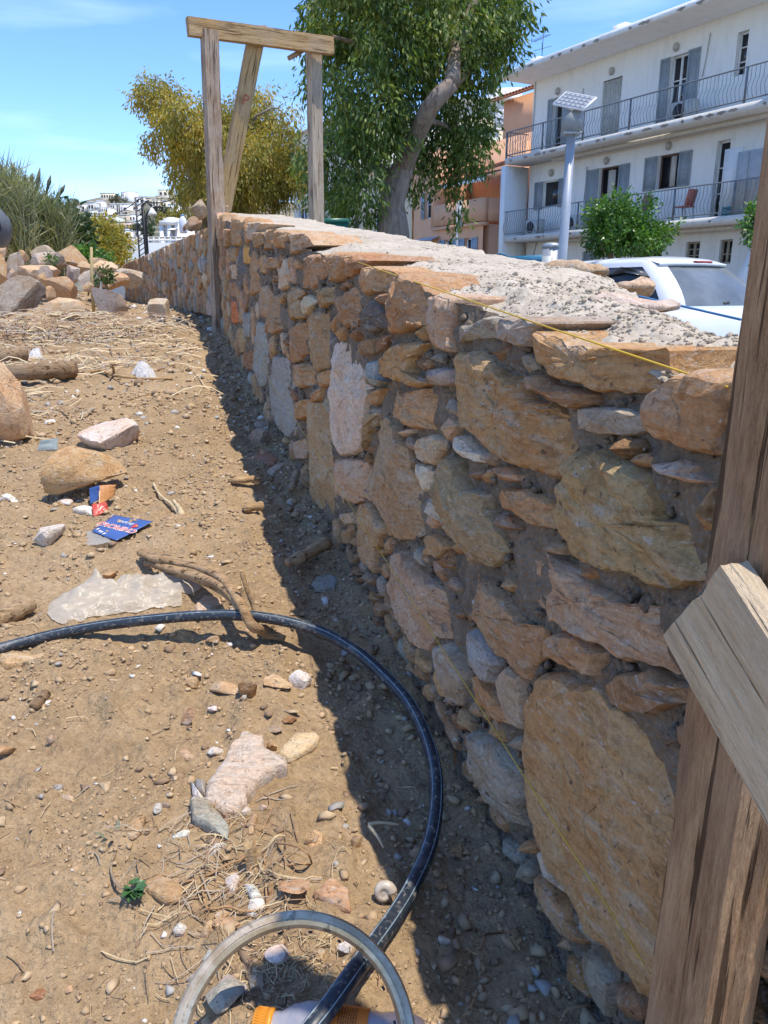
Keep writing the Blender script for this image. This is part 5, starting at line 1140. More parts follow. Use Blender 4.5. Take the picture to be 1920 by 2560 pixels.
# ================================================================ LAMPS, POLES, VEHICLES
a = at_y(*px('H', [(762, 825)])[0], 30); b = at_y(*px('H', [(728, 232)])[0], 30); zg = float(gz(a[0], a[1]))
lp = thing('lattice_pole', 'dark openwork metal pole with cables in front of the town', 'pole', (a[0], 30, zg)); dx = b[0] - a[0]; hh = b[2] - zg; mb = MB()
for o_ in (-0.13, 0.13): mb.tube([(o_, 0, 0), (o_ + dx, 0, hh)], 0.035, 5)
for i in range(26): t = i / 26; t2 = (i + 1) / 26; mb.tube([(-0.13 + dx * t, 0, hh * t), (0.13 + dx * t2, 0, hh * t2)], 0.016, 4, False)
mb.build('mast', BLACKMETAL, lp)
mb = MB(); p = [(0.20, 0, hh * 0.2), (0.24, 0, hh * 0.83)]; arc = [(0.24 + 0.5 * (1 - math.cos(t)), 0, hh * 0.83 + 0.42 * math.sin(t)) for t in np.linspace(0, 1.9, 9)]; mb.tube([(0.18, 0, 0)] + p + arc[1:], 0.035, 6); mb.build('lamp_arm', BLACKMETAL, lp)
def cable(p0, p1, sag, r, label, m):
    t = thing('cable', label, 'cable', p0); P = [np.array(p1) * f - np.array(p0) * f + np.array([0, 0, -sag * 4 * f * (1 - f)]) for f in np.linspace(0, 1, 14)]; mb = MB(); mb.tube(P, r, 5); mb.build('wire', m, t)
tp = at_y(*px('H', [(730, 250)])[0], 30); cable(tp, at_y(*px('H', [(1260, 150)])[0], 27), 0.25, 0.02, 'dark cable strung from the lattice pole to the yellow tree', BLACKMETAL)
cable(tp, at_y(*px('H', [(-30, 330)])[0], 34), 0.5, 0.016, 'thin dark cable strung from the lattice pole across the hill', BLACKMETAL)
def lantern(x, y_, xb, yb_, D_, label):
    top = at_y(*px('H', [(x, y_)])[0], D_); bt = at_y(*px('H', [(xb, yb_)])[0], D_); zg = float(gz(bt[0], bt[1])) if D_ < 40 else -0.3; t = thing('street_lamp', label, 'street lamp', (bt[0], D_, zg)); h = top[2] - zg; dx = top[0] - bt[0]
    mb = MB(); mb.tube([(0, 0, 0), (0, 0, h * 0.9), (0, 0, h + 0.28), (dx * 0.5, 0, h + 0.4), (dx, 0, h + 0.25)], 0.04, 6); mb.build('post', BLACKMETAL, t)
    mb = MB(); mb.tube([(dx, 0, h - 0.06), (dx, 0, h), (dx, 0, h + 0.1), (dx, 0, h + 0.2)], [0.15, 0.165, 0.10, 0.04], 12); mb.build('shade', WHITEPAINT, t); mb = MB(); mb.tube([(dx, 0, h - 0.22), (dx, 0, h - 0.1), (dx, 0, h - 0.05)], [0.04, 0.08, 0.09], 10); mb.build('globe', pbr('lamp_glass', (0.4, 0.39, 0.35), 0.3), t)
lantern(390, 640, 308, 800, 19, 'street lamp with a pale dish shade rising out of the olive bush'); lantern(878, 410, 790, 660, 30, 'hanging street lantern beside the lattice pole')
# pole with the solar panel
pbs = at_y(1400, 690, 11.4); pbs[2] = STREET_Z; so_ = thing('solar_pole', 'grey steel pole carrying a box and a tilted solar panel behind the wall', 'pole', pbs); top = at_y(1428, 335, 11.4) - pbs
mb = MB(); mb.tube([(0, 0, 0), top * 0.5, top], [0.070, 0.066, 0.060], 16); mb.build('post', STEEL, so_, True); mb = MB(); mb.tube([(0, 0, 0.0), (0, 0, 0.02)], 0.2, 16); mb.build('base_plate', STEEL, so_)
Rz = Matrix.Rotation(R(-28), 3, 'Z'); mb = MB(); mb.box(top + np.array([0.01, 0, 0.15]), (0.25, 0.20, 0.27), Rz); mb.build('control_box', pbr('dark_box_grey', (0.27, 0.285, 0.285), 0.5), so_)
mb = MB(); mb.tube([top + np.array([0, 0, 0]), top + np.array([0, 0, 0.38])], 0.03, 8); mb.box(top + np.array([0.0, 0, 0.0]), (0.24, 0.24, 0.02)); mb.build('bracket', STEEL, so_)
Rp = Matrix.Rotation(R(-35), 3, 'Z') @ Matrix.Rotation(R(16), 3, 'Y') @ Matrix.Rotation(R(34), 3, 'X'); cpos = top + np.array([0.02, 0, 0.40])
mb = MB(); mb.box(cpos, (0.46, 0.36, 0.025), Rp); fr_ = mb.build('solar_panel', pbr('alu_frame', (0.74, 0.75, 0.76), 0.5, 0.0), so_)
CELL = pbr('solar_cell', (0.26, 0.28, 0.31), 0.4, 0.0, var=0.08); nrm = np.array(Rp @ Vector((0, 0, 1))); ax, ay = np.array(Rp @ Vector((1, 0, 0))), np.array(Rp @ Vector((0, 1, 0)))
mb = MB(); mb.box((0, 0, 0), (0.066, 0.080, 0.004), Rp); cme = mb.mesh('solar_cell', CELL)
for i in range(6):
    for j in range(4): obj('solar_cell', cme, fr_, cpos + nrm * 0.0145 + ax * (i - 2.5) * 0.0705 + ay * (j - 1.5) * 0.0845)
bp = at_y(1375, 690, 11.9); bp[2] = STREET_Z; zt = at_y(1375, 614, 11.9)[2] - STREET_Z; bn = thing('meter_column', 'grey round-topped metal column standing beside the solar pole', 'column', bp, R(-20)); mb = MB()
mb.prism([(0.13 * math.cos(a), 0.13 * math.sin(a)) for a in np.linspace(0, 6.283, 20)[:-1]], 0, zt - 0.03); mb.tube([(0, 0, zt - 0.03), (0, 0, zt + 0.02), (0, 0, zt + 0.04)], [0.14, 0.13, 0.06], 20); mb.build('body', STEEL, bn); mb = MB(); mb.box((-0.03, -0.128, zt - 0.45), (0.16, 0.03, 0.6)); mb.build('hatch', pbr('box_grey', (0.42, 0.44, 0.44), 0.5), bn)
sp = at_y(1432, 690, 22); sp[2] = STREET_Z; mb = MB()
# thin sign post before the orange house
sgp = at_y(1142, 600, 24.0); sgp[2] = STREET_Z; sg = thing('sign_post', 'thin grey post with a small pale sign before the orange house', 'sign', sgp); zs = at_y(1146, 540, 24)[2] - STREET_Z
mb = MB(); mb.tube([(0, 0, 0), (0, 0, zs + 0.4)], 0.035, 8); mb.build('post', STEEL, sg); mb = MB(); mb.box((0.07, -0.045, zs + 0.05), (0.12, 0.02, 0.75)); mb.build('sign_plate', pbr('sign_back', (0.5, 0.52, 0.54), 0.5), sg)

def rrect(hw, x0, x1, rc, n=5):                     # rounded rectangle outline, counter-clockwise from the rear-left corner
    o = []
    for (cx, cy, a0) in ((x1 - rc, hw - rc, 0), (x0 + rc, hw - rc, 90), (x0 + rc, -hw + rc, 180), (x1 - rc, -hw + rc, 270)):
        for k in range(n): a = R(a0 + 90 * k / (n - 1)); o.append((cx + rc * math.cos(a), cy + rc * math.sin(a)))
    return o
def make_car(name, label, cat, loc, heading, paint, sc=1.0, deflect=True):
    """x forward, y to the car's left; a small five-door hatchback"""
    t = thing(name, label, cat, loc, heading); t.scale = (sc, sc, sc)
    lv = [(0.22, 0.76, -1.80, 1.82, .20), (0.34, 0.815, -1.88, 1.90, .26), (0.55, 0.835, -1.93, 1.93, .30), (0.72, 0.83, -1.92, 1.88, .32), (0.86, 0.805, -1.88, 1.70, .34), (0.93, 0.77, -1.83, 1.52, .34), (0.965, 0.70, -1.74, 1.30, .30)]
    V, F = [], []
    for z, hw, x0, x1, rc in lv:
        for p in rrect(hw, x0, x1, rc): V.append((p[0], p[1], z + (0.0 if z < 0.6 else -0.12 * max(0, (p[0] - 0.7)) / 1.2)))
    n = 20
    for i in range(len(lv) - 1):
        for j in range(n): F.append((i * n + j, i * n + (j + 1) % n, (i + 1) * n + (j + 1) % n, (i + 1) * n + j))
    F.append(tuple(range(n))[::-1]); F.append(tuple((len(lv) - 1) * n + j for j in range(n)))
    obj('body', mesh_np('body', V, [F], [paint], smooth_shade=True), t)
    # cabin: rows from belt line to roof, columns round the plan; glass is cut out of the same skin
    hs_ = [0.0, 0.10, 0.2, 0.4, 0.6, 0.78, 0.88, 0.95, 1.0]; zb, zr = 0.93, 1.415
    def pt(h, j, out=0.0):
        e = h ** 1.25; hw = 0.775 - 0.20 * e + out; x0 = -1.80 + 0.52 * h ** 1.5 - out; x1 = 1.02 - 0.92 * h ** 0.95 + out
        cols = []
        xs = np.array([x1 - 0.10, x1 - 0.30, x1 - 0.42, x1 - 0.46, (x0 + x1) / 2 + 0.30, (x0 + x1) / 2 - 0.02, (x0 + x1) / 2 - 0.06, x0 + 0.52, x0 + 0.25, x0 + 0.19])
        m = len(xs); bow = lambda x: hw - 0.05 * ((x - (x0 + x1) / 2) / ((x1 - x0) / 2)) ** 2
        L_ = [(x, bow(x)) for x in xs]; rear = [(x0 + 0.13, bow(x0 + 0.13) - 0.03), (x0 + 0.05, hw - 0.16), (x0 + 0.012, hw - 0.28), (x0, 0), (x0 + 0.012, -hw + 0.28), (x0 + 0.05, -hw + 0.16), (x0 + 0.13, -bow(x0 + 0.13) + 0.03)]
        R_ = [(x, -bow(x)) for x in xs[::-1]]; front = [(x1 - 0.03, -hw + 0.16), (x1, 0), (x1 - 0.03, hw - 0.16)]
        p = (L_ + rear + R_ + front)[j]; return (p[0], p[1], zb + (zr - zb) * h + 0.02 * (1 - (p[1] / 0.8) ** 2) * h)
    ncol = 30
    V = [pt(h, j) for h in hs_ for j in range(ncol)]; body, groups = [], {'rear_window': [], 'windscreen': [], 'side_window': [], 'side_window_b': [], 'side_window_c': [], 'side_window_d': []}
    for i in range(len(hs_) - 1):
        for j in range(ncol):
            f = (i * ncol + j, i * ncol + (j + 1) % ncol, (i + 1) * ncol + (j + 1) % ncol, (i + 1) * ncol + j); mid = 1 <= i <= 5
            g = None
            if mid:
                if 11 <= j <= 14: g = 'rear_window'
                elif 3 <= j <= 4: g = 'side_window'
                elif 6 <= j <= 7: g = 'side_window_b'
                elif 19 <= j <= 20: g = 'side_window_c'
                elif 22 <= j <= 23: g = 'side_window_d'
                elif j in (27, 28): g = 'windscreen'
            (groups[g] if g else body).append(f)
    # roof skin
    b0 = len(V); top = np.array(V[(len(hs_) - 1) * ncol:]); c = top.mean(0)
    for k, (f, dz) in enumerate(((0.88, 0.022), (0.6, 0.045), (0.25, 0.055))):
        for q_ in top: V.append((c[0] + (q_[0] - c[0]) * f, c[1] + (q_[1] - c[1]) * f, q_[2] + dz))
    V.append((c[0], c[1], c[2] + 0.058)); prev = (len(hs_) - 1) * ncol
    for k in range(3):
        cur = b0 + k * ncol
        for j in range(ncol): body.append((prev + j, prev + (j + 1) % ncol, cur + (j + 1) % ncol, cur + j))
        prev = cur
    for j in range(ncol): body.append((prev + j, prev + (j + 1) % ncol, len(V) - 1))
    obj('cabin', mesh_np('cabin', V, [body], [paint], smooth_shade=True), t)
    for g, fs_ in groups.items():
        us = sorted({i for f in fs_ for i in f}); mp_ = {i: k for k, i in enumerate(us)}
        obj(g.rsplit('_', 1)[0] if g[-2] == '_' else g, mesh_np(g, [V[i] for i in us], [[tuple(mp_[i] for i in f) for f in fs_]], [CARGLASS if g != 'rear_window' else DUSTYGLASS], smooth_shade=True), t)
    mb = MB(); mb.box((-1.392, 0, 1.412), (0.03, 0.26, 0.02)); mb.build('brake_light', pbr('red_lens', (0.35, 0.015, 0.012), 0.25), t)
    mb = MB(); V0 = [pt(1.0, j, 0.012) for j in range(10, 17)]; V1 = [(p[0] - 0.12, p[1] * 0.98, p[2] - 0.035) for p in V0]; V2 = [(p[0] - 0.11, p[1] * 0.98, p[2] - 0.06) for p in V0]; V3 = [(p[0] + 0.03, p[1], p[2] - 0.05) for p in V0]; n7 = 7
    V_ = [(p[0] + 0.1, p[1] * 0.97, p[2] + 0.022) for p in V0] + V1 + V2 + V3; mb.add(V_, [(k * n7 + i, k * n7 + i + 1, (k + 1) * n7 + i + 1, (k + 1) * n7 + i) for k in range(3) for i in range(n7 - 1)]); mb.build('spoiler', paint, t, True)
    for sy in (-1, 1):
        mb = MB(); mb.box((-1.86, sy * 0.68, 0.62), (0.10, 0.16, 0.26)); mb.build('tail_light', pbr('red_lens', (0.35, 0.015, 0.012), 0.25), t)
        mb = MB(); mb.box((1.70, sy * 0.58, 0.62), (0.30, 0.26, 0.15), Matrix.Rotation(R(sy * -20), 3, 'Z')); mb.build('headlight', pbr('lens', (0.6, 0.6, 0.6), 0.1), t)
        mb = MB(); mb.box((0.62, sy * 0.90, 0.98), (0.12, 0.17, 0.12)); mb.build('wing_mirror', paint, t)
        for x in (-1.20, 1.22):
            mb = MB(); mb.tube([(x, sy * 0.64, 0.30), (x, sy * 0.66, 0.30), (x, sy * 0.83, 0.30), (x, sy * 0.85, 0.30)], [0.26, 0.30, 0.30, 0.26], 20); wh = mb.build('wheel', pbr('tyre', (0.02, 0.02, 0.02), 0.9), t); mb = MB(); mb.tube([(x, sy * 0.84, 0.30), (x, sy * 0.856, 0.30)], [0.20, 0.17], 16); mb.build('hub_cap', pbr('hub', (0.5, 0.5, 0.52), 0.35, 0.6), wh)
        if deflect:
            mb = MB()
            for cols in ((3, 5), (6, 8)):
                P0 = [pt(h, j if sy > 0 else 26 - j, 0.014) for h, j in ((0.58, cols[0]), (0.80, cols[0]), (0.89, cols[0] + 1), (0.89, cols[1] - 1), (0.80, cols[1]), (0.60, cols[1]))]
                P1 = [pt(h, j if sy > 0 else 26 - j, 0.030) for h, j in ((0.50, cols[0]), (0.70, cols[0]), (0.77, cols[0] + 1), (0.77, cols[1] - 1), (0.68, cols[1]), (0.52, cols[1]))]
                mb.add(P0 + P1, [(i, i + 1, 7 + i, 6 + i) for i in range(5)])
            mb.build('rain_deflector', pbr('smoked_plastic', (0.10, 0.10, 0.105), 0.3), t, True)
    mb = MB(); mb.box((-1.925, 0, 0.62), (0.02, 0.52, 0.12)); mb.build('number_plate', WHITEPAINT, t)
    mb = MB(); mb.tube([(-1.72, 0.05, 0.99), (-1.70, -0.1, 1.02), (-1.64, -0.42, 1.06)], 0.012, 5); mb.box((-1.745, 0.05, 0.99), (0.06, 0.09, 0.06)); mb.build('rear_wiper', BLACKMETAL, t)
    return t
CARGLASS = pbr('car_glass', (0.018, 0.021, 0.023), 0.06, spec=0.6)
DUSTYGLASS = pbr('dusty_glass', (0.135, 0.15, 0.155), 0.16, var=0.35, scale=2.5, spec=0.8)
WHITECAR = pbr('white_car_paint', (0.70, 0.71, 0.72), 0.22, var=0.05, scale=2, spec=0.5, Coat_Weight=0.5)
hd = math.atan2(0.869, -0.495); rp = at_y(1738, 664, 8.45); fwd = np.array([math.cos(hd), math.sin(hd)])
cp_ = rp[:2] + fwd * 1.30
make_car('hatchback_car', 'white small hatchback parked behind the wall with dusty rear window', 'car', (cp_[0], cp_[1], STREET_Z), hd, WHITECAR)
p = at_y(1452, 655, 16.5); make_car('hatchback_car', 'farther white car parked between the solar pole and the citrus tree', 'car', (p[0], p[1], STREET_Z), hd, WHITECAR, 1.10, False)
p = at_y(1350, 655, 18.0); make_car('hatchback_car', 'dark blue-grey car parked under the blue steel beam', 'car', (p[0] + 0.3, p[1], STREET_Z), hd + R(90), pbr('dark_car_paint', (0.03, 0.04, 0.06), 0.3), 1.05, False)
# blue steel boom of a work trailer
BLUE = pbr('blue_steel', (0.045, 0.19, 0.30), 0.5, var=0.25, scale=4)
a, b = at_y(*px('M', [(470, 512)])[0], 16.0), at_y(*px('M', [(1045, 492)])[0], 15.2); tr = thing('boom_trailer', 'blue steel boom and frame of a work trailer parked behind the wall', 'trailer', ((a[0] + b[0]) / 2, (a[1] + b[1]) / 2, STREET_Z)); o_ = np.array(tr.location)
def beam(mb, p0, p1, w_, h_):
    p0, p1 = np.array(p0, float), np.array(p1, float); d = p1 - p0; q_ = Vector(d).to_track_quat('X', 'Z').to_matrix(); mb.box((p0 + p1) / 2, (np.linalg.norm(d), w_, h_), q_)
mb = MB(); beam(mb, a - o_, b - o_, 0.16, 0.17); beam(mb, a - o_ + [0.35, 0, -0.1], a - o_ + [0.5, 0.1, -0.9], 0.12, 0.2); beam(mb, a - o_ + [1.1, 0, -0.1], a - o_ + [0.8, 0.1, -0.7], 0.10, 0.16); mb.build('boom', BLUE, tr)
c = at_y(*px('M', [(395, 470)])[0], 16.2); e = at_y(*px('M', [(395, 600)])[0], 16.2); mb = MB(); beam(mb, c - o_, [c[0] - o_[0], c[1] - o_[1], 0.4], 0.2, 0.18); mb.build('upright', BLUE, tr)
mb = MB(); g = at_y(*px('M', [(110, 480)])[0], 17.2); h_ = at_y(*px('M', [(550, 465)])[0], 15.8); mb.tube([g - o_, c - o_ + [0, 0, 0.08], h_ - o_], 0.02, 6); mb.tube([c - o_ + [0, 0, -0.12], h_ - o_ + [0, 0, -0.12]], 0.015, 6); mb.build('hand_rail', BLUE, tr)
mb = MB(); mb.box((0, 0, 0.42), (2.6, 1.1, 0.16)); mb.build('chassis', BLUE, tr)
for sy in (-1, 1): mb = MB(); mb.tube([(0.2, sy * 0.62, 0.33), (0.2, sy * 0.8, 0.33)], 0.33, 18); mb.build('wheel', pbr('tyre', (0.02, 0.02, 0.02), 0.9), tr)
gb = at_y(870, 592, 15.0) if False else None
q_ = at_y(830, 560, 14.5); bx = thing('green_container', 'dark green plastic bin half hidden under the drooping tree', 'bin', (q_[0], 14.5, STREET_Z)); mb = MB(); GRN = pbr('bin_green', (0.02, 0.13, 0.09), 0.4); hz_ = at_y(830, 552, 14.5)[2] - STREET_Z
mb.box((0, 0, hz_ * 0.5), (0.5, 0.5, hz_ - 0.1), taper=1.12); mb.build('body', GRN, bx); mb = MB(); mb.box((0, 0, hz_ - 0.02), (0.60, 0.60, 0.07)); mb.build('lid', GRN, bx)
# grey van whose front corner shows at the edge of the picture
vf = at_y(38, 560, 8.6); vz = float(gz(-4.6, 9.0)) - 0.02
van = thing('grey_van', 'grey van nose with orange indicator and round fog lamp behind the boulder heap', 'van', (vf[0] - 0.42, 9.35, vz), R(25)); GP = pbr('grey_bumper', (0.115, 0.12, 0.13), 0.45, var=0.12); zc = at_y(20, 565, 8.6)[2] - vz
prof = [(-0.62, -0.30), (-0.25, -0.27), (-0.05, -0.18), (0.03, -0.03), (0.02, 0.08), (-0.08, 0.20), (-0.30, 0.27), (-0.62, 0.30)]
mb = MB(); n8 = len(prof); ys_ = [-0.80, -0.77, -0.70, 0.70, 0.77, 0.80]; ins = [0.10, 0.03, 0, 0, 0.03, 0.10]
Vv = [(x - i_, y_, zc + z * (1 - i_ * 0.8)) for y_, i_ in zip(ys_, ins) for x, z in prof]
mb.add(Vv, [(k * n8 + i, k * n8 + (i + 1) % n8, (k + 1) * n8 + (i + 1) % n8, (k + 1) * n8 + i) for k in range(5) for i in range(n8)] + [tuple(range(n8)), tuple(range(5 * n8, 6 * n8))[::-1]]); mb.build('bumper', GP, van, True)
mb = MB(); mb.box((-0.33, -0.806, zc + 0.12), (0.26, 0.03, 0.13)); mb.build('indicator', pbr('orange_lens', (0.75, 0.24, 0.02), 0.25), van); mb = MB(); mb.box((-0.33, -0.803, zc + 0.045), (0.28, 0.025, 0.02)); mb.build('trim', WHITEPAINT, van)
mb = MB(); mb.tube([(-0.27, -0.78, zc - 0.11), (-0.27, -0.806, zc - 0.11)], 0.10, 18); fg = mb.build('fog_lamp', BLACKMETAL, van); mb = MB(); mb.tube([(-0.27, -0.80, zc - 0.11), (-0.27, -0.812, zc - 0.11)], 0.065, 16); mb.build('lens', DARKGLASS, fg)
GV = pbr('grey_van_paint', (0.32, 0.33, 0.34), 0.3); mb = MB(); mb.add([(x, y_, z) for y_ in (-0.78, 0.78) for x, z in ((-4.4, zc - 0.3), (-0.6, zc - 0.3), (-0.55, zc + 0.28), (-1.15, zc + 0.42), (-1.8, zc + 1.05), (-4.4, zc + 1.1))], [(0, 1, 2, 3, 4, 5), (11, 10, 9, 8, 7, 6)] + [(i, 6 + i, 6 + (i + 1) % 6, (i + 1) % 6) for i in range(6)]); mb.build('body', GV, van)
mb = MB(); mb.add([(-1.26, -0.70, zc + 0.49), (-1.26, 0.70, zc + 0.49), (-1.80, 0.66, zc + 1.06), (-1.80, -0.66, zc + 1.06)], [(0, 1, 2, 3)]); mb.build('windscreen', CARGLASS, van)
for sy in (-1, 1):
    mb = MB(); mb.add([(-1.5, sy * 0.786, zc + 0.45), (-2.6, sy * 0.786, zc + 0.45), (-2.6, sy * 0.786, zc + 0.95), (-1.85, sy * 0.786, zc + 0.95)], [(0, 1, 2, 3)]); mb.build('side_window', CARGLASS, van)
    for x in (-1.2, -3.6): mb = MB(); mb.tube([(x, sy * 0.60, 0.33), (x, sy * 0.80, 0.33)], 0.33, 20); mb.build('wheel', pbr('tyre', (0.02, 0.02, 0.02), 0.9), van)

# ================================================================ TIMBER
def beam_mesh(name, Ln, w_, t_, mat, sd=0, groove=(), wear=0.0025, seg=0.02, r=0.006, taper=0.0):
    """a sawn, weathered length of wood along x, width along y, thickness along z; grooves: (side, place 0..1, depth)"""
    k = 6; sec = []
    per = lambda a, b: [(a[0] + (b[0] - a[0]) * i / k, a[1] + (b[1] - a[1]) * i / k) for i in range(k)]
    hw, ht = w_ / 2, t_ / 2; c = [(-hw, -ht), (hw, -ht), (hw, ht), (-hw, ht)]
    for i in range(4): sec += per(c[i], c[(i + 1) % 4])
    sec = np.array(sec); n = len(sec); d = np.maximum(0, np.abs(sec) - (np.array([hw, ht]) - r)); cr = (d.min(1) > 0); sec = np.where(cr[:, None], sec * (1 - r * 0.28 / np.linalg.norm(sec, axis=1))[:, None], sec)
    m = max(4, int(Ln / seg)); X = np.linspace(0, Ln, m); V = []
    for i, x in enumerate(X):
        nn = sec / np.linalg.norm(sec, axis=1)[:, None]; th = np.arange(n)
        off = wear * fbm(np.full(n, x * 6 + sd), th * 0.7, sd * 3.1, 3) + wear * 0.9 * pn(np.full(n, x * 1.2 + sd), th * 2.9, 8.0)
        for (side, pos, dep) in groove:
            j = side * k + int(pos * k); off[j] -= dep * (0.35 + 0.65 * max(0, 0.5 + 1.2 * float(pn(x * 2.2 + sd, j, 1.0))))
        p = sec * (1 - taper * x / Ln) + nn * off[:, None]; ex = 0
        if i in (0, m - 1): p = p * 0.985; ex = 0.006 * fbm(sec[:, 0] * 40, sec[:, 1] * 40, sd + i, 2)
        V.append(np.stack([np.full(n, x) + ex, p[:, 0] + 0.004 * pn(x * 1.5, sd), p[:, 1]], 1))
    V = np.concatenate(V); a = np.arange(n); F = np.concatenate([np.stack([i * n + a, i * n + (a + 1) % n, (i + 1) * n + (a + 1) % n, (i + 1) * n + a], 1) for i in range(m - 1)])
    me = mesh_np(name, V, [F, [list(range(n))[::-1], list(range((m - 1) * n, m * n))]], [mat], smooth_shade=True); me.set_sharp_from_angle(angle=R(32)); return me
def beam_obj(name, p0, p1, w_, t_, ydir, mat, parent, sd=0, tint=(1, 1, 1), origin=None, **k):
    p0, p1, ydir = np.array(p0, float), np.array(p1, float), np.array(ydir, float); x = p1 - p0; Ln = np.linalg.norm(x); x /= Ln; y = ydir - x * np.dot(x, ydir); y /= np.linalg.norm(y); z = np.cross(x, y)
    o = obj(name, beam_mesh(name, Ln, w_, t_, mat, sd, **k), parent); base = np.array(parent.location) if parent is not None else np.zeros(3); q_ = p0 - base
    o.matrix_local = Matrix(((x[0], y[0], z[0], q_[0]), (x[1], y[1], z[1], q_[1]), (x[2], y[2], z[2], q_[2]), (0, 0, 0, 1))); o.color = (*tint, 1); return o
def dsp(u, v): return u * 1.15732, v * 1.15732
# near post, in front of the wall's end, and the strut nailed to it
K = 0.84; A_ = np.array([0.312, 0.700]) * K; nA = np.array([-0.955, -0.297]); dA = np.array([0.297, -0.955]); wA, tA = 0.074, 0.056
cA = A_ + dA * wA / 2 - nA * tA / 2
npst = thing('timber_post', 'stout weathered split timber post standing before the near end of the wall', 'post', (cA[0], cA[1], -0.06))
beam_obj('post', (cA[0] - 0.012, cA[1], -0.06), (cA[0] + 0.014, cA[1] + 0.012, 1.75), wA, tA, (*dA, 0), WOOD, npst, 3, (1.35, 1.12, 0.90), groove=((0, .5, .010), (2, .5, .012), (2, .84, .007), (1, .6, .009), (3, .4, .010), (3, .67, .006)), wear=0.0030, seg=0.008)
c_ = np.dot(nA, A_) + 0.003
def on_pl(u, v, c): d = ray(*dsp(u, v)); return CAM + d * (c / np.dot(d[:2], nA))
P1, P2, P3 = on_pl(1425, 1365, c_ + 0.026), on_pl(1567, 1232, c_ + 0.026), on_pl(1659, 1795, c_ + 0.026)
dB = P3 - P1; dB /= np.linalg.norm(dB); yB = P2 - P1; wB = np.linalg.norm(yB); mid = (P1 + P2) / 2 - np.array([*nA, 0]) * 0.013
Lb = mid[2] / -dB[2] - 0.02
stt = thing('diagonal_strut', 'pale plank nailed slantwise across the near timber post', 'plank', mid); beam_obj('plank', mid, mid + dB * Lb, wB, 0.026, yB, PALEWOOD, stt, 8, (1.2, 1.12, 1.0), groove=((0, .5, .003), (0, .84, .002), (2, .5, .0035), (2, .34, .003)), wear=0.0016, seg=0.008)
# far frame
def flat_text(name, cv, parent):
    tmp = bpy.data.objects.new('tmp', cv); COL.objects.link(tmp); me = bpy.data.meshes.new_from_object(tmp.evaluated_get(bpy.context.evaluated_depsgraph_get())); me.name = name; bpy.data.objects.remove(tmp); return obj(name, me, parent)
LB, LT = at_y(*dsp(475, 706), 6.40), at_y(*dsp(452, 66), 6.40); RB_, RT = at_y(*dsp(681, 490), 6.97), at_y(*dsp(678, 98), 6.97)
LB[2] = float(gz(LB[0], LB[1])) - 0.25; RB_[2] = 0.1
frm = thing('wooden_gantry', 'goalpost-like gantry of weathered timbers straddling the wall', 'gantry', (LB[0], LB[1], LB[2]))
fd = (RT - LT); fd[2] = 0; fd /= np.linalg.norm(fd); fn = np.cross(fd, (0, 0, 1))
beam_obj('post', LB, LT, 0.118, 0.075, fd, WOOD, frm, 21, (1.25, 1.24, 1.25), groove=((0, .5, .008), (2, .34, .008), (2, .67, .006), (0, .2, .006)))
beam_obj('post', RB_, RT, 0.106, 0.08, fd, PALEWOOD, frm, 25, (0.92, 0.88, 0.86), groove=((0, .5, .004), (2, .34, .006)))
CL_, CR = at_y(*dsp(405, 57), 6.33), at_y(*dsp(718, 100), 6.93)
beam_obj('crossbar', CL_, CR, 0.125, 0.06, (0, 0, 1), YELLOWWOOD, frm, 31, (0.95, 0.85, 0.74), groove=((0, .5, .003), (2, .5, .004)))
bt, bb = at_y(*dsp(553, 80), 6.66), at_y(*dsp(482, 452), 6.66); beam_obj('brace', bb, bt + (bt - bb) * 0.03, 0.128, 0.05, fd, YELLOWWOOD, frm, 35, (1.02, 0.94, 0.82), groove=((0, .5, .003), (2, .5, .003)))
q0, q1 = at_y(*dsp(538, 66), 6.62), at_y(*dsp(574, 66), 6.66); beam_obj('wedge', q0, q1, 0.10, 0.05, fn, PALEWOOD, frm, 37)
q0, q1 = at_y(*dsp(624, 126), 6.80), at_y(*dsp(664, 103), 6.90); beam_obj('peg', q0, q1, 0.035, 0.03, (0, 0, 1), WOOD, frm, 39, (1.3, 1.2, 1.1))
fm = at_y(*dsp(527, 214), 6.60); tcv = bpy.data.curves.new('painted_mark', 'FONT'); tcv.body = 'P'; tcv.size = 0.11; tcv.extrude = 0.0005; tcv.materials.append(pbr('red_mark', (0.45, 0.12, 0.06), 0.8)); tcv.align_x = 'CENTER'; tcv.align_y = 'CENTER'
tm = flat_text('painted_mark', tcv, frm); bdir = (bt - bb) / np.linalg.norm(bt - bb); xd = fd - bdir * np.dot(fd, bdir); xd /= np.linalg.norm(xd); zd = np.cross(xd, bdir); cen = bb + bdir * np.dot(fm - bb, bdir) + zd * 0.0275 - np.array(frm.location)
tm.matrix_local = Matrix(((xd[0], bdir[0], zd[0], cen[0]), (xd[1], bdir[1], zd[1], cen[1]), (xd[2], bdir[2], zd[2], cen[2]), (0, 0, 0, 1)))

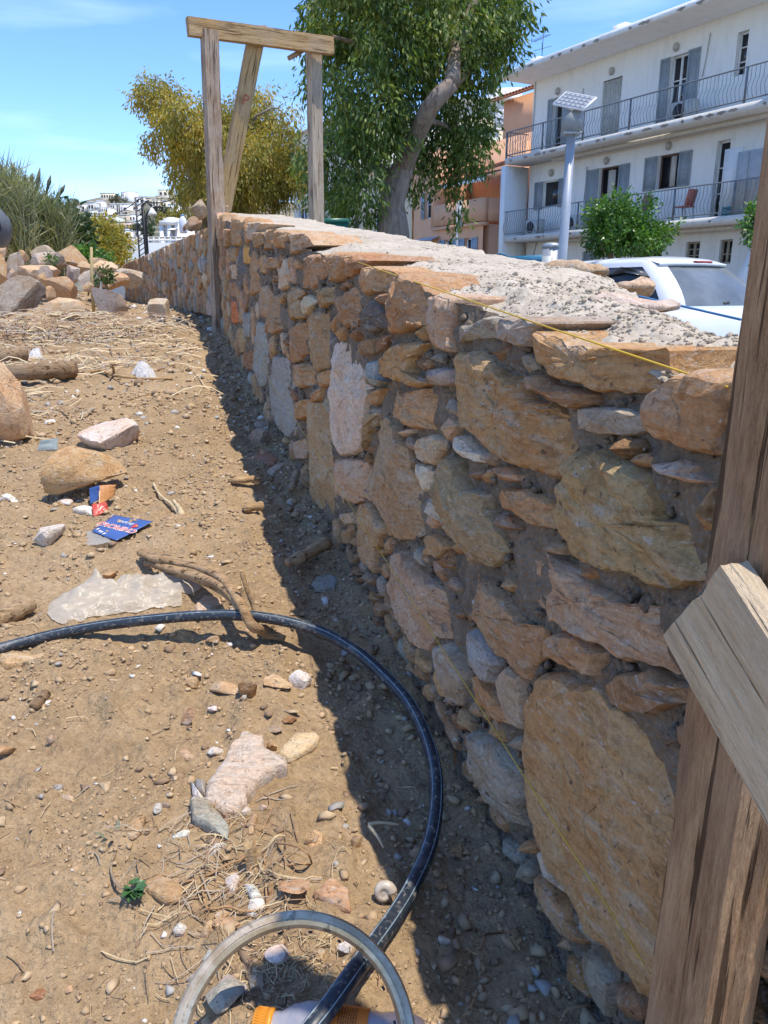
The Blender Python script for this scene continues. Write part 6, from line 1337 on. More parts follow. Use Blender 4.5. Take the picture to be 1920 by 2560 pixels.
# ================================================================ STRINGS
YSTR = pbr('yellow_string', (0.62, 0.40, 0.03), 0.6); BSTR = pbr('blue_string', (0.05, 0.19, 0.42), 0.6)
def string(label, pts, r, m):
    P = np.array(pts); t = thing('string_line', label, 'string', P[0]); mb = MB(); mb.tube(P - P[0], r, 5); mb.build('cord', m, t); return t
def wp(u, v, q): a, z = on_wall(*dsp(u, v), q); return NEAR.P(a, q, z)
string('yellow builder string stretched slantwise low along the wall face', [wp(505, 700, -.05), wp(1000, 1470, -.05), wp(1392, 2083, -.05)], 0.0008, YSTR)
string('yellow builder string running along the front top edge of the wall', [wp(745, 556, -.008), wp(842, 590, -.008), wp(1200, 712, -.008), wp(1572, 836, -.008)], 0.0012, YSTR)
string('yellow builder string along the back top edge by the big tree', [wp(682, 483, .56), wp(780, 503, .55), wp(875, 524, .53)], 0.004, YSTR)
string('blue builder string along the back top edge before the white car', [wp(1045, 562, .50), wp(1150, 592, .50), wp(1350, 633, .46), wp(1600, 690, .40)], 0.0022, BSTR)
p0 = np.array([cA[0] + 0.075, cA[1] - 0.03, 0.42]); string('loose yellow string end hanging beside the near timber post', [p0, p0 + [0.004, -0.012, -0.15], p0 + [-0.006, -0.02, -0.36]], 0.0022, YSTR)

# ================================================================ ROCKS AND STONES ON THE GROUND
def rock_mesh(w_, d_, h_, sd, sub=3, cuts=15, rough=1.0, lo=0.34, hi=0.66):
    rr = np.random.default_rng(sd); IV, IF = ICO[sub]; V = IV.copy()
    for k in range(cuts):
        n_ = rr.normal(size=3); n_ /= np.linalg.norm(n_); c = rr.uniform(lo, hi); d = V @ n_ - c; V = V - np.maximum(0, d)[:, None] * n_ * 0.96
    V = V / np.abs(V).max(0); nn = IV
    V = V + nn * rough * (0.022 * fbm(V[:, 0] * 2.6 + sd, V[:, 1] * 2.6, V[:, 2] * 2.6, 4) + 0.030 * fbm(V[:, 0] * 7 + sd, V[:, 1] * 9, V[:, 2] * 9, 3))[:, None]
    me = mesh_np('rock', V * np.array([w_, d_, h_]) / 2, [IF], [STONE], smooth_shade=True); me.set_sharp_from_angle(angle=R(30)); return me
rk = 100
def rock(label, reg, x0, y0, x1, y1, ck, y=None, name='rock', cat='rock', sub=3, dep=0.8, hmin=0.3, sink=0.18, rz=None, group=None, cuts=16, rough=1.0):
    global rk
    rk += 1; (u0, v0), (u1, v1) = px(reg, [(x0, y0), (x1, y1)]); cu = (u0 + u1) / 2
    p = on_ground(cu, v1) if y is None else at_y(cu, v1, y); f = p - CAM; dist = np.linalg.norm(f); e = math.asin(-f[2] / dist) if f[2] < 0 else 0.0
    fwd = np.dot(f, [0, CP, -SP]); big = 1.16 if name == 'rock' or 'cream boulder cut' in label else 1.0; W_ = (u1 - u0) / FPX * fwd * big; Hp = (v1 - v0) / FPX * fwd * big; D_ = W_ * dep; h_ = max(hmin * W_, (Hp - D_ * math.sin(e)) / max(0.3, math.cos(e)))
    dxy = f[:2] / np.linalg.norm(f[:2]); c = np.array([*(p[:2] + dxy * D_ * 0.42), p[2]]); zc = (float(gh(c[0], c[1])) if y is None else c[2]); hh = h_ / (1 - sink)
    me = rock_mesh(W_, D_, hh, rk, sub, cuts, rough); o = obj(name, me, None, (c[0], c[1], zc + hh * (0.5 - sink)), (0, 0, (math.atan2(dxy[1], dxy[0]) - R(90)) + (rz or 0)), vary(tuple(a * 0.8 + b * 0.2 for a, b in zip(COLS[ck], (.44, .31, .18))))); return tag(o, label, cat, group, 'thing')
def slab(label, reg, pts, ck, th=0.02, lift=0.0, name='stone_slab', cat='stone', tilt=0.0, group=None, rough=0.7):
    global rk
    rk += 1; G = np.array([on_ground(u, v, th * 0.7 + lift) for u, v in px(reg, pts)]); c = G.mean(0); P = clean_poly(G[:, :2] - c[:2])
    me, cc = stone_mesh(P, th * 1.3, th * 0.35, rk, max(0.006, np.ptp(P) / 40), rough=rough * min(1, th / 0.02)); z = float(gh(c[0] + cc[0], c[1] + cc[1]))
    gx = (float(gz(c[0] + .05, c[1])) - float(gz(c[0] - .05, c[1]))) / .1; gy = (float(gz(c[0], c[1] + .05)) - float(gz(c[0], c[1] - .05))) / .1
    o = obj(name, me, None, (c[0] + cc[0], c[1] + cc[1], z + th * 0.62 + lift), (math.atan(gy) + tilt, -math.atan(gx), 0), vary(COLS[ck])); return tag(o, label, cat, group, 'thing')
COLS.update(ashen=(.54, .575, .60), cream=(.56, .47, .35), basalt=(.20, .215, .21), chalk=(.68, .72, .78), sand=(.46, .36, .25), slate=(.39, .40, .41), clay=(.40, .22, .14))
# the heap of boulders
HEAP = [('boulder behind, grey faceted, at the crest of the heap', 'V', 310, 1065, 620, 1280, 'slate', 9.4), ('big rounded tan boulder at the crest of the heap', 'V', 625, 1095, 1010, 1330, 'sand', 9.0), ('long blue-grey slab boulder leaning under the crest', 'V', 285, 1170, 720, 1345, 'slate', 8.5),
 ('long bright white boulder across the middle of the heap', 'V', 215, 1275, 785, 1490, 'cream', 7.7), ('angular grey boulder with a dark cleft near the picture edge', 'V', 60, 1160, 310, 1380, 'slate', 8.6), ('tan boulder cut off by the picture edge above the dark one', 'V', -80, 1190, 108, 1480, 'sand', 7.5), ('small tan boulder under the grey van nose', 'V', -60, 1095, 90, 1220, 'sand', 8.4),
 ('brown-grey boulder with a deep shaded face in mid heap', 'V', 555, 1460, 985, 1705, 'sand', 7.1), ('flat cream boulder sloping down to the straw', 'V', 545, 1680, 1005, 1925, 'cream', 6.5), ('grey boulder wedged behind the white long one', 'V', 765, 1280, 930, 1480, 'slate', 8.0), ('pale grey boulder below the upright cane', 'V', 910, 1370, 1165, 1550, 'slate', 7.6), ('pinkish pale boulder just behind the upright cane', 'V', 890, 1265, 1075, 1400, 'pink', 8.3),
 ('broad pinkish-white boulder at the end of the heap near the wall', 'T', 545, 580, 705, 700, 'cream', 9.0), ('flat blue-grey boulder between the heap and the wall', 'T', 660, 608, 838, 725, 'slate', 8.5), ('low sandy boulder in front of the flat blue-grey one', 'T', 618, 670, 762, 745, 'sand', 8.0), ('small grey stone wedged beside the dark boulder', 'V', 88, 1335, 215, 1465, 'slate', 7.4), ('small pale stone under the long white boulder', 'V', 440, 1400, 560, 1500, 'sand', 7.35)]
HEAP += [('dark grey boulder between the crest and the leaning slab', 'V', 560, 1200, 760, 1330, 'basalt', 8.9), ('sandy boulder low behind the pinkish pale one', 'V', 1000, 1215, 1230, 1330, 'sand', 9.2), ('pale blocky boulder in front of the broad pinkish-white one', 'V', 1120, 1290, 1300, 1420, 'cream', 8.4),
 ('grey boulder hidden behind the dark craggy one', 'V', 420, 1330, 600, 1470, 'slate', 7.5), ('tan boulder between the dark craggy one and the flat cream one', 'V', 500, 1560, 640, 1720, 'sand', 6.9), ('cream boulder close to the leaf of the little grey-green plant', 'V', 1180, 1420, 1330, 1540, 'cream', 8.0), ('small tan boulder close to the foot of the cane', 'V', 960, 1500, 1080, 1600, 'sand', 7.1),
 ('grey-white boulder at the back edge near the bright weeds', 'V', 830, 1205, 960, 1300, 'slate', 9.5), ('brown boulder behind the grey cleft one', 'V', 190, 1130, 330, 1240, 'sand', 9.3)]
for lab, reg, x0, y0, x1, y1, ck, y in HEAP:
    cxm, dx_ = (x0 + x1) / 2, (x1 - x0) * 0.56; y0 = y0 - (y1 - y0) * 0.08; x0, x1 = cxm - dx_, cxm + dx_
    rock(lab, reg, x0, y0, x1, y1, ck, y, 'boulder', 'boulder', 4, 0.75, 0.4, 0.24)
rock('large dark grey craggy boulder with a pale sunlit top', 'V', -60, 1425, 560, 1965, 'basalt', None, 'boulder', 'boulder', 4, 0.6, 0.45, 0.08, cuts=9, rough=1.4)
rock('standing pale grey triangular boulder in front of the heap', 'T', 562, 752, 778, 945, 'slate', None, 'boulder', 'boulder', 4, 0.6, 0.6, 0.1)
rock('big rough cream boulder cut by the picture edge', 'A', -110, 40, 262, 482, 'cream', None, 'boulder', 'boulder', 4, 0.7, 0.6, 0.17)
rock('tan boulder peeping out behind the rough cream one', 'A', -60, 5, 120, 130, 'sand', None, 'boulder', 'boulder', 3, 0.7, 0.5, 0.15)
rock('white speckled rock with a blunt sloping back', 'A', 450, 305, 812, 480, 'chalk', None, 'rock', 'rock', 4, 0.6, 0.45, 0.15)
rock('brown wedge-shaped rock beside the torn wrapper', 'A', 278, 465, 690, 718, 'sand', None, 'rock', 'rock', 4, 0.62, 0.45, 0.2)
def block(label, reg, corners, y, hgt, ck):         # a roughly squared building block
    global rk
    rk += 1; G = [at_y(u, v, y) for u, v in px(reg, corners)]; W_ = np.linalg.norm(G[1] - G[0]); o = obj('building_block', None, None); return o
def sq_block(label, reg, x0, y0, x1, y1, ck, rz, tilt, ratio):
    global rk
    rk += 1; (u0, v0), (u1, v1) = px(reg, [(x0, y0), (x1, y1)]); p = on_ground((u0 + u1) / 2, v1); f = p - CAM; fwd = np.dot(f, [0, CP, -SP]); W_ = (u1 - u0) / FPX * fwd * 0.8; H_ = (v1 - v0) / FPX * fwd
    IV, IF = ICO[4]; V = np.clip(IV * 1.55, -1, 1) * np.array([W_ / 2, W_ * ratio / 2, H_ * 0.36]); V = V + IV * 0.006 * fbm(V[:, 0] * 30, V[:, 1] * 30, V[:, 2] * 30 + rk, 3)[:, None]
    me = mesh_np('building_block', V, [IF], [STONE], smooth_shade=True); me.set_sharp_from_angle(angle=R(35)); o = obj('building_block', me, None, (p[0], p[1] + W_ * 0.4, p[2] + H_ * 0.40), (tilt, 0, rz), COLS[ck]); return tag(o, label, 'block', None, 'thing')
sq_block('bright white squared block leaning on the ground by the wall', 'T', 835, 660, 950, 772, 'chalk', R(12), R(32), 1.7)
sq_block('cream squared block lying before the dead root', 'T', 868, 808, 998, 934, 'cream', R(4), R(14), 1.3)
# stones set down on the wall beside the frame
def wall_rock(label, reg, x0, y0, x1, y1, ck, s_, q_):
    global rk
    rk += 1; (u0, v0), (u1, v1) = px(reg, [(x0, y0), (x1, y1)]); y = float(FAR.P(s_, q_, 0)[1]); a, b = at_y(u0, v0, y), at_y(u1, v1, y); W_, H_ = b[0] - a[0], a[2] - b[2]
    return tag(obj('rock', rock_mesh(W_, W_ * 0.8, H_ * 1.1, rk, 4), None, ((a[0] + b[0]) / 2, y, (a[2] + b[2]) / 2), (0, 0, 0.3), COLS[ck]), label, 'rock', None, 'thing')
wall_rock('tan rock on top of the wall leaning on the frame post', 'T', 1124, 238, 1242, 362, 'sand', 0.35, 0.20); wall_rock('brown rock under the tan one on top of the wall', 'T', 1092, 335, 1206, 425, 'rust', 0.55, 0.16); wall_rock('small round tan stone on the wall behind the brace foot', 'T', 1318, 266, 1368, 320, 'sand', -0.15, 0.35); wall_rock('small reddish stone at the front edge of the far wall', 'T', 1076, 380, 1112, 425, 'clay', 0.75, 0.08)
bpv = at_y(*px('T', [(1085, 395)])[0], float(FAR.P(0.9, 0.2, 0)[1])); bj = thing('plastic_jug', 'white plastic jug with blue cap standing on the far wall', 'jug', (bpv[0], bpv[1], FTOP)); jw = 44 / 2.37 / FPX * bpv[1]; jz = at_y(*px('T', [(1085, 322)])[0], bpv[1])[2] - FTOP
mb = MB(); mb.tube([(0, 0, 0.0), (0, 0, 0.01), (0, 0, jz * .55), (0, 0, jz * .75), (0, 0, jz * .88), (0, 0, jz * .93)], [jw * .42, jw * .5, jw * .5, jw * .42, jw * .2, jw * .16], 16); mb.build('bottle', pbr('milky_plastic', (0.72, 0.75, 0.78), 0.3), bj, True); mb = MB(); mb.tube([(0, 0, jz * .92), (0, 0, jz)], jw * .2, 14); mb.build('cap', pbr('blue_cap', (0.12, 0.30, 0.55), 0.4), bj)

# loose stones in front
for a in [
 ('white broken limestone chunk beside the blue packet', 'A', 148, 855, 348, 975, 'chalk'), ('small brown stone between the packet and the plastic bag', 'A', 535, 1082, 612, 1132, 'sand'), ('brown stone in the shadow of the hose', 'A', 1050, 1428, 1152, 1495, 'sand'), ('white chalky stone at the edge of the wall shadow', 'Z', 1478, 108, 1622, 238, 'chalk'),
 ('plump cream stone next to the chalky white one', 'Z', 1330, 150, 1516, 276, 'cream'), ('orange-stained white stone in the row of stones', 'Z', 1085, 185, 1242, 294, 'pink'), ('upright orange stone in the row of stones', 'Z', 1232, 190, 1338, 324, 'ochre'), ('smooth khaki pebble at the end of the row of stones', 'Z', 938, 164, 1042, 242, 'khaki'),
 ('pinkish curved stone below the khaki pebble', 'Z', 930, 318, 1012, 425, 'pink'), ('little white stone below the orange-stained one', 'Z', 1072, 306, 1142, 360, 'chalk'), ('brown clod of stone near the wall shadow', 'Z', 1455, 370, 1545, 430, 'brown'), ('brown rock beside the wheel rim top', 'Z', 1110, 1480, 1252, 1574, 'sand'),
 ('tan stone cut by the picture edge', 'Z', -20, 548, 96, 642, 'sand'), ('brown broken rock next to the pinkish flat stone', 'Y', 606, 688, 784, 790, 'sand'), ('cream stone seen inside the wheel rim', 'Y', 768, 1012, 884, 1104, 'cream'), ('white stone at the shadow edge inside the wheel rim', 'Y', 918, 994, 1034, 1084, 'chalk'), ('dusty blue-grey rock at the bottom by the bottle cap', 'Z', 1030, 1876, 1284, 2010, 'blue'),
 ('small brown pebble in the shade by the hose', 'Y', 1420, 572, 1494, 634, 'brown'), ('reddish pebble in the shade right of the hose', 'Y', 1308, 756, 1392, 814, 'brown'), ('white chip lying alone in the dark shade', 'Y', 1436, 890, 1518, 964, 'chalk'), ('oval pebble at the shadow edge', 'Y', 986, 370, 1052, 460, 'sand'),
 ('brown oval stone at the foot of the wall', 'B', 648, 1716, 722, 1794, 'brown'), ('white-grey angular stone at the foot of the wall', 'B', 768, 1876, 922, 1990, 'grey'), ('grey wedge stone against the foot of the wall', 'B', 778, 1776, 866, 1880, 'slate'), ('brown stone splinter standing at the wall foot', 'C', 66, 1190, 134, 1402, 'brown'),
 ('brown-grey stone half buried in the grass roots', 'Z', 1275, 1050, 1352, 1210, 'sand'), ('grey stone at the top corner of the big pale slab', 'Z', 1366, 440, 1470, 490, 'slate'), ('tan stone at the shoulder of the big pale slab', 'Z', 1374, 480, 1442, 552, 'sand'), ('small white stone beside the big pale slab', 'Z', 1060, 526, 1160, 606, 'chalk'),
 ('round pale stone lodged under the wall', 'W', 1265, 1225, 1405, 1405, 'cream'), ('tan stone inside the straw tangle', 'Z', 1380, 1260, 1425, 1340, 'sand'), ('brown round clod near the flower-like chip', 'Z', 1100, 1400, 1200, 1470, 'sand'), ('grey shard stone near the wall foot', 'Y', 1500, 310, 1596, 440, 'brown'),
 ('small white cube-like chip on bare earth', 'Z', 800, 880, 846, 936, 'chalk'), ('grey chip on bare earth', 'Z', 826, 834, 888, 894, 'slate'), ('white chip between the slab and the shadow', 'Z', 1250, 886, 1304, 942, 'chalk'), ('tiny bright chip next to the slab', 'Z', 1346, 840, 1388, 888, 'chalk'),
 ('brown pebble near the log stub', 'Z', 246, 508, 300, 566, 'sand'), ('orange-white stone by the shadow edge', 'Z', 1576, 966, 1668, 1076, 'cream'), ('tan pebble by the flat oval stone', 'Z', 1040, 1494, 1096, 1570, 'sand'), ('pale stone at the picture corner', 'Z', 50, 1926, 100, 1975, 'cream'), ('red-brown clod low in the bare earth', 'Z', 150, 1735, 240, 1830, 'clay'), ('small tan stone low in the bare earth', 'Z', 340, 1752, 385, 1806, 'cream')]:
    rock(*a, None, 'loose_stone', 'stone', 3, 0.75, 0.3, 0.27, cuts=19)
for a in [
 ('big flat pale grey slab lying on the sunlit earth', 'Z', [(1260, 450), (1360, 465), (1372, 530), (1480, 590), (1482, 642), (1330, 722), (1290, 795), (1240, 872), (1165, 880), (1058, 820), (1072, 740), (1104, 650), (1200, 530)], 'ashen', .035), ('grey splintered stone at the foot of the big pale slab', 'Z', [(984, 820), (1060, 825), (1190, 970), (1180, 1032), (1100, 985), (990, 930)], 'slate', .032),
 ('long flat tan stone reaching into the wall shadow', 'Z', [(1440, 562), (1530, 460), (1620, 448), (1664, 480), (1640, 522), (1500, 602)], 'cream', .016), ('grey sliver leaning on the big pale slab', 'Z', [(1008, 690), (1062, 688), (1062, 775), (1018, 742)], 'slate', .03), ('white sliver under the grey one at the slab corner', 'Z', [(988, 700), (1008, 745), (1058, 800), (1050, 824), (995, 780)], 'chalk', .022),
 ('bright white wedge flake below the splintered stone', 'Z', [(1055, 1152), (1128, 1060), (1182, 1074), (1100, 1132)], 'chalk', .012), ('thin grey-white flake left of the wedge flake', 'Z', [(890, 1060), (960, 1020), (992, 1028), (980, 1050), (900, 1072)], 'chalk', .008), ('white knobbly flake among the dry roots', 'Z', [(1160, 1212), (1220, 1170), (1246, 1192), (1216, 1290), (1180, 1272)], 'chalk', .018),
 ('white curled flake among the dry roots', 'Z', [(1258, 1262), (1320, 1262), (1364, 1335), (1300, 1330)], 'chalk', .014), ('white rounded flake next to the curled one', 'Z', [(1290, 1340), (1370, 1336), (1376, 1395), (1320, 1436), (1270, 1420)], 'chalk', .012), ('flat oval khaki stone half sunk in the earth', 'Z', [(725, 1218), (800, 1212), (900, 1252), (952, 1292), (938, 1350), (850, 1362), (760, 1312)], 'khaki', .012),
 ('pinkish triangular flat stone near the shadow edge', 'Y', [(788, 722), (890, 630), (992, 700), (992, 812), (900, 782)], 'pink', .016), ('flat grey slate partly under the wheel rim', 'Y', [(290, 1182), (350, 1120), (462, 1192), (458, 1235), (400, 1242)], 'slate', .012), ('dark flat slate left of the wheel rim', 'Y', [(128, 1140), (190, 1092), (252, 1100), (215, 1160)], 'slate', .012),
 ('square grey flat stone inside the wheel rim', 'Y', [(450, 1135), (540, 1120), (545, 1195), (470, 1215)], 'slate', .012), ('cream patchy flat stone beside the shadow', 'Y', [(745, 400), (800, 345), (852, 370), (845, 420), (780, 450)], 'cream', .012), ('long grey-tan slab behind the hose end', 'Z', [(-10, 100), (60, 80), (246, 82), (190, 118), (30, 140)], 'sand', .02),
 ('pale plate-like stone between bag and branch', 'A', [(1000, 1262), (1060, 1200), (1120, 1178), (1158, 1240), (1110, 1298), (1040, 1300)], 'pale', .014), ('white long chip at the picture edge', 'A', [(-5, 688), (40, 690), (92, 720), (80, 738), (10, 710)], 'chalk', .014), ('white oval chip before the brown wedge rock', 'A', [(304, 715), (345, 704), (380, 718), (362, 735), (320, 732)], 'chalk', .010),
 ('white shard under the torn wrapper', 'A', [(374, 772), (430, 752), (482, 762), (478, 800), (430, 785)], 'chalk', .012), ('blue-white speckled plate in the wall shade', 'W', [(958, 1880), (1020, 1800), (1120, 1775), (1240, 1790), (1262, 1860), (1220, 1930), (1110, 1962), (1010, 1940)], 'blue', .012), ('small white plate in the wall shade', 'W', [(1060, 2030), (1120, 2005), (1165, 2040), (1150, 2085), (1090, 2085)], 'chalk', .010),
 ('pale grey shard leaning at the wall foot', 'W', [(458, 705), (560, 630), (660, 596), (690, 625), (600, 680), (500, 742)], 'pale', .012), ('white stone strip low on the straw band', 'V', [(562, 2018), (600, 2010), (700, 2060), (785, 2090), (720, 2098), (590, 2062)], 'chalk', .02), ('grey flat chip on the bare earth beyond the straw', 'V', [(1190, 2112), (1250, 2102), (1350, 2140), (1340, 2175), (1250, 2150)], 'slate', .016),
 ('tan triangular flake on the bare earth', 'Z', [(508, 742), (572, 736), (568, 780), (548, 794)], 'cream', .007), ('pale pointed flake on the bare earth', 'Z', [(318, 800), (345, 768), (380, 796), (365, 812)], 'cream', .008), ('pinkish flat chip near the slab', 'Z', [(905, 560), (960, 545), (1022, 590), (960, 604)], 'pink', .008), ('white triangular chip left of the wheel rim', 'Y', [(222, 1055), (262, 990), (292, 1060), (275, 1078)], 'chalk', .012),
 ('white crumbly flower-like chip', 'Z', [(895, 1512), (915, 1485), (940, 1476), (972, 1500), (950, 1535), (915, 1530)], 'chalk', .01), ('long tan stone chip beside the grass roots', 'Z', [(1282, 1000), (1318, 935), (1338, 940), (1320, 1035), (1292, 1040)], 'sand', .012), ('grey chip cluster at the field of small twigs', 'Z', [(640, 1040), (690, 960), (765, 945), (745, 1020), (690, 1070)], 'khaki', .01)]:
    slab(*a)
# crumbled grey mortar against the wall, clay shards, a log stub
rock('lump of spilled grey mortar against the wall foot', 'W', 285, 215, 525, 408, 'slate', None, 'mortar_lump', 'mortar', 4, 0.6, 0.3, 0.2, cuts=3, rough=2.2); rock('smaller lump of spilled grey mortar above the other', 'W', 330, 120, 500, 230, 'slate', None, 'mortar_lump', 'mortar', 3, 0.6, 0.3, 0.2, cuts=3, rough=2.2)
rock('crumbly white lime patch inside the wheel rim', 'Y', 548, 1050, 685, 1130, 'chalk', None, 'lime_lump', 'lime', 3, 0.9, 0.2, 0.3, cuts=3, rough=2.5)
sh = slab('curved brown clay shard in the wall shade', 'W', [(190, 570), (330, 545), (380, 420), (480, 450), (600, 545), (560, 600), (450, 595), (330, 628), (230, 600)], 'clay', .014, 0.01, 'clay_shard', 'shard')

# ================================================================ HOSE, RIM, BOTTLE, LITTER
def path_g(pts):                                   # (u, v in the 1659-wide view, height over the earth)
    o = []
    for u, v, h in pts: o.append(on_ground(*dsp(u, v), h))
    return np.array(o)
HP = path_g([(-1150, 1640, .02), (-760, 1560, .02), (-420, 1490, .02), (-160, 1440, .02), (-60, 1418, .02), (40, 1390, .022), (130, 1368, .03), (230, 1350, .045), (330, 1338, .06), (430, 1330, .072), (530, 1330, .075), (620, 1343, .066), (700, 1368, .052), (770, 1408, .038), (830, 1460, .026), (880, 1515, .02), (915, 1580, .018), (938, 1655, .018), (942, 1735, .018), (928, 1825, .02), (890, 1915, .026), (848, 1985, .04), (800, 2052, .062), (750, 2120, .078), (705, 2182, .080), (660, 2240, .076), (600, 2330, .04), (520, 2440, .02), (400, 2600, .018), (200, 2900, .018)])
tH = NT('dusty_hose'); c = tH.coord('Object'); f = tH.noise(c, 34, 6, 0.7); x = tH.mix(tH.ramp(f, [(0.54, 0.0), (0.70, 0.55)]), (0.020, 0.028, 0.040), (0.22, 0.20, 0.175)); x = tH.mix(tH.ramp(tH.noise(c, 120, 3), [(0.58, 0.0), (0.66, 0.5)]), x, (0.30, 0.27, 0.23))
HOSEM = tH.fin(x, 0.42, tH.bump(f, 0.0015, 0.4))
hs = spline(HP, 8); hose = thing('water_hose', 'thick black dusty irrigation hose curving over the earth', 'hose', hs[0]); mb = MB(); mb.tube(hs - hs[0], 0.0130 * (1 + 0.03 * pn(np.arange(len(hs)) * 0.35, 3.0)), 14); mb.build('pipe', HOSEM, hose, True)
T_ = np.gradient(hs, axis=0); T_ /= np.linalg.norm(T_, axis=1)[:, None]; sd_ = np.cross(T_, (0, 0, 1)); sd_ /= np.linalg.norm(sd_, axis=1)[:, None]
for an, wd in ((0.55, .0014), (-0.75, .0010)):
    nn = sd_ * math.sin(an) + np.cross(sd_, T_) * math.cos(an); mb = MB(); mb.tube(hs - hs[0] + nn * 0.0127, wd, 5, False); mb.build('stripe', pbr('hose_stripe', (0.20, 0.26, 0.30), 0.5, var=0.4, scale=60), hose)
# wheel rim
rc = ray(735, 2622); Tc = 0.885; cen = CAM + rc * Tc; nr = -rc / np.linalg.norm(rc); xr = np.cross((0, 0, 1), nr); xr /= np.linalg.norm(xr); yr = np.cross(nr, xr); RR = 266 * 1.15732 / FPX * Tc * 0.985
rim = thing('wheel_rim', 'bare dull metal wheel rim of a child bicycle propped on the ground', 'wheel rim', cen)
tR = NT('rim_metal'); cR = tR.coord('Object'); fR = tR.noise(cR, 22, 7, 0.7); xR = tR.mix(tR.ramp(fR, [(0.42, 0.0), (0.62, 0.8)]), (0.42, 0.31, 0.19), (0.70, 0.58, 0.42)); xR = tR.mix(tR.ramp(tR.noise(cR, 60, 4), [(0.60, 0.0), (0.68, 0.7)]), xR, (0.10, 0.08, 0.06))
RIMM = tR.fin(xR, 0.30, tR.bump(fR, 0.001, 0.4), Metallic=0.65)
prof = [(k * 0.82, z * 0.82) for k, z in [(0.0, -.0095), (0.003, -.0105), (0.0, -.0125), (-.0085, -.0125), (-.0088, -.0105), (-.0105, -.0105), (-.0108, -.0118), (-.0165, -.0085), (-.0202, -.003), (-.0202, .003), (-.0165, .0085), (-.0108, .0118), (-.0105, .0105), (-.0088, .0105), (-.0085, .0125), (0.0, .0125), (0.003, .0105), (0.0, .0095), (-.007, .0075), (-.010, 0.0), (-.007, -.0075)]]
NR = 120; V = []
for i in range(NR):
    a = 6.2832 * i / NR; e = xr * math.cos(a) + yr * math.sin(a)
    for r_, z_ in prof: V.append(e * (RR + r_) + nr * z_)
np_ = len(prof); F = [(i * np_ + j, ((i + 1) % NR) * np_ + j, ((i + 1) % NR) * np_ + (j + 1) % np_, i * np_ + (j + 1) % np_) for i in range(NR) for j in range(np_)]
me = mesh_np('hoop', V, [F], [RIMM], smooth_shade=True); me.set_sharp_from_angle(angle=R(20)); obj('hoop', me, rim)
mb = MB()
for i in range(20): a = 6.2832 * (i + .3) / 20; e = xr * math.cos(a) + yr * math.sin(a); p = e * (RR - 0.0199); mb.tube([p + e * 0.001, p - e * 0.0016], 0.0026, 8)
o = mb.build('spoke_hole', DARK, rim); o['kind'] = 'stuff'
# bottle lying under the hose
b0 = on_ground(*dsp(548, 2213), 0.036); b1 = on_ground(*dsp(900, 2262), 0.036); ax = (b1 - b0); ax /= np.linalg.norm(ax); zx = np.array([0, 0, 1.0]) - ax * ax[2]; zx /= np.linalg.norm(zx); yx = np.cross(zx, ax)
bot = thing('juice_bottle', 'clear crumpled juice bottle with orange cap and orange label lying under the hose', 'bottle', b0); BM = Matrix(((ax[0], yx[0], zx[0], 0), (ax[1], yx[1], zx[1], 0), (ax[2], yx[2], zx[2], 0), (0, 0, 0, 1)))
def lathe(pr, n=32, dent=0.0, a0=0, a1=6.28318):
    full = a1 - a0 > 6.2; m = n if full else n + 1; V = []
    for x, r_ in pr:
        for k in range(m):
            a = a0 + (a1 - a0) * k / n; rr_ = r_ * (1 + dent * float(pn(x * 30, math.cos(a) * 2, math.sin(a) * 2))); V.append((x, rr_ * math.cos(a), rr_ * math.sin(a)))
    F = [(i * m + k, i * m + (k + 1) % m, (i + 1) * m + (k + 1) % m, (i + 1) * m + k) for i in range(len(pr) - 1) for k in range(n)]; return V, F
def pet():
    t = NT('clear_plastic'); t.b.inputs['Base Color'].default_value = (0.72, 0.72, 0.80, 1); t.b.inputs['Roughness'].default_value = 0.12; c = t.coord('Object'); t.set(t.b.inputs['Normal'], t.bump(t.noise(c, 30, 3), 0.01, 0.6))
    tr_ = t.n('ShaderNodeBsdfTransparent'); tr_.inputs[0].default_value = (0.86, 0.86, 0.90, 1); ms = t.n('ShaderNodeMixShader'); ms.inputs[0].default_value = 0.40; t.t.links.new(tr_.outputs[0], ms.inputs[1]); t.t.links.new(t.b.outputs[0], ms.inputs[2]); t.t.links.new(ms.outputs[0], t.o.inputs['Surface']); return t.m
PET = pet(); LOR = pbr('orange_label', (0.78, 0.20, 0.02), 0.45, var=0.08); COR = pbr('orange_cap', (0.70, 0.27, 0.02), 0.4, var=0.06)
mb = MB(); V, F = lathe([(0.018, .0165), (0.026, .0175), (0.034, .0185), (0.048, .027), (0.066, .0325), (0.085, .0335), (0.10, .0325), (0.135, .0325), (0.16, .031), (0.175, .0335), (0.20, .0335), (0.212, .029), (0.214, .012)], 40, 0.09); mb.add(V, F); o = mb.build('shell', PET, bot, True); o.matrix_local = BM
mb = MB(); V, F = lathe([(0.0, 0.001), (0.0, .0175), (0.002, .0195), (0.018, .0200), (0.0182, .0208), (0.024, .0208), (0.0241, .017)], 48); mb.add(V, F)
for k in range(40): a = 6.283 * k / 40; mb.box((0.010, .0199 * math.cos(a), .0199 * math.sin(a)), (0.014, 0.0008, 0.0008))
o = mb.build('cap', COR, bot); o.matrix_local = BM
mb = MB(); V, F = lathe([(0.094, .0336), (0.097, .0338), (0.14, .0338), (0.143, .0336)], 40, 0.03); mb.add(V, F); lbl = mb.build('label', LOR, bot, True); lbl.matrix_local = BM
def text(body, size, mat, parent, M, name='lettering', ext=0.0001, space=1.0, align='CENTER', off=0.0):
    cv = bpy.data.curves.new(name, 'FONT'); cv.body = body; cv.size = size; cv.extrude = ext; cv.align_x = align; cv.align_y = 'CENTER'; cv.space_character = space; cv.offset = off; cv.materials.append(mat); o = flat_text(name, cv, parent); o.matrix_local = M; return o
